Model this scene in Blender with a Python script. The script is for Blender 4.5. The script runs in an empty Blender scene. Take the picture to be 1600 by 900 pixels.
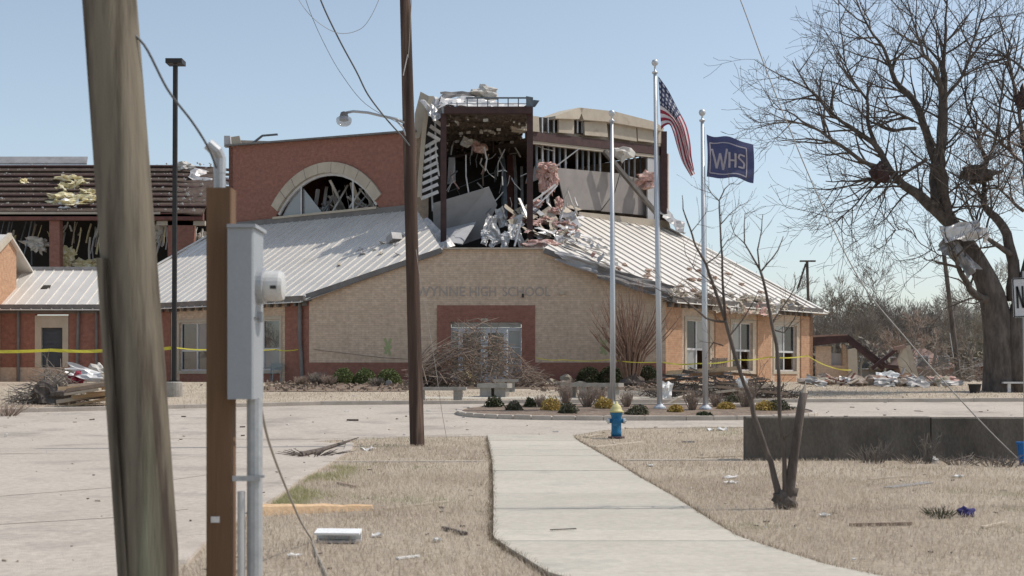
import bpy, bmesh, math, random
import numpy as np
from mathutils import Vector, Matrix, noise

sc = bpy.context.scene
COL = sc.collection
R = math.radians

# ------------------------------------------------------------------ camera, sky, sun, exposure
F, EYE, HOR = 2000.0, 1.45, 592.0          # focal length in px of a 1600 px wide frame, eye height, horizon row
cam = bpy.data.cameras.new('camera'); cam_o = bpy.data.objects.new('camera', cam); COL.objects.link(cam_o)
cam.sensor_width = 36; cam.lens = 36 * F / 1600; cam.shift_y = (HOR - 450) / 1600
cam.clip_start = 0.1; cam.clip_end = 3000
cam_o.location = (0, 0, EYE); cam_o.rotation_euler = (R(90), 0, 0)
cam.dof.use_dof = True; cam.dof.focus_distance = 42; cam.dof.aperture_fstop = 3.6
sc.camera = cam_o

SUN_EL, SUN_AZ = R(56), R(81)              # azimuth from +Y (view direction) towards +X
world = bpy.data.worlds.new('World'); sc.world = world; world.use_nodes = True
wn = world.node_tree.nodes; wl = world.node_tree.links
bg = wn['Background']
sky = wn.new('ShaderNodeTexSky'); sky.sky_type = 'NISHITA'; sky.sun_disc = False
sky.sun_elevation = SUN_EL; sky.sun_rotation = SUN_AZ
sky.air_density = 1.0; sky.dust_density = 1.2; sky.ozone_density = 1.0; sky.altitude = 80
hsv = wn.new('ShaderNodeHueSaturation'); hsv.inputs['Saturation'].default_value = 0.74; hsv.inputs['Hue'].default_value = 0.492
wl.new(sky.outputs[0], hsv.inputs['Color']); wl.new(hsv.outputs[0], bg.inputs['Color'])
bg.inputs['Strength'].default_value = 0.132
S = Vector((math.sin(SUN_AZ) * math.cos(SUN_EL), math.cos(SUN_AZ) * math.cos(SUN_EL), math.sin(SUN_EL)))
sun = bpy.data.lights.new('sun', 'SUN'); sun.energy = 2.85; sun.angle = R(0.53); sun.color = (1.0, 0.945, 0.87)
sun_o = bpy.data.objects.new('sun', sun); COL.objects.link(sun_o)
sun_o.rotation_euler = S.to_track_quat('Z', 'Y').to_euler(); sun_o.location = (40, 10, 60)
sc.view_settings.view_transform = 'Standard'; sc.view_settings.look = 'None'
sc.view_settings.exposure = 0.2; sc.view_settings.gamma = 1.0
sc.view_settings.use_curve_mapping = False

# ------------------------------------------------------------------ helpers
rng = random.Random(7)
nrg = np.random.default_rng(7)
D_LOW, D_TOP, Z_TOP = 30.0, 58.8, 1.30
def g(D):                                   # ground height: flat lawn, a slope, the school's level
    if D <= D_LOW: return 0.0
    if D >= D_TOP: return Z_TOP
    return Z_TOP * (D - D_LOW) / (D_TOP - D_LOW)
def W(px, py, D): return Vector(((px - 800) * D / F, D, EYE + (HOR - py) * D / F))
def DG(py):                                 # depth at which the ground is seen on row py
    lo, hi = 2.0, 400.0
    for _ in range(50):
        m = (lo + hi) / 2
        if HOR + (EYE - g(m)) * F / m > py: lo = m
        else: hi = m
    return lo
def G(px, py):
    D = DG(py); return Vector(((px - 800) * D / F, D, g(D)))

ORIG = {}
def tag(o, label=None, cat=None, group=None, kind=None):
    if label: o['label'] = label
    if cat: o['category'] = cat
    if group: o['group'] = group
    if kind: o['kind'] = kind
    return o
def thing(name, label, cat, loc, group=None, kind=None):
    o = bpy.data.objects.new(name, None); COL.objects.link(o); o.location = loc; o.empty_display_size = 0.2
    ORIG[o.name] = Vector(loc)
    return tag(o, label, cat, group, kind)
def copy_tree(o, parent=None):
    c = o.copy(); COL.objects.link(c); c.parent = parent
    for ch in list(o.children): copy_tree(ch, c)
    return c

class MB:
    def __init__(s): s.v = []; s.f = []; s.m = []
    def add(s, verts, faces, mi=0):
        b = len(s.v); s.v += [tuple(x) for x in verts]
        s.f += [tuple(i + b for i in f) for f in faces]; s.m += [mi] * len(faces); return s
    def box(s, c, size, rot=None, mi=0):
        c = Vector(c); hx, hy, hz = size[0] / 2, size[1] / 2, size[2] / 2
        vs = [Vector((x, y, z)) for x in (-hx, hx) for y in (-hy, hy) for z in (-hz, hz)]
        if rot is not None: vs = [rot @ v for v in vs]
        return s.add([v + c for v in vs], [(0, 1, 3, 2), (4, 6, 7, 5), (0, 4, 5, 1), (2, 3, 7, 6), (0, 2, 6, 4), (1, 5, 7, 3)], mi)
    def bar(s, p, q, w, h=None, up=(0, 0, 1), mi=0):
        p, q = Vector(p), Vector(q); h = h or w; d = (q - p).normalized(); up = Vector(up)
        a = d.cross(up)
        if a.length < 1e-3: a = d.cross(Vector((0, 1, 0)))
        a.normalize(); b = a.cross(d).normalized()
        vs = [e + a * (w / 2 * i) + b * (h / 2 * j) for e in (p, q) for i, j in ((-1, -1), (1, -1), (1, 1), (-1, 1))]
        return s.add(vs, [(3, 2, 1, 0), (4, 5, 6, 7), (0, 1, 5, 4), (1, 2, 6, 5), (2, 3, 7, 6), (3, 0, 4, 7)], mi)
    def tube(s, pts, rad, n=6, cap=True, mi=0):
        pts = [Vector(p) for p in pts]
        if not hasattr(rad, '__len__'): rad = [rad] * len(pts)
        base = len(s.v); k = len(pts); ref = None
        for i, p in enumerate(pts):
            d = (pts[min(i + 1, k - 1)] - pts[max(i - 1, 0)])
            if d.length < 1e-9: d = Vector((0, 0, 1))
            d.normalize()
            if ref is None:
                ref = d.cross(Vector((0.31, 0.95, 0.05)))
                if ref.length < 0.05: ref = d.cross(Vector((1, 0, 0)))
            a = (ref - d * ref.dot(d))
            if a.length < 1e-6: a = d.orthogonal()
            a.normalize(); ref = a; b = d.cross(a); r = rad[i]
            for j in range(n):
                t = 2 * math.pi * j / n
                s.v.append(tuple(p + a * (r * math.cos(t)) + b * (r * math.sin(t))))
        for i in range(k - 1):
            for j in range(n):
                j2 = (j + 1) % n
                s.f.append((base + i * n + j, base + i * n + j2, base + (i + 1) * n + j2, base + (i + 1) * n + j)); s.m.append(mi)
        if cap:
            s.f.append(tuple(base + j for j in reversed(range(n)))); s.m.append(mi)
            s.f.append(tuple(base + (k - 1) * n + j for j in range(n))); s.m.append(mi)
        return s
    def prism(s, poly, off, mi=0):
        poly = [Vector(p) for p in poly]; off = Vector(off); n = len(poly)
        nr = Vector((0, 0, 0))
        for i in range(n): nr += poly[i].cross(poly[(i + 1) % n])
        if nr.dot(off) > 0: poly = poly[::-1]
        fs = [tuple(range(n)), tuple(reversed(range(n, 2 * n)))]
        for i in range(n):
            j = (i + 1) % n; fs.append((j, i, i + n, j + n))
        return s.add(poly + [p + off for p in poly], fs, mi)
    def lathe(s, c, prof, n=16, mi=0, axis='Z'):
        c = Vector(c); base = len(s.v)
        for r, z in prof:
            for j in range(n):
                t = 2 * math.pi * j / n
                q = Vector((r * math.cos(t), r * math.sin(t), z))
                if axis == 'X': q = Vector((q.z, q.x, q.y))
                if axis == 'Y': q = Vector((q.y, q.z, q.x))
                s.v.append(tuple(c + q))
        for i in range(len(prof) - 1):
            for j in range(n):
                j2 = (j + 1) % n
                s.f.append((base + i * n + j, base + i * n + j2, base + (i + 1) * n + j2, base + (i + 1) * n + j)); s.m.append(mi)
        s.f.append(tuple(base + j for j in reversed(range(n)))); s.m.append(mi)
        e = base + (len(prof) - 1) * n; s.f.append(tuple(e + j for j in range(n))); s.m.append(mi)
        return s
    def blob(s, c, size, seed, amp=0.35, freq=1.6, sub=2, mi=0):
        bm = bmesh.new(); bmesh.ops.create_icosphere(bm, subdivisions=sub, radius=1)
        o = Vector((seed * 7.3, seed * 1.7, seed * 3.1)); vs = []
        for v in bm.verts:
            k = 1 + amp * noise.noise(v.co * freq + o) * 2
            k += amp * .7 * noise.noise(v.co * freq * 2.7 + o)
            q = v.co * k; vs.append(Vector(c) + Vector((q.x * size[0], q.y * size[1], q.z * size[2])))
        bm.faces.ensure_lookup_table()
        fs = [tuple(v.index for v in f.verts) for f in bm.faces]; bm.free()
        return s.add(vs, fs, mi)
    def build(s, name, mat, parent=None, smooth=False, uv=False, loc=None):
        me = bpy.data.meshes.new(name)
        if parent is not None: org = ORIG[parent.name]
        elif loc is not None: org = Vector(loc)
        else:
            a = np.array(s.v); org = Vector(((a[:, 0].min() + a[:, 0].max()) / 2, (a[:, 1].min() + a[:, 1].max()) / 2, a[:, 2].min()))
        me.from_pydata([(x - org.x, y - org.y, z - org.z) for x, y, z in s.v], [], s.f)
        mats = mat if isinstance(mat, (list, tuple)) else [mat]
        for m in mats: me.materials.append(m)
        if len(mats) > 1: me.polygons.foreach_set('material_index', s.m)
        me.update()
        if uv:
            ul = me.uv_layers.new(name='UVMap')
            for p in me.polygons:
                n = p.normal
                t = Vector((-n.y, n.x, 0))
                flat = t.length < 0.3
                if not flat: t.normalize()
                for li in p.loop_indices:
                    q = Vector(me.vertices[me.loops[li].vertex_index].co) + org
                    ul.data[li].uv = (q.x, q.y) if flat else (q.dot(t), q.z)
        if smooth: me.polygons.foreach_set('use_smooth', [True] * len(me.polygons))
        o = bpy.data.objects.new(name, me); COL.objects.link(o); ORIG[o.name] = org
        if parent is not None: o.parent = parent
        else: o.location = org
        return o

def raw_mesh(name, verts, faces, mat, loc=(0, 0, 0), parent=None):     # big numpy mesh, all faces of one size
    me = bpy.data.meshes.new(name); k = faces.shape[1]; n = len(faces)
    me.vertices.add(len(verts)); me.vertices.foreach_set('co', (verts - np.array(loc)).astype(np.float32).ravel())
    me.loops.add(n * k); me.loops.foreach_set('vertex_index', faces.astype(np.int32).ravel())
    me.polygons.add(n); me.polygons.foreach_set('loop_start', np.arange(0, n * k, k, dtype=np.int32))
    me.update(calc_edges=True); me.materials.append(mat)
    o = bpy.data.objects.new(name, me); COL.objects.link(o); ORIG[o.name] = Vector(loc)
    if parent is not None: o.parent = parent
    else: o.location = loc
    return o

# ------------------------------------------------------------------ materials
def mat(name, c1, c2=None, scale=3.0, rough=0.85, bump=0.0, bscale=40, metal=0.0, spec=0.3, stretch=(1, 1, 1), lo=0.35, hi=0.65,
        coord='Object', fine=0.12, c3=None, s3=0.7, lo3=0.55, hi3=0.7, rand=0.0, trans=None, fscale=None):
    m = bpy.data.materials.new(name); m.use_nodes = True; nt = m.node_tree; N = nt.nodes; L = nt.links
    b = N['Principled BSDF']; b.inputs['Roughness'].default_value = rough; b.inputs['Metallic'].default_value = metal
    b.inputs['Specular IOR Level'].default_value = spec
    tc = N.new('ShaderNodeTexCoord'); mp = N.new('ShaderNodeMapping'); mp.inputs['Scale'].default_value = stretch
    if coord == 'World':
        ge = N.new('ShaderNodeNewGeometry'); L.new(ge.outputs['Position'], mp.inputs['Vector'])
    else: L.new(tc.outputs[coord], mp.inputs['Vector'])
    def nz(sc_, det=6, ro=.6):
        n = N.new('ShaderNodeTexNoise'); n.inputs['Scale'].default_value = sc_; n.inputs['Detail'].default_value = det
        n.inputs['Roughness'].default_value = ro; L.new(mp.outputs[0], n.inputs['Vector']); return n
    def mr(src, a, b_, c=0, d=1):
        r = N.new('ShaderNodeMapRange'); r.inputs[1].default_value = a; r.inputs[2].default_value = b_
        r.inputs[3].default_value = c; r.inputs[4].default_value = d; L.new(src, r.inputs[0]); return r.outputs[0]
    def mix(fac, a, b_, mode='MIX'):
        x = N.new('ShaderNodeMix'); x.data_type = 'RGBA'; x.blend_type = mode
        if isinstance(fac, float): x.inputs[0].default_value = fac
        else: L.new(fac, x.inputs[0])
        for i, q in ((6, a), (7, b_)):
            if isinstance(q, tuple): x.inputs[i].default_value = (*q[:3], 1)
            else: L.new(q, x.inputs[i])
        return x.outputs[2]
    n1 = nz(scale)
    colr = mix(mr(n1.outputs['Fac'], lo, hi), c1, c2 or tuple(k * .8 for k in c1))
    if c3: colr = mix(mr(nz(s3, 5).outputs['Fac'], lo3, hi3), colr, c3)
    if fine:
        f = mr(nz(fscale or bscale, 3, .7).outputs['Fac'], .3, .7, 1 - fine, 1 + fine)
        v = N.new('ShaderNodeVectorMath'); v.operation = 'SCALE'; L.new(colr, v.inputs[0]); L.new(f, v.inputs['Scale']); colr = v.outputs[0]
    if rand:
        oi = N.new('ShaderNodeObjectInfo'); f = mr(oi.outputs['Random'], 0, 1, 1 - rand, 1 + rand)
        v = N.new('ShaderNodeVectorMath'); v.operation = 'SCALE'; L.new(colr, v.inputs[0]); L.new(f, v.inputs['Scale']); colr = v.outputs[0]
    L.new(colr, b.inputs['Base Color'])
    if bump:
        bp = N.new('ShaderNodeBump'); bp.inputs['Strength'].default_value = bump; bp.inputs['Distance'].default_value = 0.03
        L.new(nz(bscale, 4).outputs['Fac'], bp.inputs['Height']); L.new(bp.outputs[0], b.inputs['Normal'])
    if trans:
        tr = N.new('ShaderNodeBsdfTranslucent'); L.new(colr, tr.inputs['Color']); ms = N.new('ShaderNodeMixShader')
        ms.inputs[0].default_value = trans; L.new(b.outputs[0], ms.inputs[1]); L.new(tr.outputs[0], ms.inputs[2])
        L.new(ms.outputs[0], N['Material Output'].inputs['Surface'])
    return m

def brick(name, c1, c2, mortar, stain=(0.3, 0.26, 0.2), stain_amt=.25):
    m = bpy.data.materials.new(name); m.use_nodes = True; nt = m.node_tree; N = nt.nodes; L = nt.links
    b = N['Principled BSDF']; b.inputs['Roughness'].default_value = .9; b.inputs['Specular IOR Level'].default_value = .2
    tc = N.new('ShaderNodeTexCoord'); br = N.new('ShaderNodeTexBrick'); L.new(tc.outputs['UV'], br.inputs['Vector'])
    br.inputs['Scale'].default_value = 1; br.inputs['Brick Width'].default_value = .30; br.inputs['Row Height'].default_value = .10
    br.inputs['Mortar Size'].default_value = .011; br.inputs['Mortar Smooth'].default_value = .3; br.inputs['Bias'].default_value = 0
    br.inputs['Color1'].default_value = (*c1, 1); br.inputs['Color2'].default_value = (*c2, 1); br.inputs['Mortar'].default_value = (*mortar, 1)
    n = N.new('ShaderNodeTexNoise'); n.inputs['Scale'].default_value = .9; n.inputs['Detail'].default_value = 8; n.inputs['Roughness'].default_value = .65
    mp = N.new('ShaderNodeMapping'); mp.inputs['Scale'].default_value = (1, .45, 1); L.new(tc.outputs['UV'], mp.inputs['Vector']); L.new(mp.outputs[0], n.inputs['Vector'])
    r = N.new('ShaderNodeMapRange'); r.inputs[1].default_value = .42; r.inputs[2].default_value = .75; r.inputs[4].default_value = stain_amt; L.new(n.outputs['Fac'], r.inputs[0])
    x = N.new('ShaderNodeMix'); x.data_type = 'RGBA'; L.new(r.outputs[0], x.inputs[0]); L.new(br.outputs['Color'], x.inputs[6]); x.inputs[7].default_value = (*stain, 1)
    n2 = N.new('ShaderNodeTexNoise'); n2.inputs['Scale'].default_value = 5; n2.inputs['Detail'].default_value = 4; L.new(tc.outputs['UV'], n2.inputs['Vector'])
    r2 = N.new('ShaderNodeMapRange'); r2.inputs[1].default_value = .3; r2.inputs[2].default_value = .7; r2.inputs[3].default_value = .86; r2.inputs[4].default_value = 1.14; L.new(n2.outputs['Fac'], r2.inputs[0])
    v = N.new('ShaderNodeVectorMath'); v.operation = 'SCALE'; L.new(x.outputs[2], v.inputs[0]); L.new(r2.outputs[0], v.inputs['Scale'])
    L.new(v.outputs[0], b.inputs['Base Color'])
    bp = N.new('ShaderNodeBump'); bp.inputs['Strength'].default_value = .5; bp.inputs['Distance'].default_value = .012; bp.invert = True
    L.new(br.outputs['Fac'], bp.inputs['Height']); L.new(bp.outputs[0], b.inputs['Normal'])
    return m

def plain(name, c, rough=.6, metal=0.0, spec=.4): return mat(name, c, tuple(k * .88 for k in c), rough=rough, metal=metal, spec=spec, fine=.06)

def lawn_mat():
    m = bpy.data.materials.new('dry_lawn'); m.use_nodes = True; nt = m.node_tree; N = nt.nodes; L = nt.links
    b = N['Principled BSDF']; b.inputs['Roughness'].default_value = .95; b.inputs['Specular IOR Level'].default_value = .1
    ge = N.new('ShaderNodeNewGeometry')
    def nz(s, d=6, ro=.6, st=(1, 1, 1)):
        mp = N.new('ShaderNodeMapping'); mp.inputs['Scale'].default_value = st; L.new(ge.outputs['Position'], mp.inputs['Vector'])
        n = N.new('ShaderNodeTexNoise'); n.inputs['Scale'].default_value = s; n.inputs['Detail'].default_value = d; n.inputs['Roughness'].default_value = ro
        L.new(mp.outputs[0], n.inputs['Vector']); return n.outputs['Fac']
    def ramp(src, pts):
        r = N.new('ShaderNodeValToRGB'); L.new(src, r.inputs[0]); e = r.color_ramp.elements
        e[0].position, e[0].color = pts[0][0], (*pts[0][1], 1); e[1].position, e[1].color = pts[-1][0], (*pts[-1][1], 1)
        for p, c in pts[1:-1]: k = e.new(p); k.color = (*c, 1)
        return r.outputs[0]
    def mix(f, a, c, mode='MIX'):
        x = N.new('ShaderNodeMix'); x.data_type = 'RGBA'; x.blend_type = mode
        if isinstance(f, float): x.inputs[0].default_value = f
        else: L.new(f, x.inputs[0])
        L.new(a, x.inputs[6])
        if isinstance(c, tuple): x.inputs[7].default_value = (*c, 1)
        else: L.new(c, x.inputs[7])
        return x.outputs[2]
    big = ramp(nz(.22, 7, .65), [(.30, (.38, .305, .235)), (.45, (.50, .42, .33)), (.58, (.56, .48, .38)), (.72, (.43, .36, .28))])
    fine = ramp(nz(14, 6, .75), [(.3, (.55, .52, .48)), (.52, (.95, .95, .95)), (.72, (1.25, 1.22, 1.15))])
    c = mix(1.0, big, fine, 'MULTIPLY')
    gr = N.new('ShaderNodeMapRange'); gr.inputs[1].default_value = .62; gr.inputs[2].default_value = .75; gr.inputs[4].default_value = .45; L.new(nz(.35, 4), gr.inputs[0])
    c = mix(gr.outputs[0], c, (.20, .205, .10))
    dk = N.new('ShaderNodeMapRange'); dk.inputs[1].default_value = .60; dk.inputs[2].default_value = .72; dk.inputs[4].default_value = .6; L.new(nz(2.3, 5, .7), dk.inputs[0])
    c = mix(dk.outputs[0], c, (.20, .155, .115))
    L.new(c, b.inputs['Base Color'])
    bp = N.new('ShaderNodeBump'); bp.inputs['Strength'].default_value = .9; bp.inputs['Distance'].default_value = .04
    L.new(nz(22, 5, .7), bp.inputs['Height']); L.new(bp.outputs[0], b.inputs['Normal'])
    return m

def glass(name, c=(.03, .04, .05), tr=.35):
    m = bpy.data.materials.new(name); m.use_nodes = True; N = m.node_tree.nodes; L = m.node_tree.links
    b = N['Principled BSDF']; b.inputs['Base Color'].default_value = (*c, 1); b.inputs['Roughness'].default_value = .08; b.inputs['Specular IOR Level'].default_value = .8
    t = N.new('ShaderNodeBsdfTransparent'); x = N.new('ShaderNodeMixShader'); x.inputs[0].default_value = tr
    L.new(b.outputs[0], x.inputs[1]); L.new(t.outputs[0], x.inputs[2]); L.new(x.outputs[0], N['Material Output'].inputs['Surface'])
    return m

M = {}
M['lawn'] = lawn_mat()
M['pavement'] = mat('worn_pavement', (.43, .375, .315), (.49, .43, .365), scale=.35, rough=.95, bump=.35, bscale=60, coord='World', fine=.16, fscale=9,
                    c3=(.31, .275, .235), s3=.55, lo3=.53, hi3=.70, stretch=(1, 1, 1))
M['concrete'] = mat('path_concrete', (.46, .42, .35), (.52, .475, .40), scale=.8, rough=.92, bump=.25, bscale=70, coord='World', fine=.10, fscale=14,
                    c3=(.36, .335, .285), s3=.8, lo3=.56, hi3=.74, rand=.06)
M['joint'] = mat('dirt_joint', (.26, .22, .17), (.34, .29, .23), scale=5)
M['curb'] = mat('kerb_concrete', (.52, .455, .385), (.41, .355, .30), scale=1.6, rough=.93, bump=.3, bscale=40, coord='World', fine=.15)
M['soil'] = mat('mulch_soil', (.17, .125, .095), (.27, .205, .155), scale=3.5, rough=1, bump=1.0, bscale=18, coord='World', fine=.4, fscale=12)
M['old_concrete'] = mat('stained_wall_concrete', (.155, .135, .112), (.085, .074, .062), scale=1.3, rough=.95, bump=.4, bscale=25, fine=.2, stretch=(1, 1, .45), c3=(.08, .074, .065), s3=1.1, lo3=.55, hi3=.8, rand=.05)
M['bench'] = mat('bench_concrete', (.38, .35, .31), (.27, .25, .22), scale=3, rough=.95, bump=.3, bscale=40, fine=.15, rand=.06)
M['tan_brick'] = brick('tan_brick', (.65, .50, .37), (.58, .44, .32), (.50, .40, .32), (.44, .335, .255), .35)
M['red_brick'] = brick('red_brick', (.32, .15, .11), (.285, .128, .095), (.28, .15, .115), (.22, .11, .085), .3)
M['sunlit_red_brick'] = brick('sunlit_red_brick', (.52, .31, .19), (.47, .265, .16), (.46, .32, .22), (.38, .22, .145), .3)  # red brick with the sun's orange warmth put into the colour
M['cream'] = mat('cream_trim', (.52, .455, .36), (.44, .38, .30), scale=1.2, rough=.85, bump=.15, fine=.08)
M['roof'] = mat('pale_roof_metal', (.74, .70, .64), (.68, .64, .585), scale=.8, rough=.5, metal=0.4, spec=.3, fine=.06, rand=.04, c3=(.60, .56, .50), s3=.6, lo3=.58, hi3=.8)
M['fascia'] = mat('grey_fascia', (.20, .185, .175), (.15, .138, .13), scale=2, rough=.6, fine=.1)
M['dark_steel'] = mat('primer_steel', (.085, .045, .04), (.055, .032, .03), scale=3, rough=.7, fine=.15)
M['red_steel'] = mat('red_oxide_steel', (.21, .085, .065), (.14, .06, .05), scale=3, rough=.7, fine=.15)
M['brace_steel'] = mat('grey_brace_steel', (.16, .14, .125), (.10, .09, .08), scale=3, rough=.6, fine=.15)
M['white_metal'] = mat('white_bent_metal', (.72, .70, .68), (.52, .50, .48), scale=3, rough=.45, metal=.15, fine=.08, rand=.12)
M['silver'] = mat('silver_foil', (.62, .60, .58), (.40, .38, .37), scale=4, rough=.38, metal=.45, fine=.12, rand=.1)
M['stud'] = mat('galvanised_stud', (.50, .50, .50), (.36, .36, .37), scale=4, rough=.5, metal=.3, fine=.1, rand=.2)
M['blue_stud'] = mat('blue_grey_stud', (.20, .225, .25), (.13, .15, .17), scale=4, rough=.55, metal=.2, fine=.1, rand=.2)
M['drywall'] = mat('grey_drywall', (.46, .455, .46), (.40, .395, .40), scale=1.5, rough=.95, fine=.06, c3=(.34, .32, .31), s3=1.5, lo3=.6, hi3=.75)
M['dull_panel'] = mat('dull_wall_panel', (.30, .27, .25), (.25, .225, .21), scale=1.2, rough=.95, fine=.06)
M['tan_board'] = mat('tan_wallboard', (.40, .345, .275), (.46, .40, .32), scale=1.5, rough=.95, fine=.08, c3=(.27, .22, .17), s3=1.2, lo3=.6, hi3=.75, rand=.08)
M['pink'] = mat('pink_insulation', (.62, .40, .35), (.48, .28, .24), scale=4, rough=1, bump=1, bscale=22, fine=.25, fscale=12, c3=(.72, .58, .5), s3=3, lo3=.5, hi3=.65, rand=.12)
M['dull_ins'] = mat('dull_roof_insulation', (.50, .37, .30), (.40, .29, .23), scale=4, rough=1, bump=1, bscale=20, fine=.25, fscale=12, rand=.15)
M['yellow_ins'] = mat('yellow_insulation', (.68, .60, .36), (.55, .47, .26), scale=4, rough=1, bump=1, bscale=20, fine=.25, fscale=12, c3=(.74, .71, .6), s3=3, lo3=.5, hi3=.65, rand=.1)
M['mustard'] = mat('mustard_panel', (.42, .29, .06), (.36, .25, .06), rough=.8)
M['deck'] = mat('sprayed_deck', (.16, .125, .095), (.09, .07, .055), scale=3.5, rough=1, bump=1, bscale=14, fine=.35, fscale=9, c3=(.30, .27, .22), s3=5, lo3=.62, hi3=.7)
M['dark_in'] = mat('interior_shade', (.035, .032, .03), (.05, .045, .04), scale=1, rough=1, fine=.2)  # shade of the gutted rooms put into a near-black colour
M['hall_deck'] = mat('stripped_roof_deck', (.12, .088, .068), (.075, .052, .042), scale=2, rough=.95, bump=.5, bscale=12, fine=.25, c3=(.2, .17, .14), s3=3, lo3=.62, hi3=.75)
M['frag'] = mat('pale_fragments', (.60, .57, .52), (.45, .42, .38), rough=.9)
M['window_frame'] = mat('white_window_frame', (.62, .61, .60), (.54, .53, .52), rough=.5, fine=.05)
M['alu'] = mat('aluminium_frame', (.56, .57, .59), (.48, .49, .51), rough=.45, metal=.2, fine=.05)
M['glass'] = glass('dark_glass'); M['glass_pale'] = glass('pale_reflecting_glass', (.30, .31, .31), .15)  # pale version has the panes' whitish reflection put into its colour
M['slate_blind'] = mat('slate_blind', (.075, .085, .10), (.055, .062, .075), rough=.6)
M['letters'] = mat('letter_ghosts', (.36, .315, .275), (.42, .36, .31), scale=3, rough=.9)
M['green_paint'] = mat('green_spray_paint', (.33, .40, .19), (.37, .36, .21), scale=6, rough=.9)
M['pole_wood'] = mat('weathered_pole_wood', (.185, .158, .118), (.05, .038, .029), scale=5.5, lo=.44, hi=.60, rough=.95, bump=.5, bscale=16, stretch=(1, 1, .08), fine=.22, fscale=9,
                     c3=(.27, .27, .185), s3=1.2, lo3=.56, hi3=.68)
M['brown_pole'] = mat('brown_pole_wood', (.085, .052, .038), (.045, .03, .024), scale=4, rough=.9, bump=.4, bscale=20, stretch=(1, 1, .06), fine=.25, fscale=10, c3=(.17, .115, .085), s3=3, lo3=.55, hi3=.66)
M['post_wood'] = mat('treated_post_wood', (.20, .118, .066), (.13, .075, .043), scale=5, rough=.85, bump=.25, bscale=24, stretch=(1, 1, .05), fine=.14, fscale=12, c3=(.12, .068, .04), s3=2.4, lo3=.60, hi3=.72)
M['grey_box'] = mat('grey_painted_steel', (.33, .345, .36), (.30, .315, .33), scale=2, rough=.45, spec=.4, fine=.04)
M['galv'] = mat('galvanised_pipe', (.45, .46, .47), (.36, .37, .38), scale=6, rough=.4, metal=.35, fine=.08)
M['black_metal'] = mat('bronze_black_metal', (.025, .024, .024), (.035, .032, .03), rough=.5)
M['flagpole'] = mat('aluminium_pole', (.56, .58, .60), (.50, .52, .54), scale=1, rough=.35, metal=.35, fine=.04)
M['hydrant_blue'] = mat('hydrant_blue_paint', (.02, .155, .30), (.018, .12, .24), scale=5, rough=.5, fine=.12, c3=(.05, .2, .33), s3=6, lo3=.6, hi3=.7)
M['hydrant_yellow'] = mat('hydrant_cream_paint', (.55, .47, .17), (.60, .54, .28), scale=7, rough=.55, fine=.12, c3=(.25, .25, .2), s3=8, lo3=.62, hi3=.72)
M['hydrant_base'] = mat('hydrant_dark_flange', (.10, .05, .05), (.07, .05, .06), rough=.7)
M['wire'] = plain('wire', (.10, .105, .11), .5); M['cable_pale'] = plain('pale_cable', (.34, .31, .27), .6); M['cable_dark'] = plain('dark_cable', (.07, .06, .055), .7)
M['tape'] = mat('caution_tape', (.66, .60, .08), (.58, .52, .07), scale=5, rough=.45, trans=.3)
M['bark'] = mat('grey_bark', (.155, .125, .105), (.085, .068, .058), scale=6, rough=.95, bump=.7, bscale=18, stretch=(1, 1, .25), fine=.25, fscale=14)
M['bark_dark'] = mat('dark_bark', (.085, .07, .06), (.135, .112, .095), scale=3, rough=.95, bump=.9, bscale=9, stretch=(1, 1, .3), fine=.25, fscale=6)
M['far_bark'] = mat('far_twig', (.27, .235, .20), (.20, .17, .145), scale=.4, rough=1, coord='World', c3=(.27, .25, .17), s3=.06, lo3=.5, hi3=.65)
M['myrtle'] = mat('myrtle_bark', (.33, .215, .155), (.22, .14, .10), scale=5, rough=.9)
M['twig'] = mat('dry_twig', (.36, .28, .225), (.22, .165, .13), scale=2.5, rough=.95, rand=.1)
M['twig_grey'] = mat('grey_twig', (.27, .235, .20), (.15, .125, .105), scale=2.5, rough=.95)
M['raw_wood'] = mat('splintered_wood', (.62, .44, .27), (.50, .33, .19), scale=4, rough=.9, stretch=(.3, 1, 1), fine=.18, rand=.12)
M['plank'] = mat('weathered_plank', (.30, .225, .17), (.21, .155, .115), scale=4, rough=.9, fine=.18, rand=.25)
M['pale_plank'] = mat('pale_plank', (.52, .45, .36), (.44, .37, .29), scale=4, rough=.9, fine=.12, rand=.15)
M['leaf'] = mat('evergreen_leaf', (.11, .145, .05), (.17, .19, .075), scale=6, rough=.6, coord='World', fine=.3, trans=.2)
M['leaf_dull'] = mat('dull_leaf', (.085, .085, .05), (.13, .12, .075), scale=6, rough=.7, coord='World', fine=.3)
M['leaf_dark'] = mat('dark_leaf', (.035, .045, .02), (.07, .075, .03), scale=6, rough=.6, coord='World', fine=.3, trans=.15)
M['leaf_yellow'] = mat('yellow_straw_leaf', (.48, .34, .08), (.38, .27, .10), scale=8, rough=.8, coord='World', fine=.2, trans=.2)
M['straw'] = mat('dry_grass_blade', (.60, .51, .405), (.42, .345, .27), scale=.9, rough=.9, coord='World', fine=.22, fscale=30, c3=(.36, .34, .21), s3=.45, lo3=.56, hi3=.72, trans=.25)
M['stone'] = mat('tan_stone', (.46, .40, .31), (.34, .28, .22), scale=3, rough=.95, bump=.6, bscale=12, rand=.2)
M['white_paper'] = mat('white_litter', (.74, .73, .70), (.62, .60, .57), rough=.9, rand=.1)
M['foam'] = mat('white_foam_board', (.78, .78, .76), (.70, .70, .69), rough=.8)
M['blue_plastic'] = mat('blue_plastic', (.02, .16, .42), (.02, .12, .34), rough=.4)
M['navy'] = mat('navy_cloth', (.03, .025, .10), (.045, .04, .14), rough=.8)
M['sign_white'] = mat('sign_white', (.60, .60, .60), (.52, .52, .53), rough=.45); M['sign_black'] = plain('sign_black', (.015, .015, .015), .5)
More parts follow.
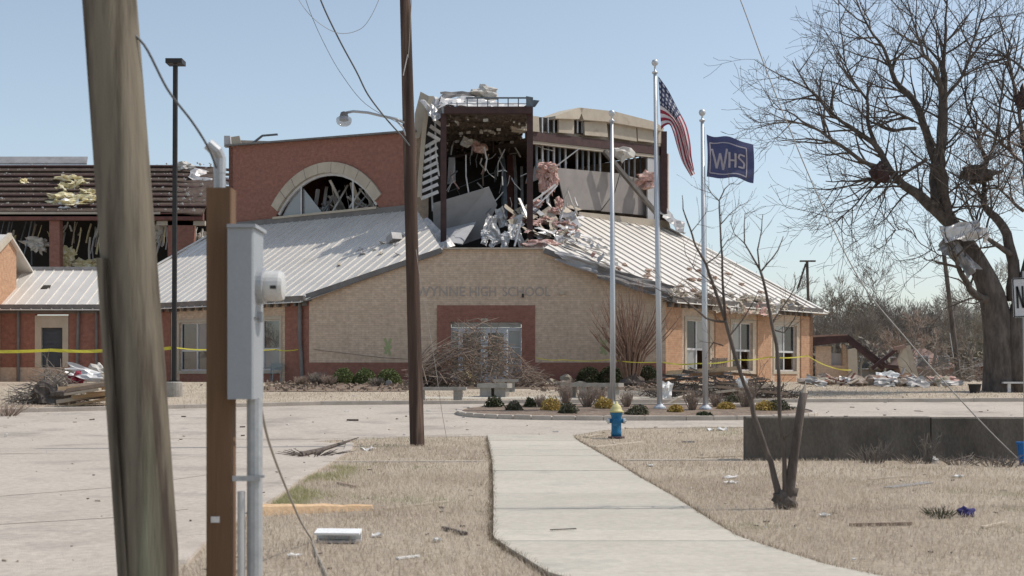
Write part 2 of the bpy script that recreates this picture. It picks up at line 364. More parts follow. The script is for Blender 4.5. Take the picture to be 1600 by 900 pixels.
M['rubble'] = mat('rubble_mix', (.44, .38, .32), (.27, .21, .17), scale=2.5, rough=1, bump=.8, bscale=9, fine=.35, fscale=7, c3=(.33, .16, .11), s3=2.2, lo3=.55, hi3=.65, coord='World', rand=.15)
M['pink_shingle'] = mat('pink_brown_shingle', (.33, .22, .18), (.27, .18, .15), scale=2, rough=.95, fine=.15)
M['grey_shingle'] = mat('grey_shingle', (.26, .25, .245), (.20, .19, .19), scale=2, rough=.95, fine=.15)
M['house_wall'] = mat('pale_house_wall', (.52, .48, .43), (.44, .40, .36), scale=1, rough=.9)
M['tin'] = mat('weathered_tin', (.36, .35, .345), (.27, .26, .255), scale=2.5, rough=.5, metal=.3, fine=.12, rand=.1)
M['chair'] = plain('grey_green_chair', (.26, .29, .28), .5)
M['far_leaf'] = mat('far_spring_leaf', (.12, .15, .045), (.16, .18, .07), scale=.5, rough=.9, coord='World')
M['ivory'] = plain('meter_ivory', (.58, .57, .55), .45)

# ------------------------------------------------------------------ ground, roads, paths
def clip(poly, c, keep_below):
    out = []
    for i in range(len(poly)):
        a, b = poly[i], poly[(i + 1) % len(poly)]
        ia = (a[1] <= c) if keep_below else (a[1] >= c); ib = (b[1] <= c) if keep_below else (b[1] >= c)
        if ia: out.append(a)
        if ia != ib:
            t = (c - a[1]) / (b[1] - a[1]); out.append((a[0] + t * (b[0] - a[0]), c))
    return out
def bands(poly):
    res = []
    for lo, hi in ((-1e5, D_LOW), (D_LOW, D_TOP), (D_TOP, 1e5)):
        q = clip(clip(poly, hi, True), lo, False)
        if len(q) >= 3: res.append(q)
    return res
def sheet(name, quads, m, off, kind='structure', parent=None):
    b = MB()
    for q in quads:
        for s_ in bands(q):
            a = sum(s_[i][0] * s_[(i + 1) % len(s_)][1] - s_[(i + 1) % len(s_)][0] * s_[i][1] for i in range(len(s_)))
            if abs(a) < 1e-6: continue
            if a < 0: s_ = s_[::-1]
            b.add([(x, d, g(d) + off) for x, d in s_], [tuple(range(len(s_)))])
    o = b.build(name, m, parent, loc=(0, 0, 0) if parent is None else None)
    return tag(o, kind=kind)

ground = sheet('ground', [[(-700, -60), (700, -60), (700, 1500), (-700, 1500)]], M['lawn'], 0.0)
ground['label'] = 'dry straw coloured lawn sloping up to the school'

def lerp_tab(t, x):
    if x <= t[0][0]: return t[0][1]
    for (a, b), (c, d) in zip(t, t[1:]):
        if x <= c: return b + (d - b) * (x - a) / (c - a)
    return t[-1][1]
BACK = [(-60, 28.5), (-30, 33.5), (-14.6, 39.3), (-6.4, 42.6), (0, 43.4), (13, 44.2), (40, 45.5), (70, 46)]
FRONT = [(-60, 5), (-14.0, 5), (-4.6, 29.6), (-4.0, 30.2), (-2.5, 30.9), (1.6, 31.4), (2.2, 32.6), (3.2, 33.5), (9, 34.2), (70, 35)]
XS = [-60, -45, -30, -22, -14.6, -14, -10, -6.4, -4.6, -4.0, -2.5, 0, 1.6, 2.2, 3.2, 6, 9, 13, 20, 30, 40, 55, 70]
qs = []
for a, b in zip(XS, XS[1:]):
    qs.append([(a, lerp_tab(FRONT, a) if a > -4.61 else 29.6), (b, lerp_tab(FRONT, b) if b > -4.61 else 29.6), (b, lerp_tab(BACK, b)), (a, lerp_tab(BACK, a))])
road = sheet('road', qs, M['pavement'], 0.006); road['label'] = 'worn pale driveway crossing in front of the school'
EDGE = [(2, -2.55), (10, -2.72), (11.7, -2.92), (15.3, -3.02), (18.7, -3.2), (22, -3.28), (25.9, -3.42), (28.4, -3.7), (29.6, -4.6)]
qs = [[(-70, a[0]), (a[1], a[0]), (b[1], b[0]), (-70, b[0])] for a, b in zip(EDGE, EDGE[1:])]
lot = sheet('parking_pavement', qs, M['pavement'], 0.006); lot['label'] = 'pale worn pavement in the left foreground'
# tyre marks and cracks on the pavement
for k, pts in enumerate(([(-9.5, 13.2), (-7.2, 14.6), (-5.2, 17.2), (-4.4, 20.0)], [(-8.5, 11.2), (-6.2, 12.0), (-4.2, 13.3), (-3.6, 14.2)],
                         [(-14, 24.5), (-10, 24.8), (-7, 24.4)], [(-9, 30.5), (-5, 30.2), (-1, 31.6)])):
    q = []
    for (x0, d0), (x1, d1) in zip(pts, pts[1:]):
        n = Vector((-(d1 - d0), x1 - x0, 0)).normalized() * (.035 if k < 2 else .02)
        q.append([(x0 - n.x, d0 - n.y), (x1 - n.x, d1 - n.y), (x1 + n.x, d1 + n.y), (x0 + n.x, d0 + n.y)])
    tag(sheet('pavement_seam', q, M['curb' if k < 2 else 'joint'], 0.010 + .0005 * k))

# flush concrete edging between pavement and lawn
edg = tag(bpy.data.objects.new('edging', None), kind='structure'); COL.objects.link(edg); ORIG['edging'] = Vector((0, 0, 0))
def edging(pts, w, h, name='edging_stone', m='curb', root=edg, ln=1.5):
    for (x0, d0), (x1, d1) in zip(pts, pts[1:]):
        L_ = math.hypot(x1 - x0, d1 - d0); n = max(1, int(L_ / ln))
        for i in range(n):
            a, b = i / n, (i + 1) / n - .012 / max(L_, .1)
            pa = (x0 + (x1 - x0) * a, d0 + (d1 - d0) * a); pb = (x0 + (x1 - x0) * b, d0 + (d1 - d0) * b)
            t = Vector((pb[0] - pa[0], pb[1] - pa[1])).normalized(); nn = Vector((-t.y, t.x)) * (w / 2)
            hh = h + rng.uniform(-.008, .006)
            top = [Vector((p[0] + s_ * nn.x, p[1] + s_ * nn.y, g(p[1] + s_ * nn.y) + hh)) for p, s_ in ((pa, -1), (pb, -1), (pb, 1), (pa, 1))]
            c = sum(top, Vector()) / 4; ins = [v.lerp(c, .0) for v in top]
            bev = [v + (c - v).normalized() * .03 for v in top]
            low = [v - Vector((0, 0, .03)) for v in top]; bot = [v - Vector((0, 0, hh + .15)) for v in top]
            MB().add(bev + low + bot, [(0, 1, 2, 3)] + [(4 + i_, 4 + (i_ + 1) % 4, (i_ + 1) % 4, i_) for i_ in range(4)] + [(8 + i_, 8 + (i_ + 1) % 4, 4 + (i_ + 1) % 4, 4 + i_) for i_ in range(4)]).build(name, M[m], root)
edging([(x + .1, d) for d, x in EDGE[1:-1]] + [(-3.9, 30.0)], .16, .035)
edging([(-3.3, 22.3), (-.42, 22.35)], .16, .025); edging([(1.95, 22.6), (4.1, 22.8)], .16, .025)
kerb = tag(bpy.data.objects.new('kerb', None), kind='structure'); COL.objects.link(kerb); ORIG['kerb'] = Vector((0, 0, 0))
edging([(x, d + .09) for x, d in BACK if -31 < x < 41], .18, .13, 'kerb_stone', root=kerb, ln=3)
edging([(3.4, 33.45), (9, 34.1)], .14, .02, 'kerb_stone', root=kerb, ln=2)

# sidewalk slabs
SWL = [(4, 3.6), (6.5, 1.9), (8, .95), (9.4, .26), (10.74, -.02), (11.5, -.17), (15.4, -.22), (22, -.34), (31.3, -.60)]
SWR = [(4, 6.2), (6.5, 4.3), (8, 3.2), (9.76, 2.40), (11.5, 2.04), (12.66, 2.0), (15.4, 1.95), (18.35, 1.85), (22, 1.76), (31.3, 1.46)]
steps = [4, 4.9, 5.8, 6.7, 7.6, 8.5, 9.4, 10.3, 11.2, 12.05]
while steps[-1] < 31.0: steps.append(min(31.3, steps[-1] + 1.93))
side = sheet('sidewalk', [[(lerp_tab(SWL, a), a), (lerp_tab(SWR, a), a), (lerp_tab(SWR, b), b), (lerp_tab(SWL, b), b)] for a, b in zip(steps, steps[1:])], M['joint'], .006)
side['label'] = 'concrete footpath curving through the lawn to the drive'
for a, b in zip(steps, steps[1:]):
    b_ = b - .007; dz = rng.uniform(-.003, .003); sub = 4
    left = [(lerp_tab(SWL, a + (b_ - a) * t / sub), a + (b_ - a) * t / sub) for t in range(sub + 1)]
    right = [(lerp_tab(SWR, a + (b_ - a) * t / sub), a + (b_ - a) * t / sub) for t in range(sub + 1)]
    MB().prism([(x, d, g(d) + .034 + dz) for x, d in left + right[::-1]], (0, 0, -.12)).build('slab', M['concrete'], side)

# planted island
IC, IA, IB = (3.75, 38.85), 5.35, 2.75
def isl(t, k=1.0, grow_=0.0):
    c, s_ = math.cos(t), math.sin(t); e = .75
    return (IC[0] + (IA + grow_) * math.copysign(abs(c) ** e, c), IC[1] + (IB + grow_) * math.copysign(abs(s_) ** e, s_))
NI = 48
isl_o = sheet('planted_island', [[isl(2 * math.pi * i / NI, grow_=-.08), isl(2 * math.pi * (i + 1) / NI, grow_=-.08), IC] for i in range(NI)], M['soil'], .09)
isl_o['label'] = 'kerbed oval planting bed round the flagpoles'
edging([isl(2 * math.pi * i / NI) for i in range(NI + 1)], .17, .13, 'kerb_stone', root=isl_o, ln=3)
# mulch beds along the front wall
bed = sheet('planting_bed', [[(-11.3, 50.6), (-4.2, 50.8), (-4.2, 58.7), (-10.0, 58.7)], [(.8, 52.4), (7.6, 52.4), (7.3, 58.7), (.8, 58.7)], [(-4.2, 52.5), (.8, 53), (.8, 58.7), (-4.2, 58.7)]], M['soil'], .02)
bed['label'] = 'brown mulch bed along the foot of the entrance wall'
walk = sheet('front_walk', [[(-3.4, 46), (9, 46), (9, 47.3), (-3.4, 47.3)]], M['concrete'], .012); walk['label'] = 'pale concrete walk across the upper lawn'

# ------------------------------------------------------------------ the school
SCH = thing('school_building', 'storm wrecked brick school with tan entrance gable and torn open upper hall', 'school', (-1, 58.8, Z_TOP))
FD, XL, XR = 58.8, -9.32, 7.06
zE, zER, zF = 5.27, 5.22, 7.39
thL, thR = R(35), R(47)
eL, nL = Vector((-math.cos(thL), math.sin(thL), 0)), Vector((math.sin(thL), math.cos(thL), 0)); tanL = .606
eR, nR = Vector((math.cos(thR), math.sin(thR), 0)), Vector((-math.sin(thR), math.cos(thR), 0)); tanR = .536
oL, oR = Vector((XL, FD, 0)), Vector((XR, FD, 0))
def PL(u, d, dz=0.0): v = oL + eL * u + nL * d; return Vector((v.x, v.y, zE + tanL * d + dz))
def PR(u, d, dz=0.0): v = oR + eR * u + nR * d; return Vector((v.x, v.y, zER + tanR * d + dz))
def wallpt(o, e, u, z, n=None, out=0.0):
    v = o + e * u + (n * -out if n is not None else Vector((0, 0, 0))); return Vector((v.x, v.y, z))
def fx(px): return (px - 800) * FD / F
def fz(py): return EYE + (HOR - py) * FD / F
Z0 = Z_TOP - .3
YB = Vector((0, .35, 0))
dx0, dx1, dz1 = fx(704), fx(815), fz(503)          # door opening
sx0, sx1, sz1 = fx(683), fx(836), fz(477)          # red surround
zb = 2.2                                             # top of the red plinth
# tan gable wall as butted pieces round the surround
mw = MB()
mw.prism([(XL, FD, zb), (sx0, FD, zb), (sx0, FD, fz(390)), (fx(690), FD, zF), (XL, FD, zE)], YB)
front = mw.build('gable_wall', M['tan_brick'], SCH, uv=True)
MB().prism([(sx1, FD, zb), (XR, FD, zb), (XR, FD, zER), (fx(850), FD, zF), (sx1, FD, zF)], YB).build('gable_wall', M['tan_brick'], SCH, uv=True)
MB().prism([(sx0, FD, sz1), (sx1, FD, sz1), (sx1, FD, zF), (sx0, FD, zF)], YB).build('gable_wall', M['tan_brick'], SCH, uv=True)
MB().prism([(XL, FD - .03, Z0), (sx0, FD - .03, Z0), (sx0, FD - .03, zb), (XL, FD - .03, zb)], YB).build('plinth', M['red_brick'], SCH, uv=True)
MB().prism([(sx1, FD - .03, Z0), (XR, FD - .03, Z0), (XR, FD - .03, zb), (sx1, FD - .03, zb)], YB).build('plinth', M['red_brick'], SCH, uv=True)
MB().prism([(sx0, FD - .04, Z0), (dx0, FD - .04, Z0), (dx0, FD - .04, dz1), (dx1, FD - .04, dz1), (dx1, FD - .04, Z0), (sx1, FD - .04, Z0), (sx1, FD - .04, sz1 - .002), (sx0, FD - .04, sz1 - .002)], YB * 1.5).build('door_surround', M['red_brick'], SCH, uv=True)
# storefront
yd = FD + .32
door_z = fz(513)
dr = MB().box(((dx0 + dx1) / 2, yd, dz1 - .05), (dx1 - dx0, .12, .10)).box(((dx0 + dx1) / 2, yd, door_z), (dx1 - dx0, .12, .09)).build('transom_frame', M['alu'], SCH)
MB().box(((dx0 + dx1) / 2, yd, (dz1 + door_z) / 2), (dx1 - dx0 - .05, .02, dz1 - door_z - .12)).build('transom_pane', M['glass_pale'], SCH)
def leaf(px0, px1, name, pal=False, stile=.15, rails=()):
    a, b = fx(px0), fx(px1); z0, z1 = Z_TOP + .02, door_z - .05
    m_ = MB()
    m_.prism([(a, yd - .05, z0), (b, yd - .05, z0), (b, yd - .05, z1), (a, yd - .05, z1)], (0, 0, 0)) if False else None
    for x in (a + stile / 2, b - stile / 2): m_.box((x, yd, (z0 + z1) / 2), (stile, .08, z1 - z0))
    for z, h in [(z0 + .14, .28), (z1 - stile / 2, stile)] + [(r, .06) for r in rails]: m_.box(((a + b) / 2, yd, z), (b - a - 2 * stile, .078, h))
    d_ = m_.build(name, M['alu'], SCH)
    MB().box(((a + b) / 2, yd + .01, (z0 + z1) / 2), (b - a - 2 * stile + .02, .012, z1 - z0 - .1)).build('pane', M['glass_pale'] if pal else M['glass'], d_)
    if name == 'door': MB().bar((b - stile / 2 - .02, yd - .08, 2.2), (b - stile / 2 - .02, yd - .08, 2.7), .03).build('handle', M['galv'], d_)
leaf(704, 717.5, 'sidelight', stile=.06); leaf(718, 756, 'door'); leaf(757, 792, 'door'); leaf(793, 814.5, 'sidelight', True, .06, (1.75, 2.15, 2.9))
MB().box((fx(757), FD - .06, dz1 + .09), (.32, .12, .13)).build('door_lamp', M['cream'], SCH)
MB().box((fx(878), FD - .06, fz(458)), (.16, .12, .15)).build('wall_lamp', M['cream'], SCH)
MB().box((fx(817), FD - .06, fz(462)), (.10, .12, .16)).build('wall_lamp', M['black_metal'], SCH)
# lettering
def text_mesh(body, width, height, bold=0.0):
    cu = bpy.data.curves.new('lettering', 'FONT'); cu.body = body; cu.extrude = .008; cu.offset = bold; cu.align_x = 'LEFT'
    t = bpy.data.objects.new('lettering_src', cu); COL.objects.link(t); dg = bpy.context.evaluated_depsgraph_get()
    me = bpy.data.meshes.new_from_object(t.evaluated_get(dg)); bpy.data.objects.remove(t)
    co = np.empty(len(me.vertices) * 3); me.vertices.foreach_get('co', co); co = co.reshape(-1, 3)
    co[:, 0] -= co[:, 0].min(); co[:, 1] -= co[:, 1].min()
    co[:, 0] *= width / co[:, 0].max(); co[:, 1] *= height / co[:, 1].max()
    me.vertices.foreach_set('co', co.ravel()); me.update(); me.name = 'lettering'; return me
for wd, px0, px1 in (('WYNNE', 650, 727), ('HIGH', 734, 775), ('SCHOOL', 785, 860)):
    me = text_mesh(wd, fx(px1) - fx(px0), .44, .012); me.materials.append(M['letters'])
    o = bpy.data.objects.new('lettering', me); COL.objects.link(o); o.parent = SCH
    o.location = Vector((fx(px0), FD - .008, fz(463))) - ORIG[SCH.name]; o.rotation_euler = (R(90), 0, 0)
    o['label'] = 'faint grey ghost of the word ' + wd + ' over the entrance'
# spray paint marks on brick: an X of two strokes and a blob
for px, py, k in ((606, 541, 0), (943, 541, 1)):
    b_ = MB()
    for q_, (a0, a1) in enumerate((((-5, -13), (4, 14)), ((5, -12), (-4, 12)), ((-6, 3), (6, 1)))):
        b_.bar((fx(px + a0[0]), FD - .004 - .006 * q_, fz(py + a0[1])), (fx(px + a1[0]), FD - .004 - .006 * q_, fz(py + a1[1])), .12, .004, up=(0, -1, 0))
    b_.build('spray_mark', M['green_paint'], SCH)
# rake fascia boards on the gable
def fascia(p, q, name='fascia', h=.24, t=.16, m='fascia'):
    MB().bar(p, q, t, h).build(name, M[m], SCH)
fascia((XL - .1, FD - .12, zE - .05), (fx(690), FD - .12, zF - .05)); fascia((fx(850), FD - .12, zF - .05), (XR + .15, FD - .12, zER - .05))
MB().box(((fx(690) + fx(850)) / 2, FD + .15, zF + .04), (fx(850) - fx(690) - .1, .6, .08)).build('wall_coping', M['tan_board'], SCH)

# angled side walls with bays
def angled_wall(o, e, n, uend, bays, zEv, lit):
    wm = 'sunlit_red_brick' if lit else 'red_brick'
    edges = [0.0]
    for a, b, *_ in bays: edges += [a, b]
    edges.append(uend)
    th = n * .35
    for i in range(0, len(edges), 2):                  # piers
        a, b = edges[i], edges[i + 1]
        MB().prism([wallpt(o, e, a, Z0), wallpt(o, e, b, Z0), wallpt(o, e, b, zEv - .25), wallpt(o, e, a, zEv - .25)], th).build('pier', M[wm], SCH, uv=True)
    for a, b, w0, w1, zs, zh in bays:
        q = lambda u, z: wallpt(o, e, u, z, n, -.06)
        th2 = n * .29
        for uu in ((a, w0), (w1, b)):
            MB().prism([q(uu[0], Z0), q(uu[1], Z0), q(uu[1], zEv - .25), q(uu[0], zEv - .25)], th2).build('bay_wall', M['tan_brick'], SCH, uv=True)
        MB().prism([q(w0, zh), q(w1, zh), q(w1, zEv - .25), q(w0, zEv - .25)], th2).build('bay_head', M['tan_brick'], SCH, uv=True)
        MB().prism([q(w0, Z0), q(w1, Z0), q(w1, zs), q(w0, zs)], th2).build('bay_apron', M[wm], SCH, uv=True)
        r = lambda u, z, out=0.02: wallpt(o, e, u, z, n, -out)
        fr = MB()
        for u0, u1, za, zb_ in ((w0 - .16, w0 - .001, zs - .15, zh + .15), (w1 + .001, w1 + .16, zs - .15, zh + .15), (w0, w1, zh + .001, zh + .15), (w0, w1, zs - .15, zs - .001)):
            fr.prism([r(u0, za), r(u1, za), r(u1, zb_), r(u0, zb_)], n * .12)
        wn_ = fr.build('window', M['cream'], SCH)
        s_ = MB(); um = (w0 + w1) / 2; zm = zs + (zh - zs) * .42
        f_ = lambda u, z: wallpt(o, e, u, z, n, -.16)
        for u0, u1, za, zb_ in ((w0, w0 + .07, zs, zh), (w1 - .07, w1, zs, zh), (um - .05, um + .05, zs + .07, zh - .07), (w0 + .07, w1 - .07, zh - .07, zh), (w0 + .07, w1 - .07, zs, zs + .07), (w0 + .07, um - .05, zm - .05, zm + .05), (um + .05, w1 - .07, zm - .05, zm + .05)):
            s_.prism([f_(u0, za), f_(u1, za), f_(u1, zb_), f_(u0, zb_)], n * .08)
        s_.build('frame', M['window_frame'], wn_)
        k = 0
        for u0, u1 in ((w0 + .07, um - .05), (um + .05, w1 - .07)):
            for za, zb_ in ((zs + .07, zm - .05), (zm + .05, zh - .07)):
                k += 1
                if lit and k == 3: continue            # a pane blown out
                p_ = lambda u, z: wallpt(o, e, u, z, n, -.20)
                MB().prism([p_(u0, za), p_(u1, za), p_(u1, zb_), p_(u0, zb_)], n * .008).build('pane', M['glass_pale'] if (k + int(w0 * 3)) % 3 == 0 else M['glass'], wn_)
def uR(px, d=0): k = (px - 800) / F; return (58.8 * k - XR) / (eR.x - eR.y * k)
def uL(px): k = (px - 800) / F; return (58.8 * k - XL) / (eL.x - eL.y * k)
bR = []
for a, b in ((1066, 1118), (1138, 1184), (1205, 1252)):
    a_, b_ = uR(a), uR(b); bR.append((a_, b_, a_ + .42, b_ - .42, 1.85, 4.25))
UR_END = uR(1270)
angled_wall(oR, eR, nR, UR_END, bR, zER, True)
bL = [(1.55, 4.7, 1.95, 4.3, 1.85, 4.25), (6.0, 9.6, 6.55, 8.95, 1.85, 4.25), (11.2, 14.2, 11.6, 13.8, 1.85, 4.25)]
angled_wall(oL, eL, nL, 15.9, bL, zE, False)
# return wall at the right end, going back
q0 = wallpt(oR, eR, UR_END, Z0); MB().prism([q0, q0 + nR * 12, q0 + nR * 12 + Vector((0, 0, zER - Z0 - .25)), q0 + Vector((0, 0, zER - Z0 - .25))], eR * -.35).build('end_wall', M['sunlit_red_brick'], SCH, uv=True)
# eaves: gutter box and dentil soffit blocks
def eaves(o, e, n, u0, u1, zEv, nm):
    MB().prism([wallpt(o, e, u0, zEv - .25, n, .45), wallpt(o, e, u1, zEv - .25, n, .45), wallpt(o, e, u1, zEv - .02, n, .5), wallpt(o, e, u0, zEv - .02, n, .5)], n * .12).build('gutter', M['fascia'], SCH)
    MB().prism([wallpt(o, e, u0, zEv - .25, n, .33), wallpt(o, e, u1, zEv - .25, n, .33), wallpt(o, e, u1, zEv - .25, n, -.3), wallpt(o, e, u0, zEv - .25, n, -.3)], (0, 0, .05)).build('soffit', M['fascia'], SCH)
    k = u0 + .3
    while k < u1 - .3:
        c = wallpt(o, e, k, zEv - .36, n, .1); MB().bar(c - n * .1, c + n * .1, .16, .2).build('soffit_bracket', M['fascia'], SCH); k += .55
eaves(oL, eL, nL, -.1, 16.2, zE, 'L'); eaves(oR, eR, nR, -.1, UR_END + .3, zER, 'R')
pd = wallpt(oL, eL, .45, 0, nL, .14); MB().tube([(pd.x + .12, pd.y, Z_TOP), (pd.x, pd.y, 3.4), (pd.x, pd.y, zE - .2)], .09, 8).build('downspout', M['fascia'], SCH)

# standing seam roof panels
def roof_panels(P, u0, u1, dlo, dhi, root, step=.55, rib=.045, skip=None):
    u = u0; i = 0
    while u < u1 - 1e-3:
        v = min(u + step, u1); i += 1
        a0, a1, b0, b1 = dlo(u), dhi(u), dlo(v), dhi(v)
        if skip and skip(u, i): u = v; continue
        if a1 - a0 > .05 or b1 - b0 > .05:
            a1 = max(a1, a0 + .02); b1 = max(b1, b0 + .02)
            w = .045
            prof = [(u, 0), (u, rib), (u + w, rib), (u + w, 0), (v, 0)]
            lo_ = []; hi_ = []
            for uu, h in prof:
                t = (uu - u) / (v - u); l = a0 + (b0 - a0) * t; hh = a1 + (b1 - a1) * t
                lo_.append(P(uu, l, h)); hi_.append(P(uu, hh, h))
            n = len(prof)
            vs = lo_ + hi_ + [p - Vector((0, 0, .03)) for p in (lo_[0], lo_[-1], hi_[0], hi_[-1])]
            fs = [(k, k + 1, n + k + 1, n + k) for k in range(n - 1)] + [(0, 2 * n, 2 * n + 1, 4, 3, 2, 1)]
            MB().add(vs, fs).build('roof_panel', M['roof'], root)
        u = v
Ltop = 8.1
uB_L, uA_L = .31, 14.6
def Ldlo(u): return -.5 if u >= 0 else -u * (3.5 / 4.99) + .05
def Ldhi(u):
    if u < uB_L: return max(Ldlo(u), 3.5 + (Ltop - 3.5) * (u + 4.99) / (uB_L + 4.99))
    if u <= 14.6: return Ltop
    return max(-.4, Ltop * (16.6 - u) / 2.0)
rf = MB().add([PL(0, -.45, -.06), PL(16.5, -.45, -.06), PL(14.6, Ltop, -.06), PL(.31, Ltop, -.06), PL(-4.99, 3.55, -.06)], [(4, 3, 2, 1, 0)]).build('roof', M['fascia'], SCH)
roof_panels(PL, -4.9, 16.6, Ldlo, Ldhi, rf)
RTOP = 9.35
def Rdlo(u): return -.5 if u >= 0 else -u * (4.09 / 3.8) + .05
def Rdhi(u):
    if u < 4.9: return max(Rdlo(u), 4.09 + (RTOP - 4.09) * (u + 3.8) / 8.7)
    if u <= 13.0: return RTOP
    return max(-.4, RTOP * (14.0 - u) / 1.0)
rf2 = MB().add([PR(0, -.45, -.06), PR(14.0, -.45, -.06), PR(13.0, RTOP, -.06), PR(4.9, RTOP, -.06), PR(-3.8, 4.1, -.06)], [(0, 1, 2, 3, 4)]).build('roof', M['fascia'], SCH)
roof_panels(PR, -3.8, 14.0, Rdlo, Rdhi, rf2, step=.8, rib=.075)
# hip caps
MB().bar(PR(14.0, -.5, .06), PR(13.0, RTOP, .06), .3, .05).build('hip_cap', M['roof'], rf2)
MB().bar(PL(16.6, -.5, .06), PL(14.6, Ltop, .06), .3, .05).build('hip_cap', M['roof'], rf)
MB().prism([PR(13.95, -.5), PR(13.0, RTOP), PR(13.0, RTOP) + nR * 7 + eR * -1, PR(13.95, -.5) + nR * 13], (0, 0, -.06)).build('back_roof', M['roof'], rf2)
MB().prism([PL(16.55, -.5), PL(14.6, Ltop), PL(14.6, Ltop) + nL * 7, PL(16.55, -.5) + nL * 13], (0, 0, -.06)).build('back_roof', M['roof'], rf)

# upper hall: red brick wall with the arched window
BL = PL(uB_L, Ltop); AL_u = 13.85
def UW(u, z, out=0.0):                       # u from the right corner leftwards
    v = BL + eL * u - nL * out; return Vector((v.x, v.y, z))
uc, hw, za0, rise = 6.3, 3.8, 10.45, 2.15
rad = (hw * hw + rise * rise) / (2 * rise); zc = za0 + rise - rad
def wtop(u): return 14.1 + .7 * u / 13.85
cols = sorted(set([0, 1.2, AL_u, 12, 11] + [uc + hw * math.sin(R(t)) / math.sin(R(90)) for t in range(-90, 91, 10)]))
def wbot(u): return max(za0, zc + math.sqrt(max(rad * rad - (u - uc) ** 2, 0))) if abs(u - uc) < hw - 1e-4 else 9.2
b_ = MB(); vs = []; fs = []
prev = None
def addcol(u, z0, z1):
    i = len(vs)
    vs.extend([UW(u, z0), UW(u, z1), UW(u, z0, -.4), UW(u, z1, -.4)]); return i
segs = []
for u in cols:
    if abs(abs(u - uc) - hw) < 1e-3:
        if u < uc: segs.append((u, 9.2)); segs.append((u, za0))
        else: segs.append((u, za0)); segs.append((u, 9.2))
    else: segs.append((u, wbot(u)))
ids = [addcol(u, z0, wtop(u)) for u, z0 in segs]
for i, j in zip(ids, ids[1:]):
    fs += [(j, i, i + 1, j + 1), (i + 2, j + 2, j + 3, i + 3), (i + 1, i + 3, j + 3, j + 1), (i, j, j + 2, i + 2)]
fs += [(ids[0], ids[0] + 2, ids[0] + 3, ids[0] + 1), (ids[-1] + 1, ids[-1] + 3, ids[-1] + 2, ids[-1])]
fs = [f for f in fs if len(set(f)) == 4]
b_.add(vs, fs); b_.build('upper_wall', M['red_brick'], SCH, uv=True)
MB().prism([UW(0, 9.0, 0.0), UW(0, 14.1, 0.0), UW(0, 14.1) + nL * 1.0, UW(0, 9.0) + nL * 1.0], eL * -.02).build('wall_edge', M['tan_brick'], SCH, uv=True)
MB().bar(UW(-.05, 14.14), UW(13.9, 14.84), .5, .09).build('coping', M['fascia'], SCH)
MB().prism([UW(13.85, 9.0), UW(13.85, 14.8), UW(13.85, 14.8) + nL * 8, UW(13.85, 9.0) + nL * 8], eL * -.35).build('side_wall', M['red_brick'], SCH, uv=True)
# arch trim (voussoir pieces) and glazing
aw = MB(); arc = []
AN = 9
trim = MB().bar(UW(uc - hw, za0 - .05, .08), UW(uc + hw, za0 - .05, .08), .3, .12).build('arched_window', M['cream'], SCH)
for i in range(AN):
    t0, t1 = R(-54 + 108 * i / AN), R(-54 + 108 * (i + 1) / AN - .35)
    mid = (t0 + t1) / 2
    pts = [(rad - .02, t0), (rad - .02, mid), (rad - .02, t1), (rad + .55, t1), (rad + .55, mid), (rad + .55, t0)]
    MB().prism([UW(uc + r_ * math.sin(t), zc + r_ * math.cos(t), .12) for r_, t in pts], nL * .2).build('arch_stone', M['cream'], trim)
for du, h in ((-1.9, 1.55), (1.9, 1.55)):
    MB().bar(UW(uc + du, za0, -.1), UW(uc + du, za0 + h, -.1), .09).build('mullion', M['window_frame'], trim)
gb = MB()
for i in range(14):
    t0, t1 = R(-56 + 8 * i), R(-48 + 8 * i)
    gb.prism([UW(uc + r_ * math.sin(t), zc + r_ * math.cos(t), -.06) for r_, t in ((rad - .16, t0), (rad - .16, t1), (rad - .001, t1), (rad - .001, t0))], nL * .12)
gb.build('frame', M['window_frame'], trim)
MB().prism([UW(uc + 3.5, za0 + .02, -.2), UW(uc + 1.95, za0 + .02, -.2), UW(uc + 1.95, za0 + 1.6, -.2), UW(uc + 2.8, za0 + .95, -.2)], nL * .02).build('pane', M['glass_pale'], trim)
MB().prism([UW(uc + 1.85, za0 + .02, -.2), UW(uc + .4, za0 + .02, -.2), UW(uc + 1.85, za0 + 1.5, -.2)], nL * .02).build('pane', M['glass_pale'], trim)
# base flashing where the red wall meets the roof
MB().bar(UW(.0, 10.22, .10), UW(13.8, 10.22, .10), .16, .32).build('flashing', M['fascia'], SCH)
# upper right face of the hall
CR, DR = PR(4.9, RTOP), PR(13.0, RTOP)
def UX(px, dback=0.0):                       # point on the right face line seen at column px
    k = (px - 800) / F; base = CR + nR * dback
    t = (k * base.y - base.x) / (eR.x - k * eR.y); v = base + eR * t; return Vector((v.x, v.y, 0)), v.y
def UR(px, py, back=0.0):
    v, D = UX(px, back); return Vector((v.x, v.y, EYE + (HOR - py) * D / F))
def rpanel(name, pts, m, th=.12, back=0.0, parent=SCH, uv=False):
    return MB().prism([UR(x, y, back) for x, y in pts], nR * th).build(name, M[m], parent, uv=uv)
rpanel('base_flashing', [(905, 331), (1045, 345), (1048, 357), (905, 342)], 'tan_board', .3, -.1)
rpanel('roof_upstand', [(905, 343), (1050, 358), (1050, 366), (905, 349)], 'cream', .2, -.2)
rpanel('edge_beam', [(828, 205), (1042, 230), (1042, 243), (828, 219)], 'dark_steel', .35, .1)
rpanel('lintel_strip', [(830, 219.5), (1038, 243.5), (1038, 248), (830, 224)], 'tan_board', .25, .15)
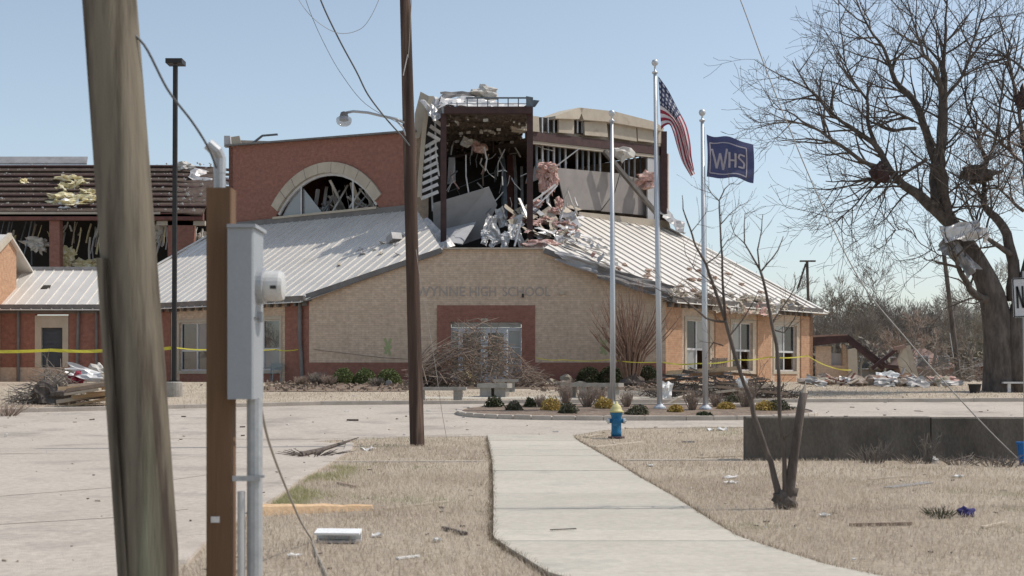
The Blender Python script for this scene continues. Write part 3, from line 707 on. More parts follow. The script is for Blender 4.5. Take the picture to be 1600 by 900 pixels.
for pts in ([(822, 180), (842, 182), (843, 206), (822, 204)], [(873, 185), (897, 187), (897, 209), (873, 207)], [(913, 190), (948, 190), (950, 214), (914, 211)], [(957, 191), (994, 199), (995, 221), (958, 215)], [(996, 199), (1020, 202), (1022, 223), (997, 220)], [(1022, 203), (1037, 205), (1036, 224), (1024, 223)]):
    rpanel('fascia_panel', pts, 'tan_board', .1, 0)
for pts in ([(843, 183), (872, 185), (872, 206), (843, 204)], [(897, 187), (913, 189), (913, 210), (897, 208)]):
    rpanel('clerestory_shade', pts, 'dark_in', .05, .3)  # dark sheet painted as the shade in the open fascia gaps
for x in (847, 856, 865, 902, 909): rpanel('stud', [(x, 184), (x + 1.6, 184), (x + 1.6, 208), (x, 208)], 'stud', .06, .12)
rpanel('fascia_backing', [(800, 180), (868, 187), (912, 191), (1036, 207), (1036, 232), (800, 206)], 'tan_board', .05, .4)
rpanel('fascia_panel', [(800, 177), (821, 180), (821, 204), (800, 201)], 'tan_board', .1, 0)
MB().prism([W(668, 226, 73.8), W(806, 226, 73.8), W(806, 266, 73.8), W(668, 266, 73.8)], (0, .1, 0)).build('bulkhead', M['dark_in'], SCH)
rpanel('roof_cap', [(868, 181), (905, 168), (912, 169), (905, 186), (868, 185)], 'cream', 1.4, -.25)
rpanel('roof_cap', [(906, 168), (960, 174), (1022, 190), (1038, 200), (1036, 205), (996, 198), (950, 190), (912, 187)], 'tan_board', 1.4, -.25)
# lower drywall on the right face and the void above it
rpanel('inner_panel', [(869, 262), (968, 271), (960, 300), (938, 329), (884, 326)], 'dull_panel', .06, .3)
rpanel('inner_panel', [(969, 272), (1024, 285), (1024, 338), (939, 330), (961, 301)], 'dull_panel', .06, .55)
for x0, x1 in ((1012, 1022), (1024, 1036)): rpanel('jamb_post', [(x0, 246), (x1, 248), (x1, 345), (x0, 343)], 'drywall', .1, .2)
for x in range(838, 1012, 9):
    if rng.random() < .75: rpanel('stud', [(x, 224 + (x - 838) * .115), (x + 2.2, 224 + (x - 838) * .115), (x + 2.2, 262 + (x - 838) * .12), (x, 262 + (x - 838) * .12)], 'stud' if x % 2 else 'blue_stud', .08, .8)
# hall envelope that keeps the inside dark
def pt(v, z): return Vector((v.x, v.y, z))
bk0, bk1 = UW(13.8, 0) + nL * 7.5, DR + nR * 9
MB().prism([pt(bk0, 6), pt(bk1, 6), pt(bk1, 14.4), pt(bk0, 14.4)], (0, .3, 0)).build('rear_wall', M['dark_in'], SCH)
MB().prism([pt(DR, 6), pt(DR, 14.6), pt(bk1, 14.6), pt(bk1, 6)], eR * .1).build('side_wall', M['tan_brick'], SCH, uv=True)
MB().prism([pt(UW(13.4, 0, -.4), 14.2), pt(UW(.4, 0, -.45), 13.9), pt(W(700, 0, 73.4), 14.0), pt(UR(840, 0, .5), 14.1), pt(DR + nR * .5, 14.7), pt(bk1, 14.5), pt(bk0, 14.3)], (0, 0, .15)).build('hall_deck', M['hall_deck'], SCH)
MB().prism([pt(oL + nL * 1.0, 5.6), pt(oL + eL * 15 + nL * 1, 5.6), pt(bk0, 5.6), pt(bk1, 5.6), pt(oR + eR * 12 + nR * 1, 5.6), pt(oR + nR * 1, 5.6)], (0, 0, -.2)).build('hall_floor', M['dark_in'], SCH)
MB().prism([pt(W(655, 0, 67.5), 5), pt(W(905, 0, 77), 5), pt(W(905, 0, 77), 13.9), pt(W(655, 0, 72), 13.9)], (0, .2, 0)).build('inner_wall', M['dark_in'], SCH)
# steel columns and slab of the torn open corner
def colm(px, D, y0, y1, w, m, name='steel_column'): 
    a, b2 = W(px, y0, D), W(px, y1, D); MB().bar(a, b2, w, w, up=(0, 1, 0)).build(name, M[m], SCH)
colm(693, 63.2, 178, 395, .28, 'dark_steel'); colm(828, 63.2, 160, 395, .30, 'dark_steel'); colm(797, 73, 212, 352, .34, 'red_steel')
v_ = UR(1037, 206); MB().bar(v_, UR(1037, 345), .34, .34, up=(0, 1, 0)).build('steel_column', M['dark_steel'], SCH)
slab = [W(697, 172, 63), W(831, 172, 63)]; zs_ = slab[0].z
slab += [Vector((.15, 73.6, zs_)), Vector((-4.2, 73.6, zs_))]
sl = MB().prism(slab, (0, 0, -.2)).build('roof_slab', M['deck'], SCH)
MB().bar(W(694, 172.5, 62.8), W(832, 172.5, 62.8), .22, .34).build('edge_beam', M['dark_steel'], SCH)
for i in range(5):
    d_ = 65 + i * 2; MB().bar((-3.3 - (d_ - 63) * .08, d_, zs_ - .3), (.8 - (d_ - 63) * .06, d_, zs_ - .3), .10, .2).build('joist', M['deck'], sl)
fr_b = MB(); chips = []
for i in range(420):
    t, s_ = rng.random(), rng.random(); a = slab[0].lerp(slab[1], t).lerp(slab[3].lerp(slab[2], t), s_)
    r_ = rng.uniform(.03, .11); fr_b.box((a.x, a.y, zs_ - .22 - rng.random() * .2), (r_ * 2, r_, r_ * 1.4), Matrix.Rotation(rng.random() * 6, 3, 'Z') @ Matrix.Rotation(rng.random() * 2, 3, 'X'))
tag(fr_b.build('ceiling_tatters', M['deck'], SCH), kind='stuff')
fr_b = MB()
for i in range(46):
    t, s_ = rng.random(), rng.random(); a = slab[0].lerp(slab[1], t).lerp(slab[3].lerp(slab[2], t), s_)
    r_ = rng.uniform(.04, .12); fr_b.box((a.x, a.y, zs_ - .36 - rng.random() * .2), (r_ * 2, r_, r_ * 1.2), Matrix.Rotation(rng.random() * 6, 3, 'Z'))
tag(fr_b.build('ceiling_fragments', M['frag'], SCH), kind='stuff')
# parapet stud frame on the slab
pf = MB().bar(W(728, 153, 62.9), W(832, 153, 62.9), .07).build('parapet_rail', M['blue_stud'], SCH)
MB().bar(W(700, 162, 62.9), W(832, 162, 62.9), .04).build('parapet_rail', M['stud'], SCH)
for x in range(714, 832, 16): MB().bar(W(x, 171, 62.9), W(x, 153 if x > 727 else 160, 62.9), .055).build('parapet_stud', M['blue_stud'], SCH)
MB().prism([W(822, 150, 62.85), W(833, 152, 62.85), W(833, 171, 62.85), W(822, 170, 62.85)], (0, .05, 0)).build('parapet_panel', M['blue_stud'], SCH)
MB().prism([W(816, 168, 63.3), W(834, 156, 63.3), W(843, 157, 63.3), W(836, 167, 63.3)], (0, .05, 0)).build('bent_flashing', M['blue_stud'], SCH)

# ------------------------------------------------------------------ wreckage of the upper hall
SOFT = ('navy', 'bark', 'dark_steel')
def crumple(name, label, cat, c, size, m, seed, rot=(0, 0, 0), amp=.25, n=9, group=None, th=.012, curl=0.0):
    rm = Matrix.Rotation(rot[2], 3, 'Z') @ Matrix.Rotation(rot[1], 3, 'Y') @ Matrix.Rotation(rot[0], 3, 'X')
    b = MB(); vs = []; o_ = Vector((seed * 3.7, seed * 9.1, seed))
    for side_ in (0, 1):
        for i in range(n):
            for j in range(n):
                x, y = (i / (n - 1) - .5), (j / (n - 1) - .5)
                z = amp * (noise.noise(Vector((x * 2.6, y * 2.6, 0)) + o_) * 1.4 + .6 * noise.noise(Vector((x * 7, y * 7, 3)) + o_)) + curl * x * x * 4
                x2 = x * (1 + .25 * noise.noise(Vector((y * 3, 5, seed)))); y2 = y * (1 + .25 * noise.noise(Vector((x * 3, 9, seed))))
                vs.append(Vector(c) + rm @ Vector((x2 * size[0], y2 * size[1], z * min(size) - side_ * th)))
    fs = []
    for i in range(n - 1):
        for j in range(n - 1):
            a = i * n + j; fs.append((a, a + 1, a + n + 1, a + n)); k = n * n; fs.append((k + a, k + a + n, k + a + n + 1, k + a + 1))
    per = [(i, 0) for i in range(n)] + [(n - 1, j) for j in range(1, n)] + [(i, n - 1) for i in range(n - 2, -1, -1)] + [(0, j) for j in range(n - 2, 0, -1)]
    idx = [i * n + j for i, j in per]
    for a, b2 in zip(idx, idx[1:] + idx[:1]): fs.append((a, b2, b2 + n * n, a + n * n))
    b.add(vs, fs); return tag(b.build(name, M[m]), label, cat, group)
def clump(name, label, cat, c, size, m, seed, group=None, amp=.4, freq=1.7, sub=3):
    return tag(MB().blob(c, size, seed, amp, freq, sub).build(name, M[m], smooth=(m in SOFT)), label, cat, group)
def board(name, label, cat, pts, m, th=.03, group=None):
    ps = [W(*p) for p in pts]; n = (ps[1] - ps[0]).cross(ps[2] - ps[0]).normalized()
    return tag(MB().prism(ps, n * th).build(name, M[m]), label, cat, group)
def rod(name, label, cat, pts, w, m, group=None, flat=False):
    ps = [W(*p) for p in pts]
    if flat: b = MB(); [b.bar(a, c, w, w * .35) for a, c in zip(ps, ps[1:])]
    else: b = MB().tube(ps, w / 2, 4)
    return tag(b.build(name, M[m]), label, cat, group)

# peeled louvred roof edge at the left of the torn corner
LV = thing('peeled_roof_edge', 'curled roof edge with white slats hanging beside the steel column', 'roof wreckage', W(670, 312, 64.5))
crv = [(671, 150), (663, 175), (659, 205), (656, 240), (653, 275), (652, 308)]
b_ = MB(); vs = []
for x, y in crv:
    for dx_, dd in ((0, 0), (7, .1), (7, .5), (0, .5)): vs.append(W(x + dx_, y, 64.3 + dd))
fs = []
for i in range(len(crv) - 1):
    for j in range(4): fs.append((i * 4 + j, i * 4 + (j + 1) % 4, (i + 1) * 4 + (j + 1) % 4, (i + 1) * 4 + j))
fs += [(3, 2, 1, 0), tuple(4 * (len(crv) - 1) + j for j in range(4))]
b_.add(vs, fs).build('edge_strip', M['cream'], LV)
slats = [(690, 178, 700, 196), (677, 186, 694, 199), (672, 197, 690, 209), (668, 208, 687, 219)]
for i in range(8): slats.append((661 - i * .9 + 3, 226 + i * 11.5 + 4, 683 + i * .2, 219 + i * 11.5))
for x0, y0, x1, y1 in slats: MB().bar(W(x0, y0, 64.6), W(x1, y1, 64.9), .10, .17).build('slat', M['white_metal'], LV)
MB().prism([W(668, 180, 65.3), W(692, 185, 65.3), W(688, 300, 65.3), W(657, 306, 65.3)], (0, .05, 0)).build('slat_gap_shade', M['dark_in'], LV)  # added dark sheet, paints the shade seen between the slats
MB().tube([W(680, 192, 64.9), W(681, 240, 64.9), W(686, 275, 64.9)], .045, 4).build('edge_rod', M['white_metal'], LV)
MB().tube([W(672, 225, 65.1), W(673, 262, 65.1), W(676, 330, 65.2)], .05, 4).build('edge_rod', M['stud'], LV)
board('parapet_slab', 'broken tan parapet slab standing above the brick wall corner', 'wall slab', [(648, 178, 65.6), (657, 143, 65.6), (672, 151, 65.6), (664, 190, 65.6), (655, 216, 65.6), (648, 216, 65.6)], 'tan_board', .3)
crumple('roof_membrane', 'silver foil roof membrane bunched above the steel corner', 'roof membrane', W(733, 160, 64.6), (2.9, 1.7, 1), 'white_metal', 3, (R(30), R(2), .1), .20, 15)
crumple('roof_membrane', 'foil roof membrane curling over the slatted roof edge', 'roof membrane', W(686, 168, 64.1), (1.3, 1.4, 1), 'silver', 8, (R(50), R(-25), .3), .3, 13)
crumple('roof_membrane', 'white roof membrane flap along the parapet studs', 'roof membrane', W(772, 165, 65.0), (3.0, 1.2, 1), 'white_metal', 12, (R(30), R(7), .05), .12, 13)
crumple('roof_membrane', 'dark torn roofing felt on the very top of the wreck', 'roof membrane', W(722, 149, 66), (2.2, 1.0, 1), 'fascia', 21, (R(22), 0, 0), .16, 9)
clump('insulation', 'pale insulation tuft on the very top of the wreck', 'insulation', W(756, 147, 66), (.7, .5, .36), 'frag', 5)
# drywall sheets
board('drywall_sheet', 'large grey drywall sheet tilted inside the torn corner', 'drywall sheet', [(676, 318, 65.2), (764, 292, 65.2), (777, 320, 65.6), (754, 371, 66.4), (721, 383, 66.6), (694, 376, 66.6), (678, 372, 66.4)], 'drywall', .05)
board('drywall_sheet', 'added drywall piece standing for the sunlit patch of the large grey sheet', 'drywall sheet', [(697, 357, 65.6), (744, 346, 65.6), (722, 381, 63.4), (694, 377, 63.4)], 'drywall', .05)  # sun patch of the large sheet, added as a separate piece tilted upward
board('drywall_sheet', 'narrow grey drywall strip behind the dark steel column', 'drywall sheet', [(701, 246, 69), (711, 246, 69), (712, 284, 69), (699, 288, 69)], 'drywall', .05)
board('drywall_sheet', 'rounded grey drywall scrap beside the pink insulation', 'drywall sheet', [(834, 262, 69), (842, 249, 69), (850, 248, 69), (852, 262, 69), (846, 278, 69), (832, 284, 69)], 'drywall', .05)
board('mustard_panel', 'mustard yellow wall panel high inside the torn corner', 'wall panel', [(811, 222, 74), (830, 222, 74), (830, 247, 74), (813, 246, 74)], 'mustard', .05)
board('wall_board', 'tan wallboard leaning on the rubble left of the roof', 'wallboard', [(866, 311, 66.5), (900, 334, 66.4), (906, 352, 65), (898, 356, 64.6), (870, 328, 65.8)], 'tan_board', .06)
board('wall_board', 'tan broken wallboard in the middle of the pink rubble', 'wallboard', [(843, 332, 65.5), (858, 322, 65.6), (872, 342, 65), (866, 352, 64.6), (842, 348, 64.8)], 'tan_board', .05)
board('stud_panel', 'pale blue grey stud wall leaning behind the twisted metal', 'stud panel', [(783, 250, 71), (789, 250, 71), (793, 340, 67), (784, 345, 67)], 'blue_stud', .08)
# pink insulation
pk = [(857, 262, 66.5, .62, .5, .34), (852, 273, 66.6, .55, .4, .4), (864, 281, 66.5, .34, .3, .55), (848, 288, 66.5, .26, .25, .6), (858, 295, 66.4, .25, .25, .45), (838, 318, 65.6, .5, .4, .3),
      (868, 330, 65.4, .5, .4, .28), (850, 345, 64.6, .6, .5, .25), (882, 350, 64.2, .75, .5, .28), (822, 342, 65.2, .4, .4, .3), (806, 345, 65.6, .45, .4, .4), (893, 362, 63, .55, .45, .22), (874, 318, 65.8, .3, .3, .4), (832, 330, 65.4, .35, .3, .3)]
for i, (x, y, D, a, b2, c) in enumerate(pk):
    lab = ['topmost pink insulation wad of the rubble heap', 'pink insulation wad just under the topmost one', 'long pink tail hanging right below the topmost wad', 'long pink tail hanging left below the topmost wad', 'short pink tail between the two hanging ones', 'pink lump left of the broken tan wallboard',
           'pink lump right of the broken tan wallboard', 'pink lump at the foot of the broken tan wallboard', 'wide pink lump beside the leaning tan wallboard', 'pink lump just left of the right dark column', 'dark pink lump between the red and dark columns', 'lowest pink lump on the roof slope', 'pink lump on top of the leaning tan wallboard', 'pink lump crossing the right dark column'][i]
    kf = .8 if i < 5 else .62
    clump('insulation', lab, 'insulation', W(x, y, D), (a * kf, b2 * kf, c * kf), 'pink', i + 2, 'hanging pink insulation' if i < 5 else 'pink insulation in the rubble heap', .45, 2.0)
clump('insulation', 'long orange pink insulation roll lying on the gable top', 'insulation', W(846, 383, 60.6), (.95, .5, .25), 'pink', 40, None, .25)
# twisted metal heap
tw = [(766, 352, 63.8, 1.0, .8), (775, 365, 63.2, .8, .7), (758, 372, 62.6, .7, .5), (783, 340, 64.6, .9, .7), (790, 375, 62.4, .7, .6), (800, 362, 63.4, .8, .6), (772, 378, 61.8, .6, .4), (812, 372, 62.6, .7, .6),
      (870, 366, 62.6, 1.5, .8), (893, 376, 61.6, 1.4, .6), (915, 384, 61.0, 1.3, .6), (940, 396, 60.2, 1.2, .5), (846, 366, 63, 1.1, .7), (905, 366, 62.6, 1.2, .6), (925, 402, 59.8, 1.4, .5), (876, 384, 60.6, 1.6, .5)]
for i, (x, y, D, a, b2) in enumerate(tw):
    left_ = x < 830
    crumple('metal_scrap', 'twisted pale metal scrap between the two dark steel columns' if left_ else 'crumpled pale roof metal strewn down the broken gable slope', 'metal scrap', W(x, y, D), (a * .55, b2 * 1.5, 1) if left_ else (a * 1.35, b2 * .7, 1), 'white_metal' if i % 3 else 'silver', i + 50,
            (rng.uniform(1.1, 1.7), rng.uniform(-.5, .5), rng.uniform(-.8, .8)) if left_ else (rng.uniform(.0, .35), R(18), rng.uniform(-.2, .2)), .26 if left_ else .12, 9, 'metal scrap between the columns' if left_ else 'metal scrap on the gable slope')
st = [((868, 260, 66), (905, 232, 66), .13, 'white_metal'), ((838, 322, 65), (870, 290, 66), .12, 'stud'), ((700, 300, 66), (711, 255, 66), .09, 'stud'), ((712, 282, 66), (698, 298, 66), .07, 'white_metal'),
      ((728, 242, 67), (733, 306, 66.5), .07, 'white_metal'), ((748, 234, 69), (745, 262, 69), .06, 'stud'), ((738, 232, 69), (735, 258, 69), .06, 'stud'), ((755, 290, 72), (758, 262, 72), .22, 'tan_board'),
      ((785, 234, 71), (790, 330, 67.5), .2, 'blue_stud'), ((779, 245, 68), (791, 268, 68), .07, 'stud'), ((760, 250, 69), (775, 240, 69), .07, 'stud'), ((778, 268, 66.5), (792, 268, 66.5), .10, 'white_metal'), ((700, 300, 69), (790, 262, 69), .06, 'blue_stud'),
      ((803, 235, 73), (806, 330, 71), .18, 'stud'), ((815, 260, 73), (816, 330, 72), .16, 'stud'), ((811, 310, 64.8), (824, 340, 64), .13, 'white_metal'), ((855, 305, 66), (862, 325, 65.6), .14, 'white_metal'), ((844, 324, 65.4), (848, 300, 66), .08, 'white_metal'),
      ((760, 255, 74), (762, 300, 74), .35, 'blue_stud'), ((775, 245, 74), (777, 310, 74), .35, 'stud'), ((840, 228, 68), (866, 236, 68), .1, 'white_metal'), ((680, 300, 65.5), (690, 270, 65.5), .12, 'stud'), ((804, 385, 62), (815, 345, 63), .08, 'stud'),
      ((884, 240, 70), (886, 256, 70), .08, 'stud'), ((968, 240, 72), (970, 262, 72), .07, 'stud'), ((978, 240, 72.4), (976, 268, 72.4), .1, 'stud'), ((1000, 318, 74), (1001, 338, 74), .07, 'stud'), ((1008, 310, 74), (1009, 338, 74), .07, 'stud')]
for i, (a, b2, w, m) in enumerate(st):
    z = 'beneath the right hand roof cap' if a[0] > 870 else ('beside the pink insulation heap' if a[0] > 800 else 'dangling under the torn roof slab')
    rod('bent_stud', 'thin bent metal stud ' + z, 'metal stud', [a, ((a[0] + b2[0]) / 2 + rng.uniform(-3, 3), (a[1] + b2[1]) / 2 + rng.uniform(-2, 2), (a[2] + b2[2]) / 2), b2], w, m, 'bent studs ' + z, True)
r8 = random.Random(44)
for i in range(46):
    x = r8.uniform(700, 905); top = r8.uniform(228, 330) if x < 830 else r8.uniform(290, 350); D = r8.uniform(64, 70); m_ = r8.choice(['stud', 'white_metal', 'wire', 'frag', 'blue_stud', 'pink'])
    e = (x + r8.uniform(-16, 16), min(384, top + r8.uniform(8, 45)), D + r8.uniform(-.6, .6)); mid = ((x + e[0]) / 2 + r8.uniform(-5, 5), (top + e[1]) / 2, D)
    rod('torn_cable', 'torn cable or strip tangled in the wrecked corner', 'torn strip', [(x, top, D), mid, e], r8.uniform(.03, .09), m_, 'torn strips in the wrecked corner')
for i in range(26):
    x = r8.uniform(800, 905); y = 356 - abs(x - 858) * .35 + r8.uniform(-22, 18); D = 65.6 - (y - 320) * .05
    crumple('wall_scrap', 'broken piece of pale wallboard in the pink rubble heap', 'wallboard', W(x, y, D), (r8.uniform(.4, 1.0), r8.uniform(.25, .6), 1), r8.choice(['tan_board', 'white_metal', 'drywall', 'tan_board', 'pale_plank']), i + 870, (r8.uniform(.3, 1.2), r8.uniform(-.8, .8), r8.uniform(-1, 1)), .08, 5, 'wallboard pieces in the rubble heap')
for i in range(40):
    x = r8.uniform(752, 960); base = 352 if x < 900 else 352 + (x - 900) * .75; y = base + r8.uniform(-8, 26); D = 64.5 - (y - base + 8) * .11 - max(0, x - 870) * .03
    crumple('small_scrap', 'small scrap of board or metal in the rubble of the torn corner', 'scrap', W(x, y, D), (r8.uniform(.15, .5), r8.uniform(.12, .35), 1), r8.choice(['white_metal', 'tan_board', 'frag', 'pink', 'tin', 'drywall']), i + 820, (r8.uniform(.2, 1.3), r8.uniform(-.7, .7), r8.uniform(-1, 1)), .3, 5, 'small scraps in the torn corner')
rod('steel_brace', 'dark diagonal steel brace fallen across the right side of the hall', 'steel brace', [(944, 236, 70), (1026, 334, 72)], .3, 'brace_steel')
rod('conduit', 'white conduit fallen across the rubble beside the pink wad', 'conduit', [(822, 322, 64.4), (845, 306, 64.8), (868, 288, 65.2)], .10, 'white_metal')
for i, (x, y, D, a) in enumerate([(800, 228, 72, .5), (750, 230, 68, .4), (972, 238, 71, .6), (1008, 278, 73, .5), (1012, 290, 73, .35), (731, 222, 67, .3)]):
    clump('insulation', 'small hanging scrap of pale insulation inside the torn hall', 'insulation', W(x, y, D), (a, .3, a * .7), 'pink' if i in (3, 4, 1) else 'frag', i + 70, 'hanging insulation scraps', .5, 2.2, 2)
# tattered ceiling cloth under the slab front
for i in range(9):
    x = 712 + i * 12
    rod('ceiling_strip', 'torn ceiling strip hanging from the roof slab', 'ceiling strip', [(x, 216 + rng.uniform(-4, 4), 70), (x + rng.uniform(-6, 6), 228, 70), (x + rng.uniform(-8, 8), 236 + rng.uniform(0, 12), 70)], .09, 'deck' if i % 2 else 'frag', 'torn ceiling strips')
# debris on the left roof edge near the corner, shadows and bits
crumple('roof_sheet', 'bent white roof sheet curled up beside the brown utility pole', 'roof sheet', W(670, 368, 63.4), (1.5, 2.6, 1), 'white_metal', 91, (R(40), R(-20), .5), .18, 10)
MB_ = MB().box(PL(-1.2, 4.6, .18), (.55, .6, .35), Matrix.Rotation(.6, 3, 'Z') @ Matrix.Rotation(-.4, 3, 'X')); tag(MB_.build('roof_vent', M['tin']), 'boxy metal vent toppled on the left roof slope', 'roof vent')
for i in range(11):
    u, d_ = rng.uniform(-3.5, 1), rng.uniform(2.5, 7)
    if d_ < Ldlo(u) + .4 or d_ > Ldhi(u) - .3: continue
    crumple('roof_scrap', 'scrap of torn metal lying on the left roof slope', 'metal scrap', PL(u, d_, .05), (rng.uniform(.2, .5), rng.uniform(.12, .3), 1), rng.choice(['white_metal', 'tin', 'tan_board']), i + 120, (R(20), R(-20), rng.random() * 3), .2, 5, 'scraps on the left roof slope')
for i in range(90):
    u = rng.uniform(-2, 12.5); d_ = rng.uniform(-.4, .7) if i % 4 else rng.uniform(.7, 3.5)
    if d_ < Rdlo(u) + .1: d_ = Rdlo(u) + .2
    k = i % 4
    if k == 0: clump('roof_insulation', 'tan and pink insulation scrap along the right eave', 'insulation', PR(u, d_, .06), (rng.uniform(.1, .24), .15, .08), 'dull_ins', i + 160, 'insulation along the right eave', .5, 2, 2)
    elif k == 1: clump('roof_insulation', 'brownish insulation lump along the right eave', 'insulation', PR(u, d_, .06), (rng.uniform(.12, .34), .2, .14), 'tan_board', i + 160, 'brown insulation along the right eave', .5, 2, 2)
    else: crumple('roof_scrap', 'bent pale metal scrap on the right roof slope', 'metal scrap', PR(u, d_, .08), (rng.uniform(.25, .8), rng.uniform(.12, .3), 1), rng.choice(['white_metal', 'tan_board', 'tan_board', 'tin']), i + 160, (R(-20), R(25), rng.random() * 3), .25, 6, 'scraps on the right roof slope')
for i in range(9):
    u = 3.6 + i * .62; crumple('torn_soffit', 'torn soffit insulation bulging from the right eave', 'soffit', PR(u, -.45, -.05), (.9, .7, 1), ['tan_board', 'dull_ins', 'frag', 'tan_board', 'dull_ins', 'tan_board', 'pink', 'tan_board', 'frag'][i], i + 220, (R(60), 0, thR), .35, 8, 'torn soffit pieces')
crumple('torn_flashing', 'torn flashing strip dangling off the right gable slope', 'flashing', W(925, 418, 58.3), (3.4, .5, 1), 'tin', 233, (R(80), R(20), 0), .2, 10)
crumple('torn_flashing', 'dark torn soffit board under the right gable slope', 'flashing', W(990, 440, 58.2), (3.4, .7, 1), 'fascia', 236, (R(70), R(17), 0), .2, 10)
crumple('peeled_sheet', 'peeled metal sheet lifted at the upper hip of the right roof', 'metal sheet', W(1052, 345, 74), (1.6, 2.0, 1), 'tin', 240, (R(40), R(30), .4), .2, 8)
# broken parapet bits on the upper left corner
board('parapet_block', 'pale broken parapet block on the top left wall corner', 'wall block', [(350, 212, 73.6), (359, 212, 73.6), (361, 229, 73.6), (350, 229, 73.6)], 'drywall', .4)
board('parapet_board', 'tan board scrap leaning on the top of the red brick wall', 'board', [(361, 214, 73.3), (374, 212, 73.3), (378, 228, 73.3), (362, 229, 73.3)], 'tan_board', .1)
rod('bent_flashing', 'dark bent flashing strip sticking up over the red brick wall', 'flashing', [(392, 226, 73), (410, 212, 73), (434, 210, 73)], .22, 'blue_stud', None, True)
board('parapet_board', 'long pale board on edge behind the red brick parapet', 'board', [(376, 219, 73.6), (440, 221, 73.6), (445, 226, 73.6), (376, 229, 73.6)], 'cream', .1)
# inside the arched window
for i in range(44):
    u = uc + rng.uniform(-3.3, 1.8); h = rng.uniform(.5, 1.9) * math.sqrt(max(.05, 1 - ((u - uc) / 3.8) ** 2)) 
    a = UW(u, za0 + rng.uniform(0, .25), -rng.uniform(.5, 2.2)); b2 = UW(u + rng.uniform(-.6, .6), za0 + h, -rng.uniform(.5, 2.2))
    tag(MB().bar(a, b2, rng.uniform(.05, .26), .04).build('bent_stud', M[rng.choice(['stud', 'white_metal', 'frag', 'tan_board', 'tin'])]), 'pale strip of wreckage seen through the arched window', 'metal stud', 'wreckage behind the arched window')

# ------------------------------------------------------------------ low wing on the left
WG = thing('low_wing', 'low red brick wing with pale ribbed metal roof behind the caution tape', 'school wing', (-24, 65.3, Z_TOP))
WD = 65.3
def wx(px): return (px - 800) * WD / F
def wz(py): return EYE + (HOR - py) * WD / F
zWE = wz(477); wx1 = wx(200); wx0 = wx(-90)
def wpan(name, x0, x1, z0, z1, m, out=0.0, th=.3, parent=WG, uv=True): return MB().prism([(wx(x0), WD - out, z0), (wx(x1), WD - out, z0), (wx(x1), WD - out, z1), (wx(x0), WD - out, z1)], (0, th, 0)).build(name, M[m], parent, uv=uv)
zt = wz(574)
wpan('brick_wall', -90, 55, zt, zWE - .2, 'red_brick'); wpan('brick_wall', 107, 200, zt, zWE - .2, 'red_brick'); wpan('brick_wall', 55, 107, wz(491), zWE - .2, 'red_brick')
wpan('base_course', -90, 200, Z0, zt - .002, 'tan_brick', .02)
wn_ = wpan('window', 55, 65, zt, wz(493), 'cream', .05, .3)
wpan('window_jamb', 98, 107, zt, wz(493), 'cream', .05, .3); wpan('window_head', 65, 98, wz(512), wz(493), 'cream', .05, .3)
wpan('shutter', 65, 98, zt, wz(512), 'slate_blind', -.12, .05, uv=False)
for i in range(9): MB().box(((wx(65) + wx(98)) / 2, WD + .1, zt + .1 + i * .22), (wx(98) - wx(65), .03, .04)).build('shutter_slat', M['slate_blind'], WG)
wpan('header_band', -90, 200, zWE - .42, zWE - .2, 'fascia', .04, .1)
wpan('gutter', -90, 200, zWE - .19, zWE + .02, 'fascia', .45, .14)
for x, dx_ in ((30, 0), (124, 3), (152, 0)): MB().tube([(wx(x - dx_), WD - .14, Z_TOP), (wx(x), WD - .14, zWE - .2)], .08, 8).build('downspout', M['fascia'], WG)
def PW(u, d, dz=0.0): return Vector((u, WD + d, zWE + .5 * d + dz))
wrf = MB().add([PW(wx0, -.5, -.06), PW(wx1, -.5, -.06), PW(wx1, 4.4, -.06), PW(wx0, 4.4, -.06)], [(0, 1, 2, 3)]).build('roof', M['fascia'], WG)
roof_panels(PW, wx0, wx1, lambda u: -.5, lambda u: 4.35, wrf, .52, .05)
MB().bar(PW(wx0, 4.4, .05), PW(wx1, 4.4, .05), .25, .18).build('ridge_cap', M['tin'], wrf)
MB().prism([PW(-24.75, 1.9, .02), PW(-24.3, 1.95, .02), PW(-24.3, 2.2, .06), PW(-24.7, 2.2, .06)], (0, 0, .03)).build('roof_hole_shade', M['dark_in'], WG)  # dark plate laid on the roof, paints the shade of a hole
# cross wing wall facing right
CW = thing('cross_gable', 'sunlit brick end of a gabled wing at the left picture edge', 'school wing', (-26, 64, Z_TOP))
MB().prism([(-26.1, 58, Z0), (-26.1, 67.4, Z0), (-26.1, 67.4, 8.2), (-26.1, 66.2, 8.75), (-26.1, 58, 4.3)], (-.3, 0, 0)).build('gable_wall', M['sunlit_red_brick'], CW, uv=True)
MB().prism([(-25.9, 57.6, 4.15), (-25.9, 66.2, 8.8), (-40, 66.2, 8.8), (-40, 57.6, 4.15)], (0, 0, .12)).build('roof', M['roof'], CW)
MB().bar((-25.95, 57.6, 4.2), (-25.95, 66.2, 8.86), .2, .3).build('rake_trim', M['cream'], CW)
MB().prism([(-25.9, 66.25, 8.8), (-25.9, 70, 6.8), (-40, 70, 6.8), (-40, 66.25, 8.8)], (0, 0, .12)).build('roof', M['roof'], CW)

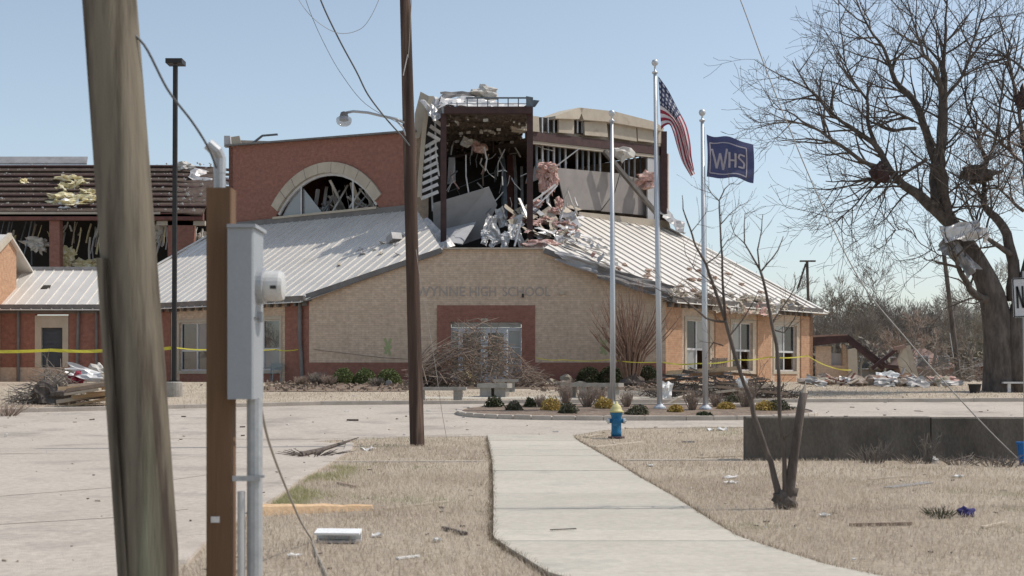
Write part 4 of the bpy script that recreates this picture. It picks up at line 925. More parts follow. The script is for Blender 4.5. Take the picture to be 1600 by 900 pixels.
# ------------------------------------------------------------------ wrecked hall behind the wing
HD = 78.0
HL = thing('wrecked_hall', 'stripped dark roofed hall with gutted openings behind the low wing', 'school wing', W(120, 420, HD))
def hp(px, py, D=HD): return W(px, py, D)
zH = hp(0, 335).z
b_ = MB()
for x0, x1, m, nm in ((77, 93, 'red_brick', 'brick_pier'), (262, 302, 'red_brick', 'brick_pier'), (-60, -30, 'red_brick', 'brick_pier')):
    a, c = hp(x0, 430), hp(x1, 344); MB().prism([(a.x, HD, 6), (c.x, HD, 6), (c.x, HD, c.z), (a.x, HD, c.z)], (0, .6, 0)).build(nm, M[m], HL, uv=True)
MB().bar(hp(-80, 339), hp(318, 339), .4, .42).build('eave_beam', M['red_steel'], HL)
MB().bar(hp(-80, 333, 77.8), hp(250, 333, 77.8), .12, .14).build('gutter', M['tan_board'], HL)
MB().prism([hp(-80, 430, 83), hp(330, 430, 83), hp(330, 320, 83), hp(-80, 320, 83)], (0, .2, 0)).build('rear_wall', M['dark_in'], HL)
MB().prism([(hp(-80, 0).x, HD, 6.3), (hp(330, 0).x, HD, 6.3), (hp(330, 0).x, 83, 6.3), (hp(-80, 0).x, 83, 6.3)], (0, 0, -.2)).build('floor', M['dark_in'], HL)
hx0, hx1 = hp(-80, 0).x, hp(318, 0).x
def PH(x, d, dz=0): return Vector((x, HD - .2 + d, zH + .6 * d + dz))
hdeck = MB().prism([PH(hx0, 0), PH(hx1, 0), PH(hx1 - .4, 6.6), PH(hx0, 6.6)], (0, 0, -.15)).build('roof_deck', M['hall_deck'], HL)
MB().prism([PH(hx0, 6.6), PH(hx1 - .5, 6.6), Vector((hx1 - .5, 90, 10)), Vector((hx0, 90, 10))], (0, 0, -.15)).build('roof_deck', M['hall_deck'], HL)
for i in range(10):
    d_ = .15 + i * .7; x1 = hx1 + rng.uniform(-.2, .9) + (1.0 if i > 5 else 0); 
    MB().tube([PH(hx0, d_, .1), PH(hx1 - 3, d_, .1), PH(x1, d_ + rng.uniform(-.2, .2), .1 - rng.uniform(0, .5))], .09, 4).build('purlin', M['dark_steel' if i % 2 else 'hall_deck'], HL)
tf = MB()
for i in range(330):
    x = hx0 + (hx1 - hx0) * rng.random(); d_ = .15 + .7 * rng.randint(0, 9) + rng.uniform(-.06, .25); r_ = rng.uniform(.012, .045) * (1.6 if x > hp(240, 0).x else 1)
    p = PH(x, d_, .12 + rng.random() * .1); tf.box(p, (r_ * 2, r_ * 1.5, r_ * 2), Matrix.Rotation(rng.random() * 3, 3, 'Y'))
tag(tf.build('roof_fragments', M['frag'], HL), kind='stuff')
MB().prism([PH(hx0, 6.7, .1), PH(hp(88, 0).x - .3, 6.7, .1), PH(hp(88, 0).x - .4, 7.2, .3), PH(hx0, 7.2, .3)], (0, 0, .12)).build('ridge_sheet', M['tin'], HL)
for i, (x, y, a, c) in enumerate([(112, 282, .9, .3), (104, 296, .6, .4), (122, 290, .7, .3), (98, 312, .9, .35), (128, 314, 1.1, .35), (112, 320, 1.0, .25), (140, 304, .5, .3), (38, 286, .22, .2)]):
    D = HD + 6.6 * max(0, (335 - y)) / 73; clump('insulation', 'yellow insulation tuft spilled on the stripped hall roof', 'insulation', W(x, y, D - .3), (a, .5, c), 'yellow_ins', i + 300, 'yellow insulation on the hall roof', .55, 2.4)
crumple('foil_scrap', 'blue white foil scrap low on the stripped hall roof', 'foil', W(107, 318, 78.8), (1.2, .8, 1), 'white_metal', 310, (R(45), 0, 0), .3, 8)
crumple('roof_sheet', 'bent pale sheet at the torn right end of the hall roof', 'roof sheet', W(328, 278, 83), (2.6, 1.5, 1), 'silver', 312, (R(35), R(14), 0), .2, 8)
clump('insulation', 'white insulation tuft on the ridge of the stripped hall roof', 'insulation', W(288, 261, 84), (.6, .4, .3), 'frag', 314)
for i in range(64):                               # gutted openings: hanging strips and studs
    x = rng.choice([rng.uniform(2, 76), rng.uniform(95, 160), rng.uniform(95, 160), rng.uniform(240, 262), rng.uniform(303, 320)])
    top = rng.uniform(346, 372); bot = top + rng.uniform(8, 40); D = rng.uniform(78.5, 81.5)
    if x < 62 and rng.random() < .5: top, bot, k = 346, 414, 'blue_stud'
    else: k = rng.choice(['frag', 'tan_board', 'drywall', 'yellow_ins', 'tin'])
    lean = rng.uniform(-10, 4) if k != 'blue_stud' else rng.uniform(-22, -2)
    rod('hanging_strip', 'torn strip hanging in the gutted hall openings', 'torn strip', [(x, top, D), (x + lean * .5 + rng.uniform(-2, 2), (top + bot) / 2, D), (x + lean, bot, D)], rng.uniform(.06, .2), k, 'strips in the gutted hall openings', True)
for i, (x, y, a, c, m) in enumerate([(104, 398, .5, .45, 'yellow_ins'), (100, 408, .4, .35, 'yellow_ins'), (136, 412, .7, .3, 'yellow_ins'), (56, 380, .7, .35, 'frag'), (62, 386, .4, .3, 'frag'), (248, 360, .5, .5, 'frag'), (316, 372, .4, .4, 'frag')]):
    clump('insulation', 'insulation lump inside the gutted hall openings', 'insulation', W(x, y, 79.4), (a, .3, c), m, i + 330, 'insulation in the hall openings', .55, 2.4)
MB().prism([hp(245, 345), hp(320, 345), hp(320, 352), hp(245, 352)], (0, .3, 0)).build('lintel', M['cream'], HL)

# ------------------------------------------------------------------ foreground poles, meter post
UP = thing('utility_pole', 'thick weathered wooden utility pole leaning at the far left front', 'utility pole', (-2.02, 7.1, 0))
pp = [(-2.0, 7.1, -.3), (-2.015, 7.1, .5), (-2.09, 7.1, 1.6), (-2.17, 7.1, 2.7), (-2.25, 7.1, 3.8), (-2.36, 7.1, 5.5), (-2.6, 7.1, 9)]
b_ = MB(); n_ = 28; vs = []; fs = []
pts_ = []
for i in range(len(pp) - 1):
    for k in range(8): pts_.append(Vector(pp[i]).lerp(Vector(pp[i + 1]), k / 8))
pts_.append(Vector(pp[-1]))
for i, p in enumerate(pts_):
    for j in range(n_):
        t = 2 * math.pi * j / n_; r_ = .158 * (1 - .018 * max(p.z, 0)) * (1 + .03 * noise.noise(Vector((math.cos(t) * 2.2, math.sin(t) * 2.2, p.z * .35))) + .012 * noise.noise(Vector((math.cos(t) * 9, math.sin(t) * 9, p.z * .5))))
        vs.append((p.x + r_ * math.cos(t), p.y + r_ * math.sin(t), p.z))
for i in range(len(pts_) - 1):
    for j in range(n_): fs.append((i * n_ + j, i * n_ + (j + 1) % n_, (i + 1) * n_ + (j + 1) % n_, (i + 1) * n_ + j))
b_.add(vs, fs).build('pole_shaft', M['pole_wood'], UP, smooth=True)
MB().prism([W(150, 403, 6.98), W(163, 403, 6.94), W(205, 1000, 6.94), W(190, 1000, 6.98)], (0, .06, 0)).build('cable_guard', M['pole_wood'], UP)

MP = thing('meter_post', 'square brown timber post with grey electric meter box', 'meter post', (-1.69, 7.4, 0))
px0, px1 = (322 - 800) * 7.4 / F, (361 - 800) * 7.4 / F; ptop = W(0, 293, 7.4).z
b_ = MB(); c0 = .006
prof = [(px0 + c0, 7.4), (px1 - c0, 7.4), (px1, 7.4 + c0), (px1, 7.54 - c0), (px1 - c0, 7.54), (px0 + c0, 7.54), (px0, 7.54 - c0), (px0, 7.4 + c0)]
b_.prism([(x, y, -.3) for x, y in prof], (0, 0, ptop + .3)).build('timber', M['post_wood'], MP)
bx0, bx1 = px1 + .001, (397 - 800) * 7.32 / F; bz0, bz1 = W(0, 624, 7.3).z, W(0, 356, 7.3).z
bb = MB().prism([(bx0, 7.30, bz0), (bx1 - .01, 7.30, bz0), (bx1, 7.31, bz0), (bx1, 7.59, bz0), (bx1 - .01, 7.6, bz0), (bx0, 7.6, bz0)], (0, 0, bz1 - bz0)).build('meter_box', M['grey_box'], MP)
MB().prism([(bx0, 7.285, bz1 + .001), (bx1 + .015, 7.285, bz1 + .001), (bx1 + .015, 7.615, bz1 + .001), (bx0, 7.615, bz1 + .001)], (0, 0, .02)).build('lid', M['grey_box'], bb)
zsplit = W(0, 498, 7.45).z
MB().box((bx1 + .004, 7.45, zsplit), (.01, .26, .008)).build('cover_seam', M['fascia'], bb)
MB().box((bx1 + .012, 7.44, zsplit + .01), (.025, .03, .06)).build('latch', M['galv'], bb)
MB().lathe((bx1, 7.45, W(0, 447, 7.45).z), [(.105, 0), (.105, .035), (.092, .04)], 24, axis='X').build('meter_ring', M['galv'], bb, smooth=False)
mz = W(0, 447, 7.45).z
mt = MB().lathe((bx1 + .04, 7.45, mz), [(.086, 0), (.088, .02), (.088, .085), (.08, .105), (.05, .112), (.01, .113)], 24, axis='X').build('electric_meter', M['ivory'], MP, smooth=False)
MB().box((bx1 + .10, 7.372, mz - .012), (.035, .02, .02)).build('meter_window', M['black_metal'], mt)
MB().tube([(-1.495, 7.44, -.3), (-1.495, 7.44, bz0)], .045, 12).build('conduit', M['galv'], MP)
MB().tube([(-1.565, 7.40, -.3), (-1.565, 7.40, .80)], .022, 10).build('conduit', M['ivory'], MP)
zst = W(0, 747, 7.4).z
MB().box((-1.53, 7.375, zst), (.16, .012, .03)).build('strap', M['galv'], MP); MB().box((-1.445, 7.40, zst + .01), (.03, .03, .015)).build('strap_bolt', M['galv'], MP)
wh = MB().tube([(-1.74, 7.62, 1.5), (-1.74, 7.62, W(0, 262, 7.6).z)], .034, 12).build('service_mast', M['galv'], MP)
zz = W(0, 262, 7.6).z
MB().tube([(-1.74, 7.62, zz - .03), (-1.74, 7.62, zz + .06), (-1.755, 7.60, zz + .10), (-1.80, 7.58, zz + .14)], [.036, .038, .04, .036], 12).build('weatherhead', M['galv'], wh)
MB().box((W(336, 812, 7.39).x, 7.395, W(336, 812, 7.39).z), (.05, .006, .035)).build('paper_tag', M['white_paper'], MP)
def cable(name, label, pts, r, m, n=6, cat='cable', sub=6):
    ps = [Vector(p) for p in pts]; out = []
    for i in range(len(ps) - 1):
        a, b, c, d = ps[max(i - 1, 0)], ps[i], ps[i + 1], ps[min(i + 2, len(ps) - 1)]
        for k in range(sub):
            t = k / sub; out.append(.5 * ((2 * b) + (c - a) * t + (2 * a - 5 * b + 4 * c - d) * t * t + (3 * b - a - 3 * c + d) * t ** 3))
    out.append(ps[-1]); return tag(MB().tube(out, r, n).build(name, M[m], smooth=True), label, cat)
cable('service_cable', 'black service cable sagging from the left pole to the meter mast', [W(190, 40, 7.05), W(225, 70, 7.08), W(262, 140, 7.2), W(300, 190, 7.35), W(325, 230, 7.48), W(338, 262, 7.58)], .007, 'wire')
cable('ground_cable', 'pale cable running from the meter box down onto the lawn', [(-1.47, 7.44, bz0 - .0), W(407, 632, 7.5), W(420, 690, 8.2), W(444, 755, 9.3), W(470, 815, 10.6), (*G(488, 850).xy, .03), (*G(494, 868).xy, .022), (*G(508, 897).xy, .02), (*G(520, 930).xy, .02)], .0085, 'cable_pale')

# middle pole with street lamp
MPo = thing('utility_pole', 'tall dark brown wooden pole with a street lamp arm', 'utility pole', G(652, 697))
mb_ = G(652, 697); mx = mb_.x; md = mb_.y
def midc(z): return Vector((mx - .027 * z, md, z))
b_ = MB(); zs_l = [-.3] + [i * .8 for i in range(15)]
vs = []; fs = []; n_ = 18
for z in zs_l:
    c = midc(z); r_ = .158 - .0042 * max(z, 0)
    for j in range(n_):
        t = 2 * math.pi * j / n_; k = r_ * (1 + .04 * noise.noise(Vector((math.cos(t) * 3, math.sin(t) * 3, z * .4)))); vs.append((c.x + k * math.cos(t), c.y + k * math.sin(t), c.z))
for i in range(len(zs_l) - 1):
    for j in range(n_): fs.append((i * n_ + j, i * n_ + (j + 1) % n_, (i + 1) * n_ + (j + 1) % n_, (i + 1) * n_ + j))
fs.append(tuple((len(zs_l) - 1) * n_ + j for j in range(n_)))
b_.add(vs, fs).build('pole_shaft', M['brown_pole'], MPo, smooth=True)
def WM(px, py, dd=0): return W(px, py, md + dd)
arm = MB().tube([WM(632, 192, -.1), WM(620, 186, -.15), WM(600, 182, -.15), WM(575, 176, -.15), WM(552, 174, -.15), WM(541, 176, -.15)], .028, 8).build('lamp_arm', M['galv'], MPo, smooth=True)
MB().tube([WM(634, 212, -.1), WM(630, 200, -.13), WM(618, 187, -.15)], .02, 6).build('arm_brace', M['galv'], arm)
lc = WM(536, 186, -.15)
lh = MB().lathe(lc + Vector((.02, 0, 0)), [(.03, .16), (.07, .14), (.095, .06), (.10, -.03), (.04, -.05)][::-1], 14).build('lamp_head', M['fascia'], MPo, smooth=True)
MB().lathe(lc + Vector((.02, 0, -.06)), [(.012, -.10), (.09, -.085), (.14, -.05), (.165, .0), (.17, .05), (.155, .085), (.11, .11)], 18).build('lamp_bowl', glass('clear_bowl', (.42, .43, .45), .45), lh, smooth=True)
MB().tube([WM(630, 118, -.14), WM(637, 85, -.145)], .012, 5).build('pole_tie', M['white_metal'], MPo)
MB().tube([WM(643, 0, -.14), WM(640, 60, -.15), WM(638, 90, -.15)], .008, 5).build('pole_wire', M['cable_pale'], MPo)
cable('slack_wire', 'thick dark wire dropping from above to the brown pole', [WM(480, -60, -1.5), WM(503, 5, -1.2), WM(530, 62, -.9), WM(557, 112, -.6), WM(575, 148, -.4), WM(603, 185, -.3), WM(630, 215, -.2), WM(640, 228, -.15)], .018, 'wire')
cable('slack_wire', 'thin dark wire hanging slack over the street lamp', [WM(468, -30, -1.0), WM(487, 25, -1.0), WM(510, 75, -1), WM(535, 118, -1), WM(572, 163, -.6), WM(630, 196, -.15)], .006, 'wire')
cable('slack_wire', 'thin looping wire at the top of the sky', [WM(440, -50, -1), WM(470, 5, -1), WM(497, 35, -1), WM(530, 52, -1), WM(562, 46, -1), WM(580, 25, -1), WM(596, -10, -1)], .0055, 'cable_pale')
cable('loose_wire', 'faint loose wire trailing from the brown pole to the ground', [WM(650, 390, -.15), WM(657, 440, -.2), WM(668, 500, -.2), WM(680, 570, -.2), WM(690, 640, .1), (*G(698, 684).xy, .01)], .006, 'cable_pale')
cable('fallen_line', 'long slack power line slanting across the sky down to the wall', [W(1120, -90, 27), W(1157, 0, 26.4), W(1190, 90, 25.9), W(1225, 180, 25.4), W(1282, 315, 24.8), W(1345, 440, 24), W(1415, 528, 23.2), W(1480, 602, 22.5), W(1545, 672, 22.0), W(1604, 730, 21.6)], .011, 'cable_pale', cat='power line')

# parking lot lamp post
lp = G(272, 620); LP = thing('lamp_post', 'slim black lamp post with flat head on a concrete footing', 'lamp post', lp)
MB().lathe(lp + Vector((0, 0, -.2)), [(.30, 0), (.30, .72), (.27, .76)], 18).build('footing', M['bench'], LP)
ltop = W(0, 103, lp.y).z
MB().bar(lp + Vector((0, 0, .55)), (lp.x + .05, lp.y, ltop), .15, .15, up=(0, 1, 0)).build('shaft', M['black_metal'], LP)
MB().box((lp.x, lp.y, lp.z + .58), (.3, .3, .06)).build('base_plate', M['black_metal'], LP)
MB().prism([(lp.x - .25, lp.y - .28, ltop + .05), (lp.x + .36, lp.y - .28, ltop + .05), (lp.x + .36, lp.y + .3, ltop + .05), (lp.x - .25, lp.y + .3, ltop + .05)], (0, 0, .17)).build('lamp_head', M['black_metal'], LP)

# flagpoles and flags
def flagpole(px, ybase, ytop, D, label, lean=0.0, rb=.088, rt=.05):
    b0 = W(px, ybase, D); b0.z = g(D) + .09; t0 = W(px + lean, ytop, D)
    o = thing('flagpole', label, 'flagpole', b0)
    MB().tube([b0, b0.lerp(t0, .35), b0.lerp(t0, .96)], [rb, rb * .95, rt], 14).build('shaft', M['flagpole'], o, smooth=True)
    MB().lathe(b0, [(.2, 0), (.19, .05), (.12, .1), (.1, .13)], 16).build('base_collar', M['flagpole'], o)
    tt = b0.lerp(t0, .96); h = (t0 - tt).z
    MB().lathe(tt, [(.09, 0), (.09, .05), (.03, .07), (.03, h - .2), (.08, h - .17), (.11, h - .1), (.08, h - .02), (.02, h)], 12).build('finial', M['flagpole'], o, smooth=True)
    MB().tube([b0 + Vector((.09, -.09, 1.2)), b0.lerp(t0, .5) + Vector((.08, -.08, 0)), b0.lerp(t0, .94) + Vector((.05, -.06, 0))], .006, 4).build('halyard', M['cable_pale'], o)
    return b0, t0
flagpole(957.5, 640, 172, 40.6, 'bare silver flagpole behind the fire hydrant', -1.5)
flagpole(1031, 645, 93, 39.8, 'tallest silver flagpole flying the striped flag', -8)
flagpole(1102.5, 647, 171, 39.4, 'silver flagpole flying the dark blue lettered flag', -5.5)

def flag_mat_us():
    m = bpy.data.materials.new('striped_flag_cloth'); m.use_nodes = True; N = m.node_tree.nodes; L = m.node_tree.links; b = N['Principled BSDF']; b.inputs['Roughness'].default_value = .8
    uv = N.new('ShaderNodeTexCoord'); sp = N.new('ShaderNodeSeparateXYZ'); L.new(uv.outputs['UV'], sp.inputs[0])
    def ma(op, a, b_=None):
        n = N.new('ShaderNodeMath'); n.operation = op
        for i, q in enumerate((a, b_)):
            if q is None: continue
            if isinstance(q, (int, float)): n.inputs[i].default_value = q
            else: L.new(q, n.inputs[i])
        return n.outputs[0]
    u, v = sp.outputs[0], sp.outputs[1]
    st_ = ma('MODULO', ma('FLOOR', ma('MULTIPLY', v, 13)), 2)
    cant = ma('MULTIPLY', ma('LESS_THAN', u, .4), ma('LESS_THAN', v, 7 / 13))
    fu = ma('SUBTRACT', ma('FRACT', ma('MULTIPLY', u, 6 / .4)), .5); fv = ma('SUBTRACT', ma('FRACT', ma('MULTIPLY', v, 5 / (7 / 13))), .5)
    star = ma('LESS_THAN', ma('ADD', ma('MULTIPLY', fu, fu), ma('MULTIPLY', fv, fv)), .075)
    def mix(f, a, c):
        x = N.new('ShaderNodeMix'); x.data_type = 'RGBA'; L.new(f, x.inputs[0])
        for i, q in ((6, a), (7, c)):
            if isinstance(q, tuple): x.inputs[i].default_value = (*q, 1)
            else: L.new(q, x.inputs[i])
        return x.outputs[2]
    col = mix(cant, mix(st_, (.30, .035, .06), (.66, .62, .63)), mix(star, (.045, .055, .115), (.5, .5, .53)))
    L.new(col, b.inputs['Base Color'])
    tr = N.new('ShaderNodeBsdfTranslucent'); L.new(col, tr.inputs['Color']); ms = N.new('ShaderNodeMixShader'); ms.inputs[0].default_value = .35
    L.new(b.outputs[0], ms.inputs[1]); L.new(tr.outputs[0], ms.inputs[2]); L.new(ms.outputs[0], N['Material Output'].inputs['Surface'])
    return m
def cloth(name, label, cat, fn, nu, nv, m):
    vs = [fn(i / nu, j / nv) for i in range(nu + 1) for j in range(nv + 1)]
    fs = [(i * (nv + 1) + j, (i + 1) * (nv + 1) + j, (i + 1) * (nv + 1) + j + 1, i * (nv + 1) + j + 1) for i in range(nu) for j in range(nv)]
    b = MB().add(vs, fs); o = b.build(name, m, smooth=True); me = o.data; ul = me.uv_layers.new(name='UVMap')
    for p in me.polygons:
        for li in p.loop_indices:
            k = me.loops[li].vertex_index; ul.data[li].uv = ((k // (nv + 1)) / nu, (k % (nv + 1)) / nv)
    return tag(o, label, cat)
def spl(pts, t):
    k = t * (len(pts) - 1); i = min(int(k), len(pts) - 2); f = k - i
    a, b, c, d = (Vector(pts[max(i - 1, 0)]), Vector(pts[i]), Vector(pts[i + 1]), Vector(pts[min(i + 2, len(pts) - 1)]))
    return .5 * ((2 * b) + (c - a) * f + (2 * a - 5 * b + 4 * c - d) * f * f + (3 * b - a - 3 * c + d) * f ** 3)
TOPE = [(1028.5, 119), (1043, 140), (1057, 168), (1071, 195), (1078, 222), (1081, 245), (1086, 266)]
BOTE = [(1033, 203), (1039, 197), (1047, 195), (1053, 207), (1060, 232), (1068, 256), (1081, 278)]
def us_fn(u, v):
    a, b = spl(TOPE, u), spl(BOTE, u); p = a.lerp(b, v)
    fold = .2 * math.sin(v * 9.5 + u * 5) * min(1, u * 1.8) + .05 * math.sin(u * 14 + v * 5) * u
    px = p.x + 3.2 * math.sin(v * 9 + u * 3.0 + .8) * u * (1 - .3 * u)
    return W(px, p.y, 39.75 + fold)
cloth('striped_flag', 'red and white striped flag with starred blue corner hanging limp', 'flag', us_fn, 40, 40, flag_mat_us())
def blue_fn(u, v, off=0.0):
    px = 1104 + 73 * u + 1.5 * math.sin(v * 3); py = 208 + 67 * v + u * (17 - 8.5 * v) + 2.2 * math.sin(u * 6.5 + 1) + 1.2 * math.sin(u * 11 + v * 4)
    return W(px, py, 39.35 + .12 * math.sin(u * 7 + v * 1.4) + .04 * math.sin(v * 9 + u * 3) - off)
def blue_flag_mat():
    m = mat('navy_flag_cloth', (.065, .075, .16), (.085, .092, .18), scale=3, rough=.8, trans=.3, coord='UV'); return m
bf = cloth('lettered_flag', 'dark blue flag with pale frame and white letters HS', 'flag', blue_fn, 36, 28, blue_flag_mat())
def on_flag(name, polys, m, off=.015):
    b = MB()
    for (u0, v0, u1, v1, w) in polys:
        n = 14
        du, dv = u1 - u0, v1 - v0; l = math.hypot(du, dv); nu, nv = -dv / l * w, du / l * w
        vs = []
        for i in range(n + 1):
            t = i / n
            for s_ in (-1, 1): vs.append(blue_fn(u0 + du * t + nu * s_, v0 + dv * t + nv * s_, off))
        b.add(vs, [(2 * i, 2 * i + 1, 2 * i + 3, 2 * i + 2) for i in range(n)])
    return b.build(name, m, bf)
fl_w = mat('flag_white_print', (.55, .50, .54), (.48, .44, .48), rough=.8, trans=.3)
on_flag('frame_print', [(.06, .16, .84, .16, .014), (.06, .90, .84, .90, .014), (.06, .16, .06, .90, .012), (.84, .16, .84, .90, .012)], fl_w)
on_flag('letter_print', [(.10, .30, .20, .78, .022), (.20, .78, .27, .42, .022), (.27, .42, .34, .80, .022), (.34, .80, .42, .30, .022)], fl_w, .018)
on_flag('letter_print', [(.47, .36, .47, .74, .022), (.60, .36, .60, .74, .022), (.47, .55, .60, .55, .022)], fl_w, .021)
on_flag('letter_print', [(.80, .40, .69, .37, .022), (.69, .37, .665, .47, .02), (.665, .47, .79, .60, .022), (.79, .60, .775, .72, .02), (.775, .72, .66, .72, .022)], fl_w, .021)

# hydrant
hb = G(963, 685); HY = thing('fire_hydrant', 'blue fire hydrant with cream yellow cap on the lawn edge', 'fire hydrant', hb); hs = .89 / 57
MB().lathe(hb, [(.20, 0), (.20, .045), (.14, .05)], 18).build('base_flange', M['hydrant_base'], HY)
MB().lathe(hb + Vector((0, 0, .051)), [(.125, 0), (.125, .1), (.118, .12), (.118, .46), (.13, .49), (.15, .52), (.15, .56), (.155, .57)], 20).build('barrel', M['hydrant_blue'], HY, smooth=True)
bon = MB().lathe(hb + Vector((0, 0, .623)), [(.175, 0), (.175, .035), (.14, .05), (.13, .10), (.10, .16), (.055, .20), (.04, .21), (.04, .255), (.02, .26)], 18).build('bonnet', M['hydrant_yellow'], HY, smooth=True)
for sx in (-1, 1):
    nz_ = MB().lathe(hb + Vector((sx * .11, 0, .42)), [(.055, 0), (.055, sx * .05), (.068, sx * .055), (.068, sx * .10), (.02, sx * .105), (.02, sx * .13)], 12, axis='X').build('side_outlet', M['hydrant_blue'], HY)
    MB().lathe(hb + Vector((sx * .165, 0, .42)), [(.07, 0), (.07, sx * .05), (.022, sx * .055), (.022, sx * .08)], 10, axis='X').build('outlet_cap', M['white_metal'], nz_)
MB().lathe(hb + Vector((0, -.11, .38)), [(.08, 0), (.08, -.05), (.095, -.055), (.095, -.11), (.025, -.115), (.025, -.14)], 14, axis='Y').build('front_outlet', M['hydrant_blue'], HY)

# concrete wall
CWL = thing('concrete_wall', 'dark stained concrete wall on the lawn behind the broken sapling', 'wall', (10, 22.7, 0))
x = W(1166, 0, 22.7).x; wid = [3.28, 3.4, 3.3, 3.4, 3.3, 3.3]
ztop_w = W(0, 651, 22.7).z
for i, w_ in enumerate(wid):
    o_ = .02 * i
    z1 = ztop_w - .008 * i + rng.uniform(-.004, .004)
    y0 = 22.7 - .035 * i * 1.0; c = .025
    MB().prism([(x, y0 + c, 0 - .2), (x, y0 + c, z1), ], (0, 0, 0)) if False else None
    prof = [(y0, -.2), (y0, z1 - c), (y0 + c, z1), (y0 + .26, z1), (y0 + .28, z1 - c), (y0 + .28, -.2)]
    MB().prism([(x, a, b) for a, b in prof], (w_ - .015, 0, 0)).build('wall_panel', M['old_concrete'], CWL); x += w_
# sign at the right edge
SG = thing('road_sign', 'white sign with black letter N on a steel post at the right picture edge', 'sign', (5.93, 14.5, 0))
sa = W(1581, 497, 14.5); 
rot = Matrix.Rotation(R(-3), 3, 'Y'); scn = Vector((sa.x + .16, 14.5, sa.z + .235))
def sgp(x_, z_, y_=0): q = rot @ Vector((x_, 0, z_)); return Vector((scn.x + q.x, scn.y + y_, scn.z + q.z))
MB().prism([sgp(*p) for p in [(-.135, -.225), (.135, -.225), (.15, -.21), (.15, .21), (.135, .225), (-.135, .225), (-.15, .21), (-.15, -.21)]], (0, .004, 0)).build('sign_plate', M['sign_white'], SG)
b_ = MB()
for x0, z0, x1, z1 in ((-.14, -.212, -.14, .212), (.14, -.212, .14, .212), (-.145, .215, .145, .215), (-.145, -.215, .145, -.215)): b_.bar(sgp(x0, z0, -.003), sgp(x1, z1, -.003), .012, .003, up=(0, -1, 0))
b_.build('sign_border', M['sign_black'], SG)
b_ = MB()
for x0, z0, x1, z1 in ((-.098, -.12, -.098, .13), (-.035, -.12, -.035, .13), (-.095, .12, -.039, -.11)): b_.bar(sgp(x0, z0, -.003), sgp(x1, z1, -.003), .024, .003, up=(0, -1, 0))
b_.build('letter', M['sign_black'], SG)
MB().bar((scn.x + .03, 14.53, -.3), (scn.x, 14.53, scn.z + .3), .05, .03, up=(0, 1, 0)).build('post', M['galv'], SG)

# ------------------------------------------------------------------ benches and garden things
def bench(label, x, y, L_, rotz, depth=.5, h=.46, legs=2, th=.12, legw=.3):
    p = G(x, y); o = thing('concrete_bench', label, 'bench', p); rm = Matrix.Rotation(rotz, 3, 'Z')
    MB().box(p + Vector((0, 0, h - th / 2)), (L_, depth, th), rm).build('seat', M['bench'], o)
    for i in range(legs):
        t = -L_ / 2 + .3 + (L_ - .6) * i / max(1, legs - 1); MB().box(p + rm @ Vector((t, 0, 0)) + Vector((0, 0, (h - th) / 2 - .05)), (legw, depth * .8, h - th + .098), rm).build('leg', M['bench'], o)
bench('low concrete bench beside the brown utility pole', 686, 626, 1.95, R(-3), .45, .48)
bench('short chunky concrete bench in front of the entrance doors', 773, 620, 1.15, R(-14), .75, .50, 2, .17, .42)
bench('long concrete bench set at an angle behind the hydrant', 925, 622, 2.3, R(-28), .5, .55, 4, .14, .3)
bench('low concrete bench just behind the chunky one', 790, 612, 1.0, R(5), .5, .5)
pb = G(822, 598); tag(MB().prism([(pb.x - .3, pb.y - .25, pb.z - .05), (pb.x + .3, pb.y - .25, pb.z - .05), (pb.x + .24, pb.y - .25, pb.z + .42), (pb.x - .24, pb.y - .25, pb.z + .42)], (0, .5, 0)).build('concrete_block', M['bench']), 'pale tapered concrete block beside the doorway', 'block')
wb = G(1582, 613); WB = thing('white_bench', 'white plastic bench by the big tree trunk', 'bench', wb)
MB().box(wb + Vector((.2, 0, .38)), (1.3, .5, .07)).build('seat', M['white_metal'], WB)
for dx_ in (-.2, .6): MB().box(wb + Vector((dx_, 0, .17)), (.12, .4, .345)).build('leg', M['white_metal'], WB)
tp = G(1523, 614); tag(MB().lathe(tp + Vector((0, 0, -.02)), [(.18, 0), (.24, .32), (.26, .33), (.26, .37), (.2, .36)], 12).build('planter_pot', M['black_metal']), 'black plastic pot left of the big tree trunk', 'pot')
ch = wallpt(oL, eL, 1.7, Z_TOP, nL, .8); CH = thing('metal_chair', 'grey green metal chair frame by the left window', 'chair', ch)
for s_ in (-.25, .25):
    MB().tube([ch + Vector((s_ - .12, -.25, 0)), ch + Vector((s_ - .05, -.2, .65)), ch + Vector((s_ + .25, .05, .68))], .025, 6).build('arm_leg', M['chair'], CH)
    MB().tube([ch + Vector((s_ + .2, .2, 0)), ch + Vector((s_ + .27, .25, .85))], .025, 6).build('rear_leg', M['chair'], CH)
MB().box(ch + Vector((.05, .02, .42)), (.6, .5, .04)).build('seat', M['chair'], CH)
MB().box(ch + Vector((.24, .25, .72)), (.55, .04, .3)).build('backrest', M['chair'], CH)

